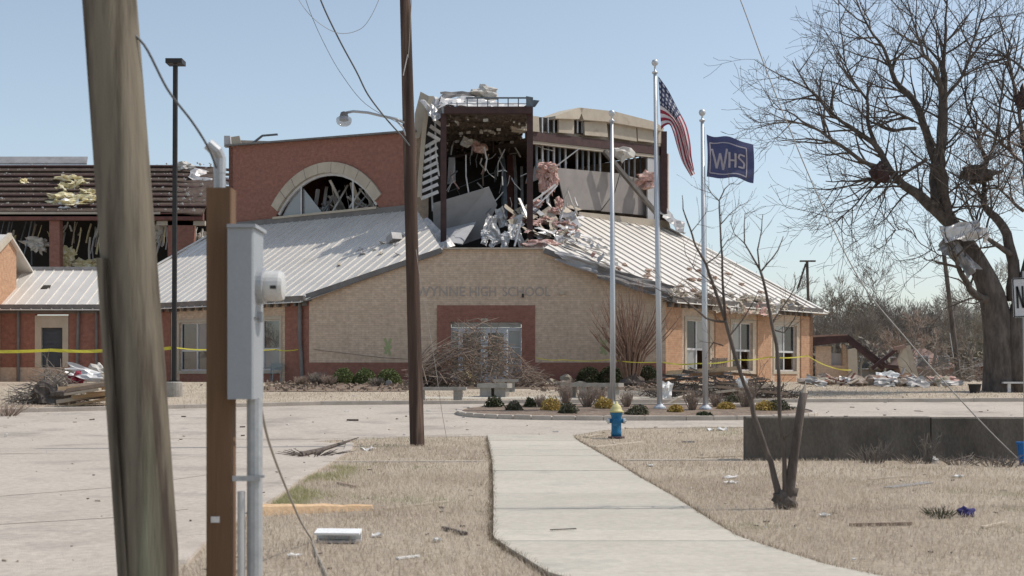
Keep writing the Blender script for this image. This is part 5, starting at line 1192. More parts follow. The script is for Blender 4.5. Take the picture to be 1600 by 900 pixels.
def leaves(c, size, n, ls, seed, shell=.55, lum=.28):
    r = np.random.default_rng(seed); d = r.normal(size=(n, 3)); d /= np.linalg.norm(d, axis=1)[:, None]; d[:, 2] = np.abs(d[:, 2]) * (1 if True else 0)
    rad = shell + (1 - shell) * r.random(n) ** .5
    lump = np.array([1 + lum * noise.noise(Vector((x * 2.2 + seed, y * 2.2, z * 2.2))) for x, y, z in d])
    p = d * (rad * lump)[:, None] * np.array(size) + np.array(c)
    a = r.normal(size=(n, 3)); a /= np.linalg.norm(a, axis=1)[:, None]; b = np.cross(a, r.normal(size=(n, 3))); b /= np.linalg.norm(b, axis=1)[:, None]
    s = ls * (.6 + .8 * r.random(n))[:, None]
    v = np.stack([p - a * s, p + b * s * .45, p + a * s, p - b * s * .45], 1).reshape(-1, 3)
    return v, np.arange(n * 4).reshape(-1, 4)
def shrub(name, label, cat, base, size, m, n, ls, seed, group=None, shell=.55, lum=.28):
    o = thing(name, label, cat, base, group); v, f = leaves((base.x, base.y, base.z - .02), size, n, ls, seed, shell, lum)
    c = raw_mesh('foliage', v, f, M[m], tuple(base), o)
    st = MB()
    for i in range(7):
        t = rng.random() * 6.28; st.tube([base + Vector((0, 0, -.03)), base + Vector((math.cos(t) * size[0] * .5, math.sin(t) * size[1] * .5, size[2] * .8))], [.02, .008], 4)
    st.build('stems', M['twig'], o); return o
def twigs(base, spread, h, n, seed, r0=.012, lean=(0, 0), sub=2):
    r = random.Random(seed); b = MB()
    for i in range(n):
        t = r.random() * 6.28; k = r.random() ** .6 * spread; hh = h * r.uniform(.5, 1)
        p0 = base + Vector((math.cos(t) * k * .25, math.sin(t) * k * .25, -.03)); p2 = base + Vector((math.cos(t) * k + lean[0], math.sin(t) * k + lean[1], hh)); p1 = p0.lerp(p2, .5) + Vector((r.uniform(-.1, .1) * h, r.uniform(-.1, .1) * h, .06 * h))
        b.tube([p0, p1, p2], [r0, r0 * .75, r0 * .35], 3, False)
        for s_ in range(sub):
            q = p0.lerp(p2, r.uniform(.35, .9)); e = q + Vector((r.uniform(-.3, .3), r.uniform(-.3, .3), r.uniform(.05, .35))) * h * .7; b.tube([q, q.lerp(e, .5) + Vector((0, 0, .03 * h)), e], [r0 * .6, r0 * .5, r0 * .25], 3, False)
    return b
def dry(name, label, base, spread, h, n, seed, m='twig', group=None, cat='shrub', r0=.012, sub=2):
    return tag(twigs(base, spread, h, n, seed, r0, (0, 0), sub).build(name, M[m], loc=base), label, cat, group)

for i, (x, y, w_, h, lab) in enumerate([(536, 600, .56, .74, 'round green evergreen bush, left of the row of three by the wall'), (571, 600, .55, .72, 'round green evergreen bush in the middle of the row of three'), (608, 600, .58, .72, 'round green evergreen bush nearest the brown pole'),
                               (920, 600, .62, .80, 'dull green bush behind the long bench'), (955, 600, .66, .85, 'dark green bush behind the bare flagpole'), (1012, 600, .6, .85, 'dark green bush behind the many stemmed bare shrub')]):
    b = G(x, y); shrub('evergreen_bush', lab, 'bush', b, (w_, w_, h), 'leaf' if i < 3 else 'leaf_dark', 3200, .045, i + 11, 'evergreen bushes along the wall', .7, .1)
for i, (x, y, w_, h) in enumerate([(496, 602, .5, .6), (514, 603, .45, .5), (588, 604, .4, .4), (470, 603, .35, .45), (665, 605, .5, .6), (690, 605, .55, .6)]):
    b = G(x, y); dry('dry_bush', ['pale dry bush left of the green bushes', 'grey dry bush beside the first green bush', 'small dry bush in front of the green bushes', 'thin dry weed at the downspout foot', 'grey dry bush right of the brown pole', 'grey dry bush at the brush pile edge'][i], b, w_, h, 150, i + 40, 'twig_grey' if i % 2 == 0 else 'twig', 'dry bushes along the wall', r0=.012)
# island plants
ip = [(772, 640, .30, .36, 'leaf_dark', 'dark green'), (803, 645, .28, .28, 'leaf_dull', 'dull grey green'), (828, 640, .2, .3, 'leaf_dark', 'dark green'), (888, 650, .30, .34, 'leaf_dull', 'dull grey green'), (997, 652, .36, .30, 'leaf_dull', 'dull grey green'), (1150, 632, .42, .3, 'leaf_dull', 'dull grey green'), (1216, 645, .45, .34, 'leaf_dull', 'dull grey green'), (1100, 656, .25, .16, 'leaf_dark', 'dark green'),
      (862, 645, .36, .42, 'leaf_yellow', 'straw yellow'), (944, 642, .34, .36, 'leaf_yellow', 'straw yellow'), (1056, 648, .24, .24, 'leaf_yellow', 'straw yellow'), (1196, 645, .40, .30, 'leaf_yellow', 'straw yellow'), (1135, 643, .3, .22, 'leaf_yellow', 'straw yellow')]
where = ['at the left tip of the island', 'second along the island front', 'between the first plants of the island', 'left of the hydrant', 'right of the hydrant', 'behind the blue flag pole', 'at the right end of the island', 'at the foot of the blue flag pole', 'left of the dry stalks on the island', 'just left of the hydrant cap', 'between the two flag flying poles', 'above the concrete wall end', 'right of the blue flag pole']
for i, (x, y, w_, h, m, cn) in enumerate(ip):
    b = G(x, y); b.z += .09; shrub('island_plant', f'low {cn} plant {where[i]}', 'plant', b, (w_, w_, h), m, 700, .045, i + 70, 'plants on the island', .35)
for i, (x, y, w_, h) in enumerate([(884, 637, .3, .85), (917, 640, .45, .75), (1082, 645, .4, .7), (1165, 640, .45, .85), (980, 640, .3, .5), (845, 640, .25, .4), (1120, 640, .3, .5), (936, 636, .3, .6)]):
    b = G(x, y); b.z += .09; dry('dry_stalks', ['tall dark dry stalks left of the hydrant', 'bushy dry stalks just left of the hydrant', 'dry stalks between the two flag flying poles', 'dry stalks above the end of the concrete wall', 'short dry stalks right of the hydrant', 'short dry stalks near the yellow plant', 'short dry stalks right of the blue flag pole', 'dry stalks behind the hydrant cap'][i], b, w_, h, 60, i + 90, 'twig', 'dry stalks on the island', 'plant')

def brush(c, ex, n, seed, rr=(.010, .014, .02), L=(.5, 1.7), pw=1.5):
    r = random.Random(seed); b = MB()
    for i in range(n):
        x = r.uniform(-1, 1); h = ex[2] * math.exp(-(x / .62) ** 2); q = c + Vector((x * ex[0], r.uniform(-1, 1) * ex[1], r.random() ** pw * h)); d = Vector((r.uniform(-1, 1), r.uniform(-.6, .6), r.uniform(-.3, .7))).normalized() * r.uniform(*L) / 2; k = r.choice(rr)
        b.tube([q - d, q + Vector((r.uniform(-.12, .12), 0, r.uniform(-.08, .15))), q + d], [k * 1.3, k, k * .4], 3, False)
    return b
# many stemmed crape myrtle by the wall
cm = G(985, 603); CMY = thing('bare_shrub', 'large bare vase shaped shrub with many stems in front of the wall', 'shrub', cm)
b_ = MB(); r2 = random.Random(5)
for i in range(64):
    t = r2.random() * 6.28; k = r2.random(); top = cm + Vector((math.cos(t) * (0.3 + 2.0 * k), math.sin(t) * (.2 + 1.0 * k), r2.uniform(2.6, 4.9) * (1 - .25 * k))); p0 = cm + Vector((math.cos(t) * .2, math.sin(t) * .2, 0))
    p1 = p0.lerp(top, .35) + Vector((-math.cos(t) * .2, 0, .35)); p2 = p0.lerp(top, .7) + Vector((r2.uniform(-.1, .1), 0, .15)); b_.tube([p0, p1, p2, top], [.048, .036, .024, .009], 4, False)
    for s_ in range(5):
        q = p1.lerp(top, r2.random()); e = q + Vector((r2.uniform(-.4, .4) + math.cos(t) * .15, r2.uniform(-.3, .3), r2.uniform(.3, .9))); b_.tube([q, e], [.01, .004], 3, False)
tag(b_.build('stems', M['myrtle'], CMY), kind='stuff'); MB().blob(cm + Vector((0, 0, .12)), (.55, .45, .35), 9, .3, 2, 2).build('root_clump', M['bark'], CMY)
# brush pile at the doors
BP = thing('brush_pile', 'tangled brown fallen branches heaped in front of the entrance doors', 'brush pile', G(755, 607))
b_ = MB(); r2 = random.Random(8); bp = G(752, 606)
for i in range(950):
    x_ = r2.uniform(-3.0, 2.6); env = 2.5 * math.exp(-((x_ + .2) / 1.7) ** 2) + .35; z_ = r2.random() ** 1.3 * env; y_ = r2.uniform(-1.0, 1.6) * (1 - z_ / 4)
    c = bp + Vector((x_, y_ + .8, z_)); d = Vector((r2.uniform(-1, 1), r2.uniform(-.5, .5), r2.uniform(-.35, .75))).normalized(); L_ = r2.uniform(.4, 1.5)
    m1 = c + Vector((r2.uniform(-.15, .15), 0, r2.uniform(-.1, .2))); rr = r2.choice([.009, .012, .015, .022]); b_.tube([c - d * L_ / 2, m1, c + d * L_ / 2], [rr * 1.3, rr, rr * .4], 3, False)
for i in range(22):
    p0 = bp + Vector((-2.8 + r2.uniform(-.3, .3), .3, .5 + r2.uniform(-.3, .5))); e = p0 + Vector((r2.uniform(1.0, 3.2), r2.uniform(-.4, .8), r2.uniform(.4, 1.9))); b_.tube([p0, p0.lerp(e, .5) + Vector((0, 0, .15)), e], [.05 * r2.uniform(.5, 1), .03, .008], 4, False)
tag(b_.build('branches', M['twig'], BP), kind='stuff')
clump('insulation', 'yellowish foam lump at the foot of the brush pile', 'insulation', G(730, 602) + Vector((0, -.1, .25)), (.35, .3, .35), 'yellow_ins', 401)
# stones and log near the bed
for i, (x, y, a, c) in enumerate([(872, 596, .34, .5), (885, 598, .4, .35), (896, 594, .22, .55), (862, 600, .35, .25), (878, 603, .5, .22), (852, 603, .5, .18), (838, 604, .45, .14), (905, 603, .4, .2)]):
    p = G(x, y); clump('rubble_stone', 'tan broken stone in the heap left of the long bench', 'stone', p + Vector((0, 0, c * .45)), (a * .7, a * .5, c * .6), 'stone', i + 410, 'tan stones by the bench', .3, 1.6, 2)
lg = MB().tube([G(607, 603) + Vector((0, 0, .12)), G(640, 590) + Vector((.2, -.6, .45))], [.14, .16], 8); tag(lg.build('fallen_log', M['tin']), 'grey split log propped behind the brown pole', 'log')
# mulch litter on the beds
b_ = MB()
for i in range(700):
    x_, d_ = rng.uniform(-11, 7.4), rng.uniform(50.9, 58.3)
    if -4.2 < x_ < .8 and d_ < 53.5: continue
    r_ = rng.uniform(.04, .14); b_.box((x_, d_, g(d_) + .05), (r_ * 2, r_ * .5, r_ * rng.uniform(.3, 1.2)), Matrix.Rotation(rng.random() * 6, 3, 'Z') @ Matrix.Rotation(rng.uniform(-.6, .6), 3, 'Y'))
tag(b_.build('bed_litter', M['plank'], loc=(0, 54, 1)), 'loose twigs and bark chips on the wall bed', 'litter', kind='stuff')

tag(brush(W(1070, 470, 60.6), (1.5, .5, .9), 170, 57, (.008, .012, .018), (.4, 1.3)).build('branch_tangle', M['twig'], loc=W(1070, 470, 60.6)), 'brown twig tangle snagged on the near end of the right eave', 'branches')
# ------------------------------------------------------------------ debris piles
b0 = G(1100, 622); r2 = random.Random(31)
for i in range(26):
    x_ = r2.uniform(1044, 1178); y_ = r2.uniform(604, 624); p = G(x_, y_); L_ = r2.uniform(.9, 3.0); a = r2.uniform(-.3, .3); d = Vector((math.cos(a), math.sin(a) * .8, r2.uniform(-.16, .16))); h = r2.uniform(.1, .85) * (1 - abs(x_ - 1105) / 110)
    c = p + Vector((0, 0, .12 + h)); tag(MB().bar(c - d * L_ / 2, c + d * L_ / 2, r2.uniform(.1, .3), r2.uniform(.04, .12)).build('broken_board', M[r2.choice(['plank', 'plank', 'post_wood', 'pale_plank', 'tin', 'bark'])]), 'broken board in the lumber heap behind the flagpoles', 'board', 'boards of the lumber heap')
c = G(1095, 612) + Vector((0, 0, .85)); tag(MB().bar(c + Vector((-1.35, 0, -.1)), c + Vector((1.5, 0, .08)), .3, .16).build('roof_beam', M['raw_wood']), 'long reddish beam on top of the lumber heap', 'beam')
PLT = thing('broken_pallet', 'slatted wooden pallet piece on the lumber heap', 'pallet', G(1122, 606))
for i in range(7): pz = G(1112 + i * 3.6, 606); MB().bar(pz + Vector((0, 0, .75)), pz + Vector((.1, .3, 1.25)), .08, .05).build('slat', M['plank'], PLT)
for q in (.85, 1.15): MB().bar(G(1110, 606) + Vector((0, .1, q)), G(1136, 606) + Vector((0, .15, q)), .05, .07).build('rail', M['plank'], PLT)
tag(brush(G(1172, 622) + Vector((0, 0, .05)), (1.7, .7, .7), 190, 33).build('branch_tangle', M['bark'], loc=G(1175, 622)), 'tangled bare branches at the right end of the lumber heap', 'branches')
tag(brush(G(1095, 620) + Vector((0, 0, .05)), (2.0, .8, .9), 240, 35).build('branch_tangle', M['bark_dark'], loc=G(1090, 620)), 'dark bare branches under the lumber heap', 'branches')
crumple('cloth_heap', 'white and blue cloth scrap beside the tallest flagpole', 'cloth', G(1040, 628) + Vector((0, 0, .35)), (.45, .75, 1), 'white_paper', 440, (R(75), R(10), 0), .35, 10)
clump('foam_scrap', 'pale pink foam scrap on the lumber heap', 'foam', W(1160, 600, 46), (.2, .15, .35), 'white_paper', 441)
rod('pale_branch', 'pale stripped branch in front of the tallest flagpole', 'branch', [(1043, 632, 43.2), (1060, 622, 43.2), (1080, 617, 43.4)], .12, 'pale_plank')
# left pile
LPB = G(105, 632)
tag(brush(G(72, 631) + Vector((0, .4, .05)), (1.15, .7, 1.25), 240, 51).build('branch_tangle', M['twig_grey'], loc=G(78, 632)), 'grey tangled branches in the pile left of the big pole', 'branches')
clump('root_clump', 'dark clod of roots under the grey branches', 'root clump', G(78, 632) + Vector((0, .2, .3)), (.6, .4, .45), 'bark_dark', 450)
for i in range(12):
    x_ = r2.uniform(112, 180); y_ = r2.uniform(630, 637); p = G(x_, y_); a = r2.uniform(-.25, .35); d = Vector((math.cos(a), .3 * math.sin(a), .10 + r2.uniform(-.08, .1))); L_ = r2.uniform(1.0, 2.4); c = p + Vector((0, 0, .12 + .055 * i))
    tag(MB().bar(c - d * L_ / 2, c + d * L_ / 2, r2.uniform(.12, .35), r2.uniform(.05, .13)).build('split_timber', M[['raw_wood', 'raw_wood', 'plank', 'pale_plank'][i % 4]]), 'splintered yellow timber in the pile left of the big pole', 'timber', 'timber of the left pile')
clump('red_bundle', 'crumpled red cloth on the left debris pile', 'cloth', G(113, 628) + Vector((0, .3, .75)), (.28, .2, .26), mat('red_cloth', (.30, .04, .06), (.22, .03, .05)).name and 'hydrant_base', 452)
bpy.data.objects['red_bundle'].data.materials[0] = bpy.data.materials['red_cloth']
crumple('white_sheet', 'white crumpled sheet on the left debris pile', 'sheet', G(130, 628) + Vector((0, .2, 1.0)), (1.3, .5, 1), 'white_metal', 453, (R(50), R(15), 0), .3, 8)
clump('foam_scrap', 'pale foam scrap at the right of the left debris pile', 'foam', G(146, 625) + Vector((0, .5, 1.0)), (.35, .2, .25), 'frag', 455)
tag(twigs(G(12, 650), .8, .4, 60, 56, .012).build('leaf_drift', M['twig'], loc=G(12, 650)), 'drift of twigs in the gutter at the far left kerb', 'twigs')

# foreground pieces
fb = G(527, 850); FB = thing('foam_board', 'white hollow plastic trough lying on the lawn in front', 'trough', fb)
MB().box(fb + Vector((0, .06, .10)), (.40, .13, .02), Matrix.Rotation(R(-4), 3, 'Z') @ Matrix.Rotation(R(12), 3, 'X')).build('top_sheet', M['foam'], FB)
MB().box(fb + Vector((0, .13, .05)), (.40, .02, .10), Matrix.Rotation(R(-4), 3, 'Z')).build('back_sheet', M['foam'], FB)
MB().box(fb + Vector((.0, .05, .02)), (.38, .12, .02), Matrix.Rotation(R(-4), 3, 'Z')).build('bottom_sheet', M['tin'], FB)
def plank_on(name, label, a, b, w, h, m, cat='plank', lift=0.0):
    pa, pb_ = G(*a), G(*b); z = Vector((0, 0, h / 2 + .005 + lift)); return tag(MB().bar(pa + z, pb_ + z, w, h).build(name, M[m]), label, cat)
b_ = MB(); pa, pb_ = G(392, 806), G(582, 797); vs = []
for i in range(13):
    t = i / 12; c = pa.lerp(pb_, t); hh = .13 * (1 - .55 * t) * (1 + .25 * noise.noise(Vector((t * 9, 0, 1)))); ww = .16 * (1 - .4 * t)
    vs += [c + Vector((0, -ww / 2, 0)), c + Vector((0, -ww * .3, hh * .8)), c + Vector((0, ww * .2, hh)), c + Vector((0, ww / 2, 0))]
fs = [(i * 4 + j, i * 4 + j + 1, i * 4 + j + 5, i * 4 + j + 4) for i in range(12) for j in range(3)] + [(3, 2, 1, 0), (48, 49, 50, 51)]
tag(b_.add(vs, fs).build('split_timber', M['raw_wood']), 'long split yellow timber lying on the lawn behind the trough', 'timber')
plank_on('pale_lath', 'thin pale lath beyond the end of the split timber', (600, 797), (702, 785), .03, .02, 'pale_plank', 'lath')
plank_on('dark_stick', 'short dark stick on the lawn near the path', (692, 828), (728, 837), .035, .03, 'bark_dark', 'stick')
plank_on('dark_stick', 'brown stick on the lawn above the split timber', (528, 757), (556, 763), .04, .03, 'plank', 'stick')
plank_on('pale_lath', 'white splinter on the near lawn', (620, 875), (654, 871), .04, .015, 'white_paper', 'lath')
plank_on('pale_lath', 'small pale board right of the hydrant', (928, 700), (1003, 692), .12, .03, 'pale_plank', 'board')
plank_on('pale_lath', 'pale board end just left of the hydrant', (915, 684), (940, 680), .14, .03, 'pale_plank', 'board')
plank_on('dark_stick', 'grey stick lying right of the hydrant', (1065, 692), (1085, 692), .06, .04, 'tin', 'stick')
plank_on('pale_lath', 'brown batten on the lawn right of the sapling', (1328, 823), (1424, 821), .035, .03, 'plank', 'batten')
plank_on('pale_lath', 'grey flattened board on the lawn right of the sapling', (1387, 763), (1452, 755), .14, .012, 'tin', 'board')
plank_on('pale_lath', 'pale splinter at the right of the near lawn', (1535, 826), (1572, 818), .04, .02, 'pale_plank', 'lath')
plank_on('pale_lath', 'thin pale lath on the lawn in front of the wall', (1358, 750), (1418, 745), .05, .015, 'pale_plank', 'lath')
plank_on('pale_lath', 'thin tan lath left of the concrete wall', (1090, 716), (1160, 713), .06, .02, 'pale_plank', 'lath')
plank_on('dark_stick', 'dark stick on the path by the second slab', (860, 836), (900, 834), .02, .008, 'bark_dark', 'stick', .04)
# twig branch on pavement edge
bs = [G(470, 714), G(500, 707), G(540, 694), G(560, 687)]
tag(MB().tube([p + Vector((0, 0, .05)) for p in bs], [.05, .04, .025, .012], 6).build('fallen_branch', M['bark']), 'dark branch on the pavement edge beside the lawn', 'branch')
tag(twigs(G(490, 712), .8, .12, 40, 61, .014).build('twig_litter', M['bark'], loc=G(490, 712)), 'twig tangle at the pavement edge', 'twigs')
plank_on('dark_stick', 'short dark board lying in the middle of the drive', (542, 658), (560, 658), .1, .05, 'bark_dark', 'board')
# blue cap and clump
clump('blue_ball', 'crumpled navy blue cloth ball on the right lawn', 'cloth', G(1509, 808) + Vector((0, 0, .05)), (.075, .06, .06), 'navy', 470)
tag(twigs(G(1470, 810), .22, .12, 60, 63, .006).build('leaf_clump', M['leaf_dull'], loc=G(1470, 810)), 'clump of dull green leaves beside the navy cloth', 'leaves')
bt = G(1598, 727); BT = thing('plastic_tub', 'bright blue plastic tub tipped at the wall foot, cut by the picture edge', 'tub', bt)
MB().lathe(bt + Vector((.1, 0, -.01)), [(.14, 0), (.16, .1), (.19, .36), (.205, .37), (.205, .40), (.18, .40), (.17, .36), (.14, .05)], 16).build('tub_shell', M['blue_plastic'], BT, smooth=False)
# branches and scraps at the wall foot
for i, (x, y, sp, h) in enumerate([(1355, 723, .5, .35), (1370, 724, .35, .45), (1430, 724, .5, .2), (1448, 724, .3, .55), (1500, 727, .5, .2), (1550, 729, .6, .25), (1575, 730, .4, .2)]):
    dry('twig_heap', 'dry twigs piled at the foot of the concrete wall', G(x, y), sp, h, 26, i + 500, 'twig_grey', 'twig heaps at the wall foot', 'twigs', .009, 1)
clump('white_scrap', 'white paper scrap at the foot of the concrete wall', 'litter', G(1459, 724) + Vector((0, 0, .05)), (.07, .05, .06), 'white_paper', 480)
rod('bent_branch', 'long curved branch leaning along the wall foot', 'branch', [(1480, 722, 21.9), (1518, 712, 22.2), (1540, 716, 22), (1572, 722, 21.8)], .035, 'bark')
# scattered litter: bits on lawn and pavement
b_ = MB(); b2_ = MB(); b3_ = MB(); r2 = random.Random(77)
for i in range(520):
    D = r2.uniform(9.5, 31) ** 1.0; x_ = r2.uniform(-.42, .46) * D
    if lerp_tab(SWL, D) - .05 < x_ < lerp_tab(SWR, D) + .05 and r2.random() < .96: continue
    if x_ < -3.4 and r2.random() < .6: continue
    w_ = r2.choice([b_, b2_, b2_, b3_, b3_, b3_]); s_ = r2.uniform(.008, .024) * (1.1 if w_ is b_ else 1); el = r2.uniform(.8, 4 if w_ is not b_ else 1.6)
    w_.box((x_, D, g(D) + s_ * .3 + .01), (s_ * el, s_ * .7, s_ * r2.uniform(.3, .8)), Matrix.Rotation(r2.random() * 6, 3, 'Z') @ Matrix.Rotation(r2.uniform(-.4, .4), 3, 'X'))
for i in range(260):
    D = r2.uniform(31, 57); x_ = r2.uniform(-.42, .42) * D; w_ = r2.choice([b_, b2_, b3_]); s_ = r2.uniform(.02, .05)
    w_.box((x_, D, g(D) + s_ * .3 + .01), (s_ * r2.uniform(1, 4), s_, s_ * .6), Matrix.Rotation(r2.random() * 6, 3, 'Z'))
tag(b_.build('paper_litter', M['white_paper'], loc=(0, 25, 0)), 'tiny white scraps scattered over lawn and drive', 'litter', kind='stuff')
tag(b2_.build('wood_litter', M['pale_plank'], loc=(0, 25, 0)), 'tiny pale wood splinters scattered over lawn and drive', 'litter', kind='stuff')
tag(b3_.build('leaf_litter', M['bark'], loc=(0, 25, 0)), 'tiny dark leaf and bark bits scattered over lawn and drive', 'litter', kind='stuff')
for i, (x, y, a) in enumerate([(575, 704, .16), (1128, 672, .2), (1110, 673, .14), (1140, 748, .10), (1142, 756, .09), (1016, 729, .07), (1497, 747, .07), (1288, 808, .05), (460, 872, .05), (590, 840, .05), (683, 847, .04), (958, 694, .05)]):
    crumple('paper_scrap', 'crumpled white scrap lying on the lawn', 'litter', G(x, y) + Vector((0, 0, .03)), (a * 2, a * 1.3, 1), 'white_paper', i + 540, (0, 0, r2.random() * 3), .3, 5, 'white scraps on the lawn')

# caution tape
def tape(label, pts, w=.08):
    ps = [Vector(p) for p in pts]; out = []
    for i in range(len(ps) - 1):
        for k in range(8): out.append(ps[i].lerp(ps[i + 1], k / 8) - Vector((0, 0, .06 * math.sin(math.pi * k / 8))))
    out.append(ps[-1]); b = MB(); vs = []
    for i, p in enumerate(out):
        t = .5 * math.sin(i * .7); vs += [p + Vector((0, math.sin(t) * w / 2, math.cos(t) * w / 2)), p - Vector((0, math.sin(t) * w / 2, math.cos(t) * w / 2))]
    b.add(vs, [(2 * i, 2 * i + 1, 2 * i + 3, 2 * i + 2) for i in range(len(out) - 1)]); return tag(b.build('caution_tape', M['tape']), label, 'tape')
tape('yellow caution tape strung across the low wing to the lamp post', [W(-60, 547, 48), W(80, 547, 47.6), W(190, 546, 47.5), W(272, 543, 47.4)], .12)
tape('yellow caution tape from the lamp post to the left entrance wall', [W(272, 543, 47.4), W(345, 545, 52), W(430, 546, 58), W(466, 546, 58.9)], .05)
tape('yellow caution tape in front of the right hand windows', [W(1035, 566, 50), W(1090, 568, 51), W(1150, 562, 53), W(1200, 558, 54), W(1262, 556, 56), W(1300, 574, 70), W(1330, 578, 72)], .055)
tape('yellow caution tape sagging along the right part of the entrance wall', [W(838, 559, 57.5), W(880, 562, 57.2), W(952, 562, 56.8), W(1035, 566, 50)], .035)
cable('drooping_wire', 'thin brown cord drooping across the left of the entrance wall', [W(490, 546, 58.6), W(540, 552, 58.5), W(600, 559, 58.4), W(655, 562, 58.4)], .018, 'twig')

# ------------------------------------------------------------------ trees
def grow(r, out, p, d, L_, rad, lev, mx_, up=.12, nseg=4, nc=5, wob=.2, ang=(.45, 1.0), rmin=.006, ratio=(.45, .72)):
    pts = [p.copy()]; rr = [rad]; d = d.normalized()
    for i in range(nseg):
        d = (d + Vector((r.uniform(-wob, wob), r.uniform(-wob, wob), r.uniform(-wob, wob) + up))).normalized(); p = p + d * (L_ / nseg); pts.append(p.copy()); rr.append(max(rmin, rad * (1 - .7 * (i + 1) / nseg)))
    out.append((pts, rr, lev))
    if lev < mx_: branch(r, out, pts, rr, L_, lev, mx_, up, nseg, nc, wob, ang, rmin, ratio)
def branch(r, out, pts, rr, L_, lev, mx_, up=.12, nseg=4, nc=5, wob=.2, ang=(.45, 1.0), rmin=.006, ratio=(.45, .72), t0=.25):
    for k in range(nc):
        t = r.uniform(t0, 1.0) if k else 1.0; f = t * (len(pts) - 1); i = min(int(f), len(pts) - 2); q = pts[i].lerp(pts[i + 1], f - i); dd = (pts[i + 1] - pts[i]).normalized(); ra = rr[i] + (rr[i + 1] - rr[i]) * (f - i)
        ax = dd.cross(Vector((r.uniform(-1, 1), r.uniform(-1, 1), r.uniform(-1, 1)))).normalized(); a = r.uniform(*ang) * (.5 if k == 0 else 1)
        grow(r, out, q, Matrix.Rotation(a, 3, ax) @ dd, L_ * r.uniform(*ratio), max(rmin, ra * .75), lev + 1, mx_, up, nseg if lev < 2 else 3, nc, wob, ang, rmin, ratio)
def limbs_mesh(out, sides=lambda lev: 6 if lev == 0 else (4 if lev == 1 else 3)):
    b = MB()
    for pts, rr, lev in out: b.tube(pts, rr, sides(lev), False)
    return b
# big bare tree at the right
TD = 51.0; tb = G(1566, 612); BTREE = thing('bare_tree', 'big bare tree with dark forked trunk at the right edge', 'tree', tb)
def T(px, py, dd=0.0): return W(px, py, TD + dd)
r3 = random.Random(4)
MB().tube([T(1566, 628), T(1564, 606), T(1562, 570), T(1560, 530), T(1557, 495), T(1550, 462), T(1540, 436), T(1524, 404), T(1505, 374)], [.95, .72, .62, .57, .55, .5, .44, .37, .33], 16).build('trunk', M['bark_dark'], BTREE, smooth=True)
MB().tube([T(1596, 622, -.3), T(1592, 560, -.3), T(1590, 500, -.2), T(1604, 450, -.2), T(1618, 390, 0), T(1630, 300, 0)], [.62, .48, .42, .38, .34, .28], 12).build('trunk', M['bark_dark'], BTREE, smooth=True)
limbs = [
 ([(1552, 478, .62), (1535, 430, .55), (1508, 380, .5), (1484, 347, .46), (1460, 324, .40), (1438, 308, .32), (1410, 288, .26), (1392, 268, .22), (1363, 224, .18), (1330, 196, .12), (1293, 173, .09), (1251, 121, .05), (1238, 95, .03)], 0),
 ([(1395, 272, .18), (1359, 257, .14), (1312, 229, .11), (1265, 196, .07), (1228, 173, .04), (1205, 165, .02)], -1),
 ([(1366, 228, .15), (1358, 190, .11), (1354, 159, .09), (1336, 130, .07), (1321, 103, .05), (1312, 40, .035), (1308, -10, .02)], .8),
 ([(1476, 340, .36), (1462, 312, .30), (1458, 285, .28), (1461, 252, .27), (1447, 205, .25), (1432, 165, .22), (1412, 138, .2), (1400, 126, .17), (1387, 89, .11), (1366, 55, .08), (1345, 20, .05), (1330, -20, .03)], 1.2),
 ([(1500, 368, .4), (1480, 330, .36), (1472, 290, .34), (1468, 243, .34), (1472, 187, .32), (1475, 140, .25), (1474, 90, .12), (1478, 30, .07), (1480, -30, .04)], .4),
 ([(1474, 150, .16), (1461, 108, .14), (1445, 85, .08), (1425, 40, .05), (1415, -20, .03)], -.5),
 ([(1476, 160, .12), (1495, 130, .10), (1512, 95, .08), (1522, 61, .06), (1540, 10, .04), (1548, -40, .025)], -.8),
 ([(1482, 350, .26), (1480, 320, .24), (1475, 280, .22), (1468, 258, .18)], -.6),
 ([(1584, 470, .42), (1583, 411, .36), (1573, 364, .30), (1556, 338, .26), (1536, 322, .20), (1538, 290, .13), (1538, 250, .12), (1530, 215, .1), (1512, 170, .06), (1500, 120, .035)], .5),
 ([(1538, 270, .11), (1552, 230, .09), (1562, 180, .07), (1568, 120, .05), (1585, 60, .03)], -.4),
 ([(1556, 470, .3), (1535, 468, .26), (1516, 452, .22), (1504, 430, .18), (1495, 405, .13), (1490, 392, .11)], -.9),
 ([(1578, 400, .2), (1560, 385, .16), (1540, 372, .13), (1528, 356, .1), (1515, 325, .06), (1505, 300, .04)], -.6),
 ([(1612, 420, .3), (1608, 300, .22), (1598, 220, .14), (1590, 160, .1), (1575, 90, .06), (1560, 20, .03)], .8),
 ([(1447, 250, .12), (1420, 265, .09), (1400, 268, .07), (1385, 290, .05), (1372, 310, .03)], -.6),
 ([(1392, 272, .1), (1360, 281, .07), (1325, 283, .05), (1290, 283, .03)], .4), ([(1430, 200, .12), (1395, 205, .08), (1360, 190, .06), (1330, 165, .04), (1300, 150, .025)], .9),
 ([(1425, 190, .1), (1405, 175, .07), (1380, 172, .05), (1352, 162, .04)], -.4), ([(1380, 282, .07), (1350, 305, .05), (1325, 330, .04), (1305, 350, .025)], -.8), ([(1500, 390, .05), (1470, 400, .035), (1440, 380, .03), (1420, 358, .02), (1395, 360, .012)], -1),
 ([(1600, 330, .12), (1575, 310, .08), (1555, 290, .06), (1535, 290, .04)], -.3), ([(1605, 260, .1), (1580, 235, .07), (1550, 215, .05), (1520, 200, .03)], -1.0), ([(1610, 120, .1), (1585, 95, .07), (1560, 80, .05), (1530, 75, .03)], .6)]
tw_out = []
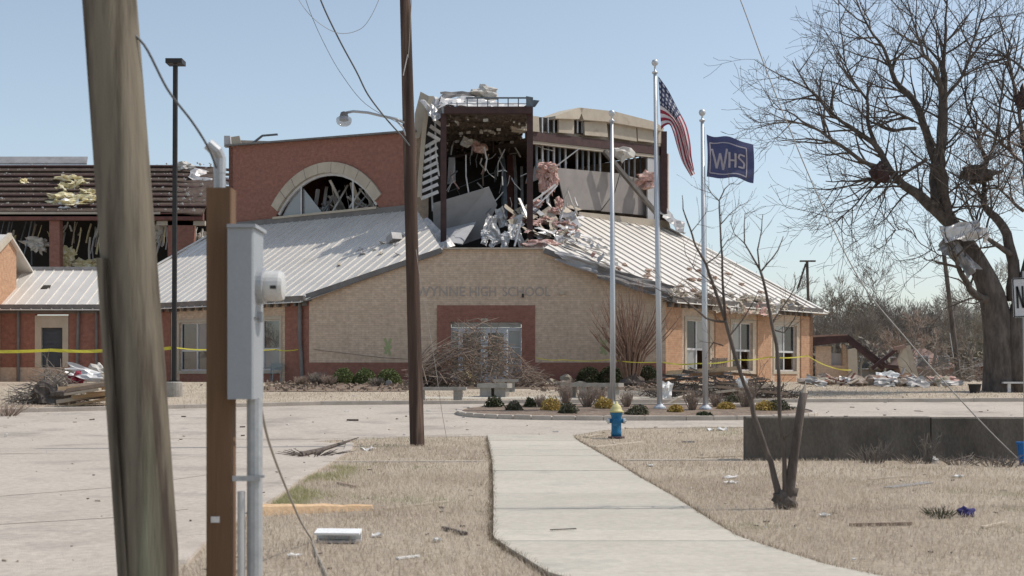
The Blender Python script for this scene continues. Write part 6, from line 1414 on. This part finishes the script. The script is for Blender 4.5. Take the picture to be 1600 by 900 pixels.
for li, (pts, dd) in enumerate(limbs):
    ps = []; n = len(pts)
    for i, (x, y, w_) in enumerate(pts): ps.append(T(x, y, dd * (i / n) * 2.2))
    rr = [p[2] for p in pts]
    # gnarled limb with extra points
    pp_, rr_ = [], []
    for i in range(n - 1):
        for k in range(3):
            q = ps[i].lerp(ps[i + 1], k / 3); q += Vector((noise.noise(q * 1.3), noise.noise(q * 1.3 + Vector((9, 0, 0))), noise.noise(q * 1.3 + Vector((0, 9, 0))))) * .10; pp_.append(q); rr_.append(rr[i] + (rr[i + 1] - rr[i]) * k / 3)
    pp_.append(ps[-1]); rr_.append(rr[-1])
    MB().tube(pp_, [max(.01, k * .62) for k in rr_], 8 if rr[0] > .2 else 6).build('limb', M['bark_dark'], BTREE, smooth=True)
    Ltot = sum((a - b).length for a, b in zip(ps, ps[1:]))
    thin0 = .35 if rr[0] > .3 else .12
    for k in range(int(5 + Ltot * 1.7)):
        t = r3.uniform(thin0, 1); f = t * (len(pp_) - 1); i = min(int(f), len(pp_) - 2); q = pp_[i].lerp(pp_[i + 1], f - i); dr = (pp_[i + 1] - pp_[i]).normalized()
        ax = Vector((r3.uniform(-.4, .4), r3.choice([-1, 1]), r3.uniform(-.4, .4))).normalized() if r3.random() < .7 else dr.cross(Vector((r3.uniform(-1, 1), r3.uniform(-1, 1), r3.uniform(-1, 1)))).normalized()
        grow(r3, tw_out, q, Matrix.Rotation(r3.uniform(.4, 1.1), 3, ax) @ dr, r3.uniform(1.2, 2.6), max(.02, min(.045, rr_[i] * .5)), 1, 3, .05, 4, 4, .28, (.4, 1.0), .0075, (.4, .7))
tag(limbs_mesh(tw_out).build('twigs', M['bark_dark'], BTREE), kind='stuff')
# things caught in the tree
TN = thing('metal_sheet', 'crumpled white metal sheet caught in the big bare tree', 'metal sheet', T(1500, 400, -1.2))
for i, (x, y, a, b2, rt) in enumerate([(1502, 362, 1.55, .75, (R(70), R(-10), .1)), (1478, 380, .5, .9, (R(80), R(25), .3)), (1500, 400, .6, 1.7, (R(80), R(-38), .0)), (1538, 366, .6, .6, (R(70), R(30), .5))]):
    o = crumple('sheet_fold', None, None, T(x, y, -1.2), (a, b2, 1), 'white_metal' if i in (0, 3) else 'tin', i + 600, rt, .28, 9); lw = o.location.copy(); o.parent = TN; o.location = lw - ORIG[TN.name]
clump('caught_bundle', 'dark red cloth bundle snagged on the left limb of the big tree', 'cloth', T(1374, 272, -.4), (.32, .25, .34), 'dark_steel', 620, None, .5, 2.2)
clump('caught_bundle', 'grey leafy nest of debris snagged in the middle of the big tree', 'debris', T(1530, 272, -.4), (.62, .4, .3), 'bark', 621, None, .55, 2.2)
clump('caught_bundle', 'dark bundle snagged at the upper right of the big tree', 'debris', T(1597, 155, -.4), (.25, .25, .4), 'dark_steel', 622, None, .5, 2.2)
o_ = MB()
for i in range(240):
    c = T(r3.uniform(1505, 1600), r3.uniform(205, 320), r3.uniform(-1.5, 1.5)); d = Vector((r3.uniform(-1, 1), r3.uniform(-.5, .5), r3.uniform(-1, 1))).normalized() * r3.uniform(.3, .9); o_.tube([c - d, c + Vector((r3.uniform(-.15, .15), 0, r3.uniform(-.15, .15))), c + d], [.012, .012, .006], 3, False)
tag(o_.build('twigs', M['twig'], BTREE), kind='stuff')

# broken sapling in front
SD = DG(795); sb_ = G(1226, 793); SAP = thing('broken_sapling', 'bare three stemmed sapling with one snapped stem on the front lawn', 'sapling', sb_)
def Q(px, py, dd=0): return W(px, py, SD + dd)
stems = [([(1222, 798, .050), (1212, 755, .036), (1204, 722, .031), (1190, 685, .030), (1178, 650, .028), (1174, 625, .030), (1163, 600, .022), (1148, 555, .022), (1133, 500, .021), (1118, 455, .018), (1103, 413, .015), (1088, 385, .012), (1078, 358, .010), (1067, 327, .007), (1066, 305, .004)], .15),
         ([(1228, 795, .045), (1226, 740, .026), (1224, 700, .024), (1219, 660, .022), (1217, 620, .021), (1217, 580, .02), (1213, 540, .02), (1206, 505, .019), (1198, 460, .016), (1188, 423, .014)], -.1),
         ([(1133, 500, .017), (1130, 450, .014), (1128, 400, .012), (1125, 350, .010), (1124, 312, .008)], -.2), ([(1133, 503, .014), (1118, 502, .012), (1103, 497, .011), (1085, 482, .010), (1067, 467, .008), (1045, 462, .006), (1020, 447, .004)], -.3),
         ([(1188, 423, .012), (1172, 395, .009), (1163, 380, .008), (1163, 350, .006), (1164, 333, .004)], .1), ([(1187, 422, .010), (1184, 390, .008), (1190, 362, .006), (1192, 335, .004)], -.2), ([(1189, 424, .011), (1205, 405, .008), (1216, 390, .007), (1224, 369, .004)], .2),
         ([(1206, 507, .012), (1222, 480, .009), (1235, 462, .007), (1244, 442, .004)], .3), ([(1124, 312, .008), (1133, 295, .006), (1142, 287, .004), (1155, 288, .003)], 0), ([(1124, 315, .007), (1112, 303, .005), (1102, 287, .003)], 0), ([(1127, 350, .007), (1140, 335, .005), (1157, 320, .003)], .1),
         ([(1103, 413, .009), (1120, 400, .006), (1137, 375, .004), (1150, 368, .003)], .1), ([(1130, 460, .008), (1110, 440, .006), (1085, 420, .005), (1070, 395, .003)], -.2), ([(1080, 362, .006), (1092, 348, .004), (1105, 330, .003)], 0), ([(1163, 380, .006), (1148, 365, .004), (1140, 345, .003)], 0),
         ([(1208, 515, .01), (1225, 520, .007), (1240, 500, .006), (1250, 480, .004)], -.2), ([(1174, 625, .012), (1187, 606, .009), (1199, 592, .005)], -.2), ([(1180, 618, .008), (1181, 600, .006), (1178, 588, .004)], -.2), ([(1225, 690, .008), (1229, 680, .004)], -.2), ([(1140, 525, .009), (1160, 500, .007), (1178, 470, .005), (1185, 455, .003)], -.3), ([(1130, 540, .009), (1115, 535, .006), (1108, 545, .004)], .2)]
for pts, dd in stems:
    ps = [Q(x, y, dd * i / len(pts)) for i, (x, y, w_) in enumerate(pts)]; pp_, rr_ = [], []
    for i in range(len(ps) - 1):
        for k in range(3):
            q = ps[i].lerp(ps[i + 1], k / 3); pp_.append(q + Vector((noise.noise(q * 6), noise.noise(q * 6 + Vector((5, 0, 0))), 0)) * .008); rr_.append((pts[i][2] + (pts[i + 1][2] - pts[i][2]) * k / 3))
    pp_.append(ps[-1]); rr_.append(pts[-1][2])
    MB().tube(pp_, rr_, 8).build('stem' if pts[0][2] > .03 else 'branch', M['bark'], SAP, smooth=True)
sp = [Q(1230, 796), Q(1234, 760), Q(1240, 715), Q(1246, 675), Q(1251, 640), Q(1256, 614)]
stub = MB().tube(sp, [.075, .06, .052, .05, .047, .045], 10).build('snapped_stem', M['bark'], SAP, smooth=True)
b_ = MB(); tp_ = Q(1256, 614)
b_.add([tp_ + Vector((math.cos(t * 1.047) * .043, math.sin(t * 1.047) * .043, 0)) for t in range(6)] + [tp_ + Vector((.02, 0, .12))], [(i, (i + 1) % 6, 6) for i in range(6)]); b_.build('splintered_tip', M['pale_plank'], stub)
MB().blob(Q(1226, 782), (.12, .10, .12), 3, .35, 2, 3).build('root_crown', M['bark'], SAP, smooth=True); MB().blob(Q(1238, 770), (.06, .06, .08), 6, .3, 2, 2).build('root_crown', M['bark'], SAP, smooth=True)
r4 = random.Random(3); o2 = []
for pts, dd in stems[2:]:
    for k in range(5):
        i = r4.randint(0, len(pts) - 2); a, b2 = Q(pts[i][0], pts[i][1], dd * i / len(pts)), Q(pts[i + 1][0], pts[i + 1][1], dd * (i + 1) / len(pts)); q = a.lerp(b2, r4.random()); d = (b2 - a).normalized()
        ax = Vector((0, r4.choice([-1, 1]), r4.uniform(-.3, .3))).normalized(); grow(r4, o2, q, Matrix.Rotation(r4.uniform(.4, 1), 3, ax) @ d, r4.uniform(.08, .3), .0032, 1, 2, .1, 3, 2, .2, rmin=.0016)
tag(limbs_mesh(o2).build('twigs', M['bark'], SAP), kind='stuff')

# far wood: joined mass, and the trees that stand out of it
variants = []
for s_ in range(6):
    r5 = random.Random(100 + s_); out = []; H = 1.0
    grow(r5, out, Vector((0, 0, 0)), Vector((r5.uniform(-.08, .08), r5.uniform(-.08, .08), 1)), .55, .02, 0, 4, .06, 5, 5 if s_ % 2 else 6, .12, (.35, .95), .0016, (.45, .68))
    b = limbs_mesh(out, lambda lev: 5 if lev == 0 else 3); variants.append((np.array(b.v), b.f))
def tri(faces):
    t = []
    for f in faces:
        for k in range(1, len(f) - 1): t.append((f[0], f[k], f[k + 1]))
    return np.array(t)
variants = [(v * (1 / v[:, 2].max()), tri(f)) for v, f in variants]
def tree_at(v, x, D, h, wf, a, z=Z_TOP - .2):
    c, s_ = math.cos(a), math.sin(a); q = v.copy(); q[:, :2] *= wf; q *= h; q = np.stack([q[:, 0] * c - q[:, 1] * s_ + x, q[:, 0] * s_ + q[:, 1] * c + D, q[:, 2] + z], 1); return q
V, Fc, off = [], [], 0
r6 = random.Random(21)
for i in range(150):
    D = r6.uniform(118, 185); px = r6.uniform(1120, 1760); 
    if i > 120: px = r6.uniform(-200, 1120); D = r6.uniform(150, 190)
    k = i % 6; v, f = variants[k]; h = r6.uniform(8.0, 11.5) * (D / 150) * (.92 if px > 1100 else .7); q = tree_at(v, (px - 800) * D / F, D, h, r6.uniform(1.0, 1.4), r6.random() * 6)
    V.append(q); Fc.append(f + off); off += len(q)
tag(raw_mesh('far_wood', np.concatenate(V), np.concatenate(Fc), M['far_bark'], (50, 150, 1)), 'grey brown mass of bare woodland behind the houses', 'wood', kind='stuff')
# undergrowth mass
v_l, f_l, off = [], [], 0
for i in range(150):
    D = r6.uniform(112, 175); px = r6.uniform(1200, 1760); c = W(px, 590, D); v, f = leaves((c.x, D, Z_TOP), (r6.uniform(2.5, 5), r6.uniform(2, 3), r6.uniform(2, 5.6)), 260, .32, i + 900, .3); v_l.append(v); f_l.append(f + off); off += len(v)
tag(raw_mesh('undergrowth', np.concatenate(v_l), np.concatenate(f_l), M['far_bark'], (50, 145, 1)), 'brown undergrowth and brush beneath the far woodland', 'undergrowth', kind='stuff')
labels_ft = ['tall pale bare tree rising above the far wood', 'bare tree just right of the school roof end', 'thin bare tree beside the crossbar pole', 'bare tree above the collapsed annex', 'rusty twigged bare tree behind the tilted wall slab', 'bare tree left of the leaning dark pole', 'bare tree right of the leaning dark pole', 'bare tree behind the big dark trunk']
for i, (px, D, ytop, wf) in enumerate([(1400, 125, 385, 1.25), (1215, 100, 418, 1.2), (1295, 110, 425, 1.1), (1345, 108, 462, 1.0), (1415, 92, 478, 1.3), (1455, 105, 440, 1.3), (1520, 100, 430, 1.2), (1585, 105, 400, 1.2)]):
    v, f = variants[i % 6]; h = (HOR - ytop) * D / F + EYE - Z_TOP; x = (px - 800) * D / F
    t = thing('bare_tree', labels_ft[i], 'tree', (x, D, Z_TOP - .1), 'bare trees in front of the far wood'); q = tree_at(v, x, D, h + .2, wf, i * 1.3, Z_TOP - .2)
    raw_mesh('branches', q, f, M['far_bark'] if i != 4 else M['twig'], (x, D, Z_TOP - .1), t)
c = W(1335, 520, 140); v, f = leaves((c.x, 140, 3), (3.2, 2, 3.2), 900, .3, 950, .3); t = thing('spring_tree', 'fresh light green tree in the far wood', 'tree', (c.x, 140, Z_TOP)); raw_mesh('crown', v, f, M['far_leaf'], (c.x, 140, Z_TOP), t); MB().tube([(c.x, 140, 1.2), (c.x, 140, 4)], [.2, .1], 6).build('trunk', M['far_bark'], t)
c = W(1160, 430, 135); v, f = leaves((c.x, 135, 8), (2.4, 2, 4.6), 900, .3, 951, .3); t = thing('pine_tree', 'dark evergreen crown showing over the right roof ridge', 'tree', (c.x, 135, Z_TOP)); raw_mesh('crown', v, f, M['leaf_dull'], (c.x, 135, Z_TOP), t); MB().tube([(c.x, 135, 1.2), (c.x, 135, 10)], [.3, .12], 6).build('trunk', M['far_bark'], t)

# far poles
a = W(1262, 470, 82); FP = thing('crossbar_pole', 'dark utility pole with flat crossbar beyond the roof end', 'utility pole', (a.x, 82, Z_TOP))
MB().tube([(a.x + .2, 82, Z_TOP), W(1261, 408, 82)], .09, 8).build('pole_shaft', M['bark_dark'], FP); MB().bar(W(1250, 408, 82), W(1274, 408, 82), .25, .09).build('crossbar', M['bark_dark'], FP); MB().tube([W(1259, 412, 82), W(1246, 452, 82)], .06, 6).build('brace', M['bark_dark'], FP)
LPp = thing('leaning_pole', 'dark leaning utility pole left of the big bare tree', 'utility pole', W(1497, 575, 74)); MB().tube([W(1498, 590, 74), W(1473, 380, 74)], [.16, .11], 8).build('pole_shaft', M['bark_dark'], LPp); MB().tube([W(1490, 560, 73.8), W(1484, 520, 73.8)], .02, 4).build('pole_bracket', M['galv'], LPp)

# ------------------------------------------------------------------ ruined annex and far houses
AD = 74.0
AX = thing('ruined_annex', 'roofless tan brick annex with a fallen roof truss right of the school', 'ruin', W(1320, 600, AD))
def ap(name, pts, m, th=.3, D=AD, uv=True): return MB().prism([W(x, y, D) for x, y in pts], (0, th, 0)).build(name, M[m], AX, uv=uv)
ap('wall', [(1276, 603), (1299, 603), (1299, 541), (1276, 541)], 'tan_brick'); ap('wall', [(1317, 603), (1326, 603), (1322, 540), (1317, 538)], 'tan_brick'); ap('wall', [(1299, 603), (1317, 603), (1317, 571), (1299, 571)], 'tan_brick', .28)
ap('wall', [(1326, 601), (1341, 601), (1339, 543), (1325, 546)], 'cream', .3, AD - .6); ap('window', [(1299, 571), (1316, 571), (1317, 552), (1299, 552)], 'drywall', .05, AD + .3, False)
ap('roof_edge', [(1268, 527), (1325, 524), (1327, 534), (1268, 541)], 'dark_steel', 2.5, AD - .4, False); ap('roof_sheet', [(1268, 524), (1322, 522), (1325, 524.5), (1268, 527.5)], 'pink_shingle', 3, AD - .4, False)
for q_, (x0, y0, x1, y1) in enumerate(((1323, 525, 1386, 573), (1326, 533, 1380, 577), (1362, 576, 1400, 546), (1380, 572, 1403, 574))): MB().bar(W(x0, y0, AD - .2 - q_ * .3), W(x1, y1, AD - .2 - q_ * .3), .22, .2).build('roof_truss', M['dark_steel'], AX)
for x, y, x1, y1 in ((1340, 538, 1342, 548), (1355, 550, 1352, 556), (1368, 560, 1362, 566)): MB().bar(W(x, y, AD - .2), W(x1, y1, AD - .2), .1).build('truss_web', M['stud'], AX)
SL = thing('tilted_slab', 'tilted cream and red wall slab standing in the rubble', 'wall slab', W(1420, 600, 70))
MB().prism([W(1404, 562, 70), W(1412, 543, 70), W(1415, 542, 70), W(1424, 583, 70), W(1410, 583, 70)], (0, .3, 0)).build('slab_top', M['cream'], SL); MB().prism([W(1410, 583.4, 70), W(1424, 583.4, 70), W(1428, 600, 70), W(1408, 600, 70)], (0, .3, 0)).build('slab_foot', M['sunlit_red_brick'], SL, uv=True); MB().bar(W(1415, 541, 70.1), W(1431, 601, 70.1), .12, .5).build('slab_edge', M['pale_plank'], SL); MB().bar(W(1397, 545, 70), W(1414, 541, 70), .4, .18).build('slab_cap', M['pink_shingle'], SL)
r7 = random.Random(12)
for i in range(80):
    x = r7.uniform(1272, 1500); y = r7.uniform(600, 606); p = G(x, y); k = i % 5
    if k < 2: clump('rubble_heap', 'heap of brick rubble around the ruined annex', 'rubble', p + Vector((0, r7.uniform(0, 3), .15)), (r7.uniform(.25, .7), .4, r7.uniform(.12, .32)), 'rubble', i + 700, 'rubble heaps at the annex', .4, 2.4, 2)
    elif k == 2: crumple('metal_scrap', 'pale sheet scrap in the rubble of the annex', 'metal scrap', p + Vector((0, 0, .2)), (r7.uniform(.4, 1.0), r7.uniform(.2, .5), 1), r7.choice(['tin', 'tan_board', 'tin', 'cream']), i + 700, (R(50), r7.uniform(-.4, .4), 0), .25, 6, 'sheet scraps at the annex')
    else: c = p + Vector((0, .3, .2)); d = Vector((r7.uniform(-1, 1), .2, r7.uniform(-.2, .5))).normalized() * r7.uniform(.25, .7); tag(MB().bar(c - d * .3, c + d, .08, .05).build('broken_board', M[r7.choice(['plank', 'pale_plank', 'plank', 'red_steel', 'tin'])]), 'broken timber in the rubble of the annex', 'board', 'timbers at the annex')
crumple('white_sheet', 'big white sheet lying in the annex rubble', 'sheet', G(1387, 600) + Vector((0, -.2, .35)), (1.1, .6, 1), 'foam', 760, (R(40), 0, 0), .22, 9)
clump('pink_debris', 'pinkish insulation debris beside the tilted slab', 'insulation', G(1470, 602) + Vector((0, 0, .15)), (.7, .4, .25), 'pink', 761, None, .5, 2.2)
def house(label, px0, px1, D, yeave, yridge, m, wm='house_wall'):
    x0, x1 = (px0 - 800) * D / F, (px1 - 800) * D / F; ze, zr = EYE + (HOR - yeave) * D / F, EYE + (HOR - yridge) * D / F
    o = thing('house', label, 'house', ((x0 + x1) / 2, D, Z_TOP)); dp = 7
    MB().prism([(x0, D, Z_TOP - .1), (x1, D, Z_TOP - .1), (x1, D, ze), (x0, D, ze)], (0, dp, 0)).build('wall', M[wm], o)
    ov = .4; MB().add([(x0 - ov, D - ov, ze), (x1 + ov, D - ov, ze), (x1 - 1.2, D + dp / 2, zr), (x0 + 1.2, D + dp / 2, zr), (x0 - ov, D + dp + ov, ze), (x1 + ov, D + dp + ov, ze)], [(0, 1, 2, 3), (1, 5, 2), (5, 4, 3, 2), (4, 0, 3), (0, 4, 5, 1)]).build('roof', M[m], o)
    n = max(2, int((x1 - x0) / 3))
    for i in range(n):
        c = x0 + (x1 - x0) * (i + .5) / n; w = MB().box((c, D - .03, Z_TOP + 1.5), (1.0, .08, 1.1)).build('window', M['window_frame'], o); MB().box((c, D - .08, Z_TOP + 1.5), (.85, .03, .95)).build('pane', M['glass'], w)
house('brown roofed house beyond the tilted slab', 1425, 1490, 105, 575, 543, 'pink_shingle', 'pink_shingle')
house('low grey roofed house behind the annex truss', 1330, 1412, 112, 577, 556, 'grey_shingle'); house('grey roofed house right of the leaning pole', 1500, 1562, 115, 576, 558, 'grey_shingle'); house('dark roofed house at the right edge behind the tree', 1575, 1660, 100, 572, 548, 'grey_shingle', 'red_brick')
# brush between the houses and the lawn
b_ = MB()
for i in range(500):
    px = r7.uniform(1425, 1620); D = r7.uniform(66, 92); c = W(px, 596, D); c.z = Z_TOP + r7.random() ** 2 * 1.4; d = Vector((r7.uniform(-1, 1), .2, r7.uniform(-.3, .9))).normalized() * r7.uniform(.4, 1.3); b_.tube([c, c + d * .5 + Vector((0, 0, .1)), c + d], [.03, .02, .008], 3, False)
tag(b_.build('storm_brush', M['twig_grey'], loc=(26, 78, Z_TOP)), 'storm tossed brush between the big tree and the houses', 'brush', kind='stuff')

# ------------------------------------------------------------------ grass blades
def blades(name, label, D0, D1, xr, dens, hmin, hmax, wid, seed, keep):
    r = np.random.default_rng(seed); area = (D1 - D0) * (D0 + D1) / 2 * 2 * xr; n = int(area * dens)
    D = np.sqrt(r.random(n) * (D1 ** 2 - D0 ** 2) + D0 ** 2); x = (r.random(n) * 2 - 1) * xr * D
    ok = keep(x, D); D, x = D[ok], x[ok]; n = len(D)
    z = np.where(D <= D_LOW, 0, np.minimum(Z_TOP, Z_TOP * (D - D_LOW) / (D_TOP - D_LOW)))
    h = hmin + (hmax - hmin) * r.random(n) ** 1.6; a = r.random(n) * 6.283; ln = r.random(n) * 1.2 + .35
    p = np.stack([x, D, z], 1); tip = p + np.stack([np.cos(a) * h * ln, np.sin(a) * h * ln, h], 1); sd = np.stack([-np.sin(a), np.cos(a), np.zeros(n)], 1) * (wid * (.6 + .8 * r.random(n)))[:, None]
    mid = (p + tip) / 2 + np.array([0, 0, 1]) * (h * .18)[:, None]
    v = np.stack([p - sd, p + sd, mid + sd * .7, tip, mid - sd * .7], 1).reshape(-1, 3); b5 = np.arange(n)[:, None] * 5
    f = np.concatenate([b5 + np.array([[0, 1, 2, 4]]), b5 + np.array([[4, 2, 3, 3]])]) if False else np.concatenate([b5 + np.array([[0, 1, 2]]), b5 + np.array([[0, 2, 4]]), b5 + np.array([[4, 2, 3]])])
    return tag(raw_mesh(name, v, f, M['straw'], (0, (D0 + D1) / 2, 0)), label, 'grass', kind='stuff')
tl = np.array(SWL); tr_ = np.array(SWR); te = np.array(EDGE)
def keep_near(x, D):
    l, rr, e = np.interp(D, tl[:, 0], tl[:, 1]), np.interp(D, tr_[:, 0], tr_[:, 1]), np.interp(D, te[:, 0], te[:, 1]) + .2
    fr = np.interp(x, [q[0] for q in FRONT], [q[1] for q in FRONT]) - .08
    patch = np.sin(x * 1.7 + np.sin(D * 1.1) * 1.3) * np.sin(D * 1.3 + x * .6); rr_ = np.random.default_rng(5).random(len(x))
    return ((x < l - .02) | (x > rr + .02)) & (x > e) & (D < fr) & ((D < 22.6) | (D > 23.05) | (x < 4.1)) & ~((x < -.4) & (D > 22.12) & (D < 22.45)) & ~((x > 1.95) & (x < 4.1) & (D > 22.4) & (D < 22.9)) & (rr_ < .72 + .28 * patch)
blades('dry_grass', 'dry straw grass blades of the front lawn', 8.2, 19, .47, 1300, .02, .085, .0024, 1, keep_near)
blades('dry_grass', 'dry straw grass blades of the middle lawn', 19, 34, .47, 420, .025, .09, .004, 2, keep_near)
def keep_far(x, D):
    bk = np.interp(x, [q[0] for q in BACK], [q[1] for q in BACK]) + .25
    return (D > bk) & ~((x > -11) & (x < 7.5) & (D > 50.5)) & ~((x > -3.5) & (x < 9) & (D > 46) & (D < 47.3))
blades('dry_grass', 'dry straw grass blades of the lawn before the school', 38, 58, .46, 45, .03, .09, .008, 3, keep_far)

# grass creeping over the path edges, and a green patch by the pavement
def fringe(name, label, m, xs, Ds, hmin, hmax, wid, seed):
    r = np.random.default_rng(seed); n = len(xs); h = hmin + (hmax - hmin) * r.random(n); a = r.random(n) * 6.283; ln = r.random(n) * 1.1 + .2
    z = np.where(Ds <= D_LOW, 0, Z_TOP * (Ds - D_LOW) / (D_TOP - D_LOW)); p = np.stack([xs, Ds, z], 1); tip = p + np.stack([np.cos(a) * h * ln, np.sin(a) * h * ln, h], 1)
    sd = np.stack([-np.sin(a), np.cos(a), np.zeros(n)], 1) * wid; v = np.stack([p - sd, p + sd, tip], 1).reshape(-1, 3)
    return tag(raw_mesh(name, v, np.arange(n * 3).reshape(-1, 3), m, (0, 15, 0)), label, 'grass', kind='stuff')
M['fringe'] = mat('dull_edge_grass', (.26, .205, .145), (.17, .135, .09), scale=2, rough=.95, coord='World', fine=.2)
M['green_grass'] = mat('green_spring_grass', (.30, .31, .13), (.40, .36, .20), scale=3, rough=.9, coord='World', fine=.2, trans=.25)
rf_ = np.random.default_rng(9); Df = 8.5 + rf_.random(9000) * 22; sel = rf_.random(9000) < .5
xf = np.where(sel, np.interp(Df, tl[:, 0], tl[:, 1]) - rf_.random(9000) ** 2 * .07 + .012, np.interp(Df, tr_[:, 0], tr_[:, 1]) + rf_.random(9000) ** 2 * .07 - .012)
fringe('edge_grass', 'brownish grass fringe creeping over the path edges', M['fringe'], xf, Df, .03, .075, .003, 4)
Dg = 14.5 + rf_.random(9000) * 6.5; xg = np.interp(Dg, te[:, 0], te[:, 1]) + .25 + np.abs(rf_.normal(0, .28, 9000)); ok = np.sin(Dg * 2.1) + np.sin(xg * 5 + Dg) + rf_.random(9000) * 1.5 > .4
fringe('green_grass', 'fresh green grass patch beside the left pavement edge', M['green_grass'], xg[ok], Dg[ok], .03, .08, .003, 6)
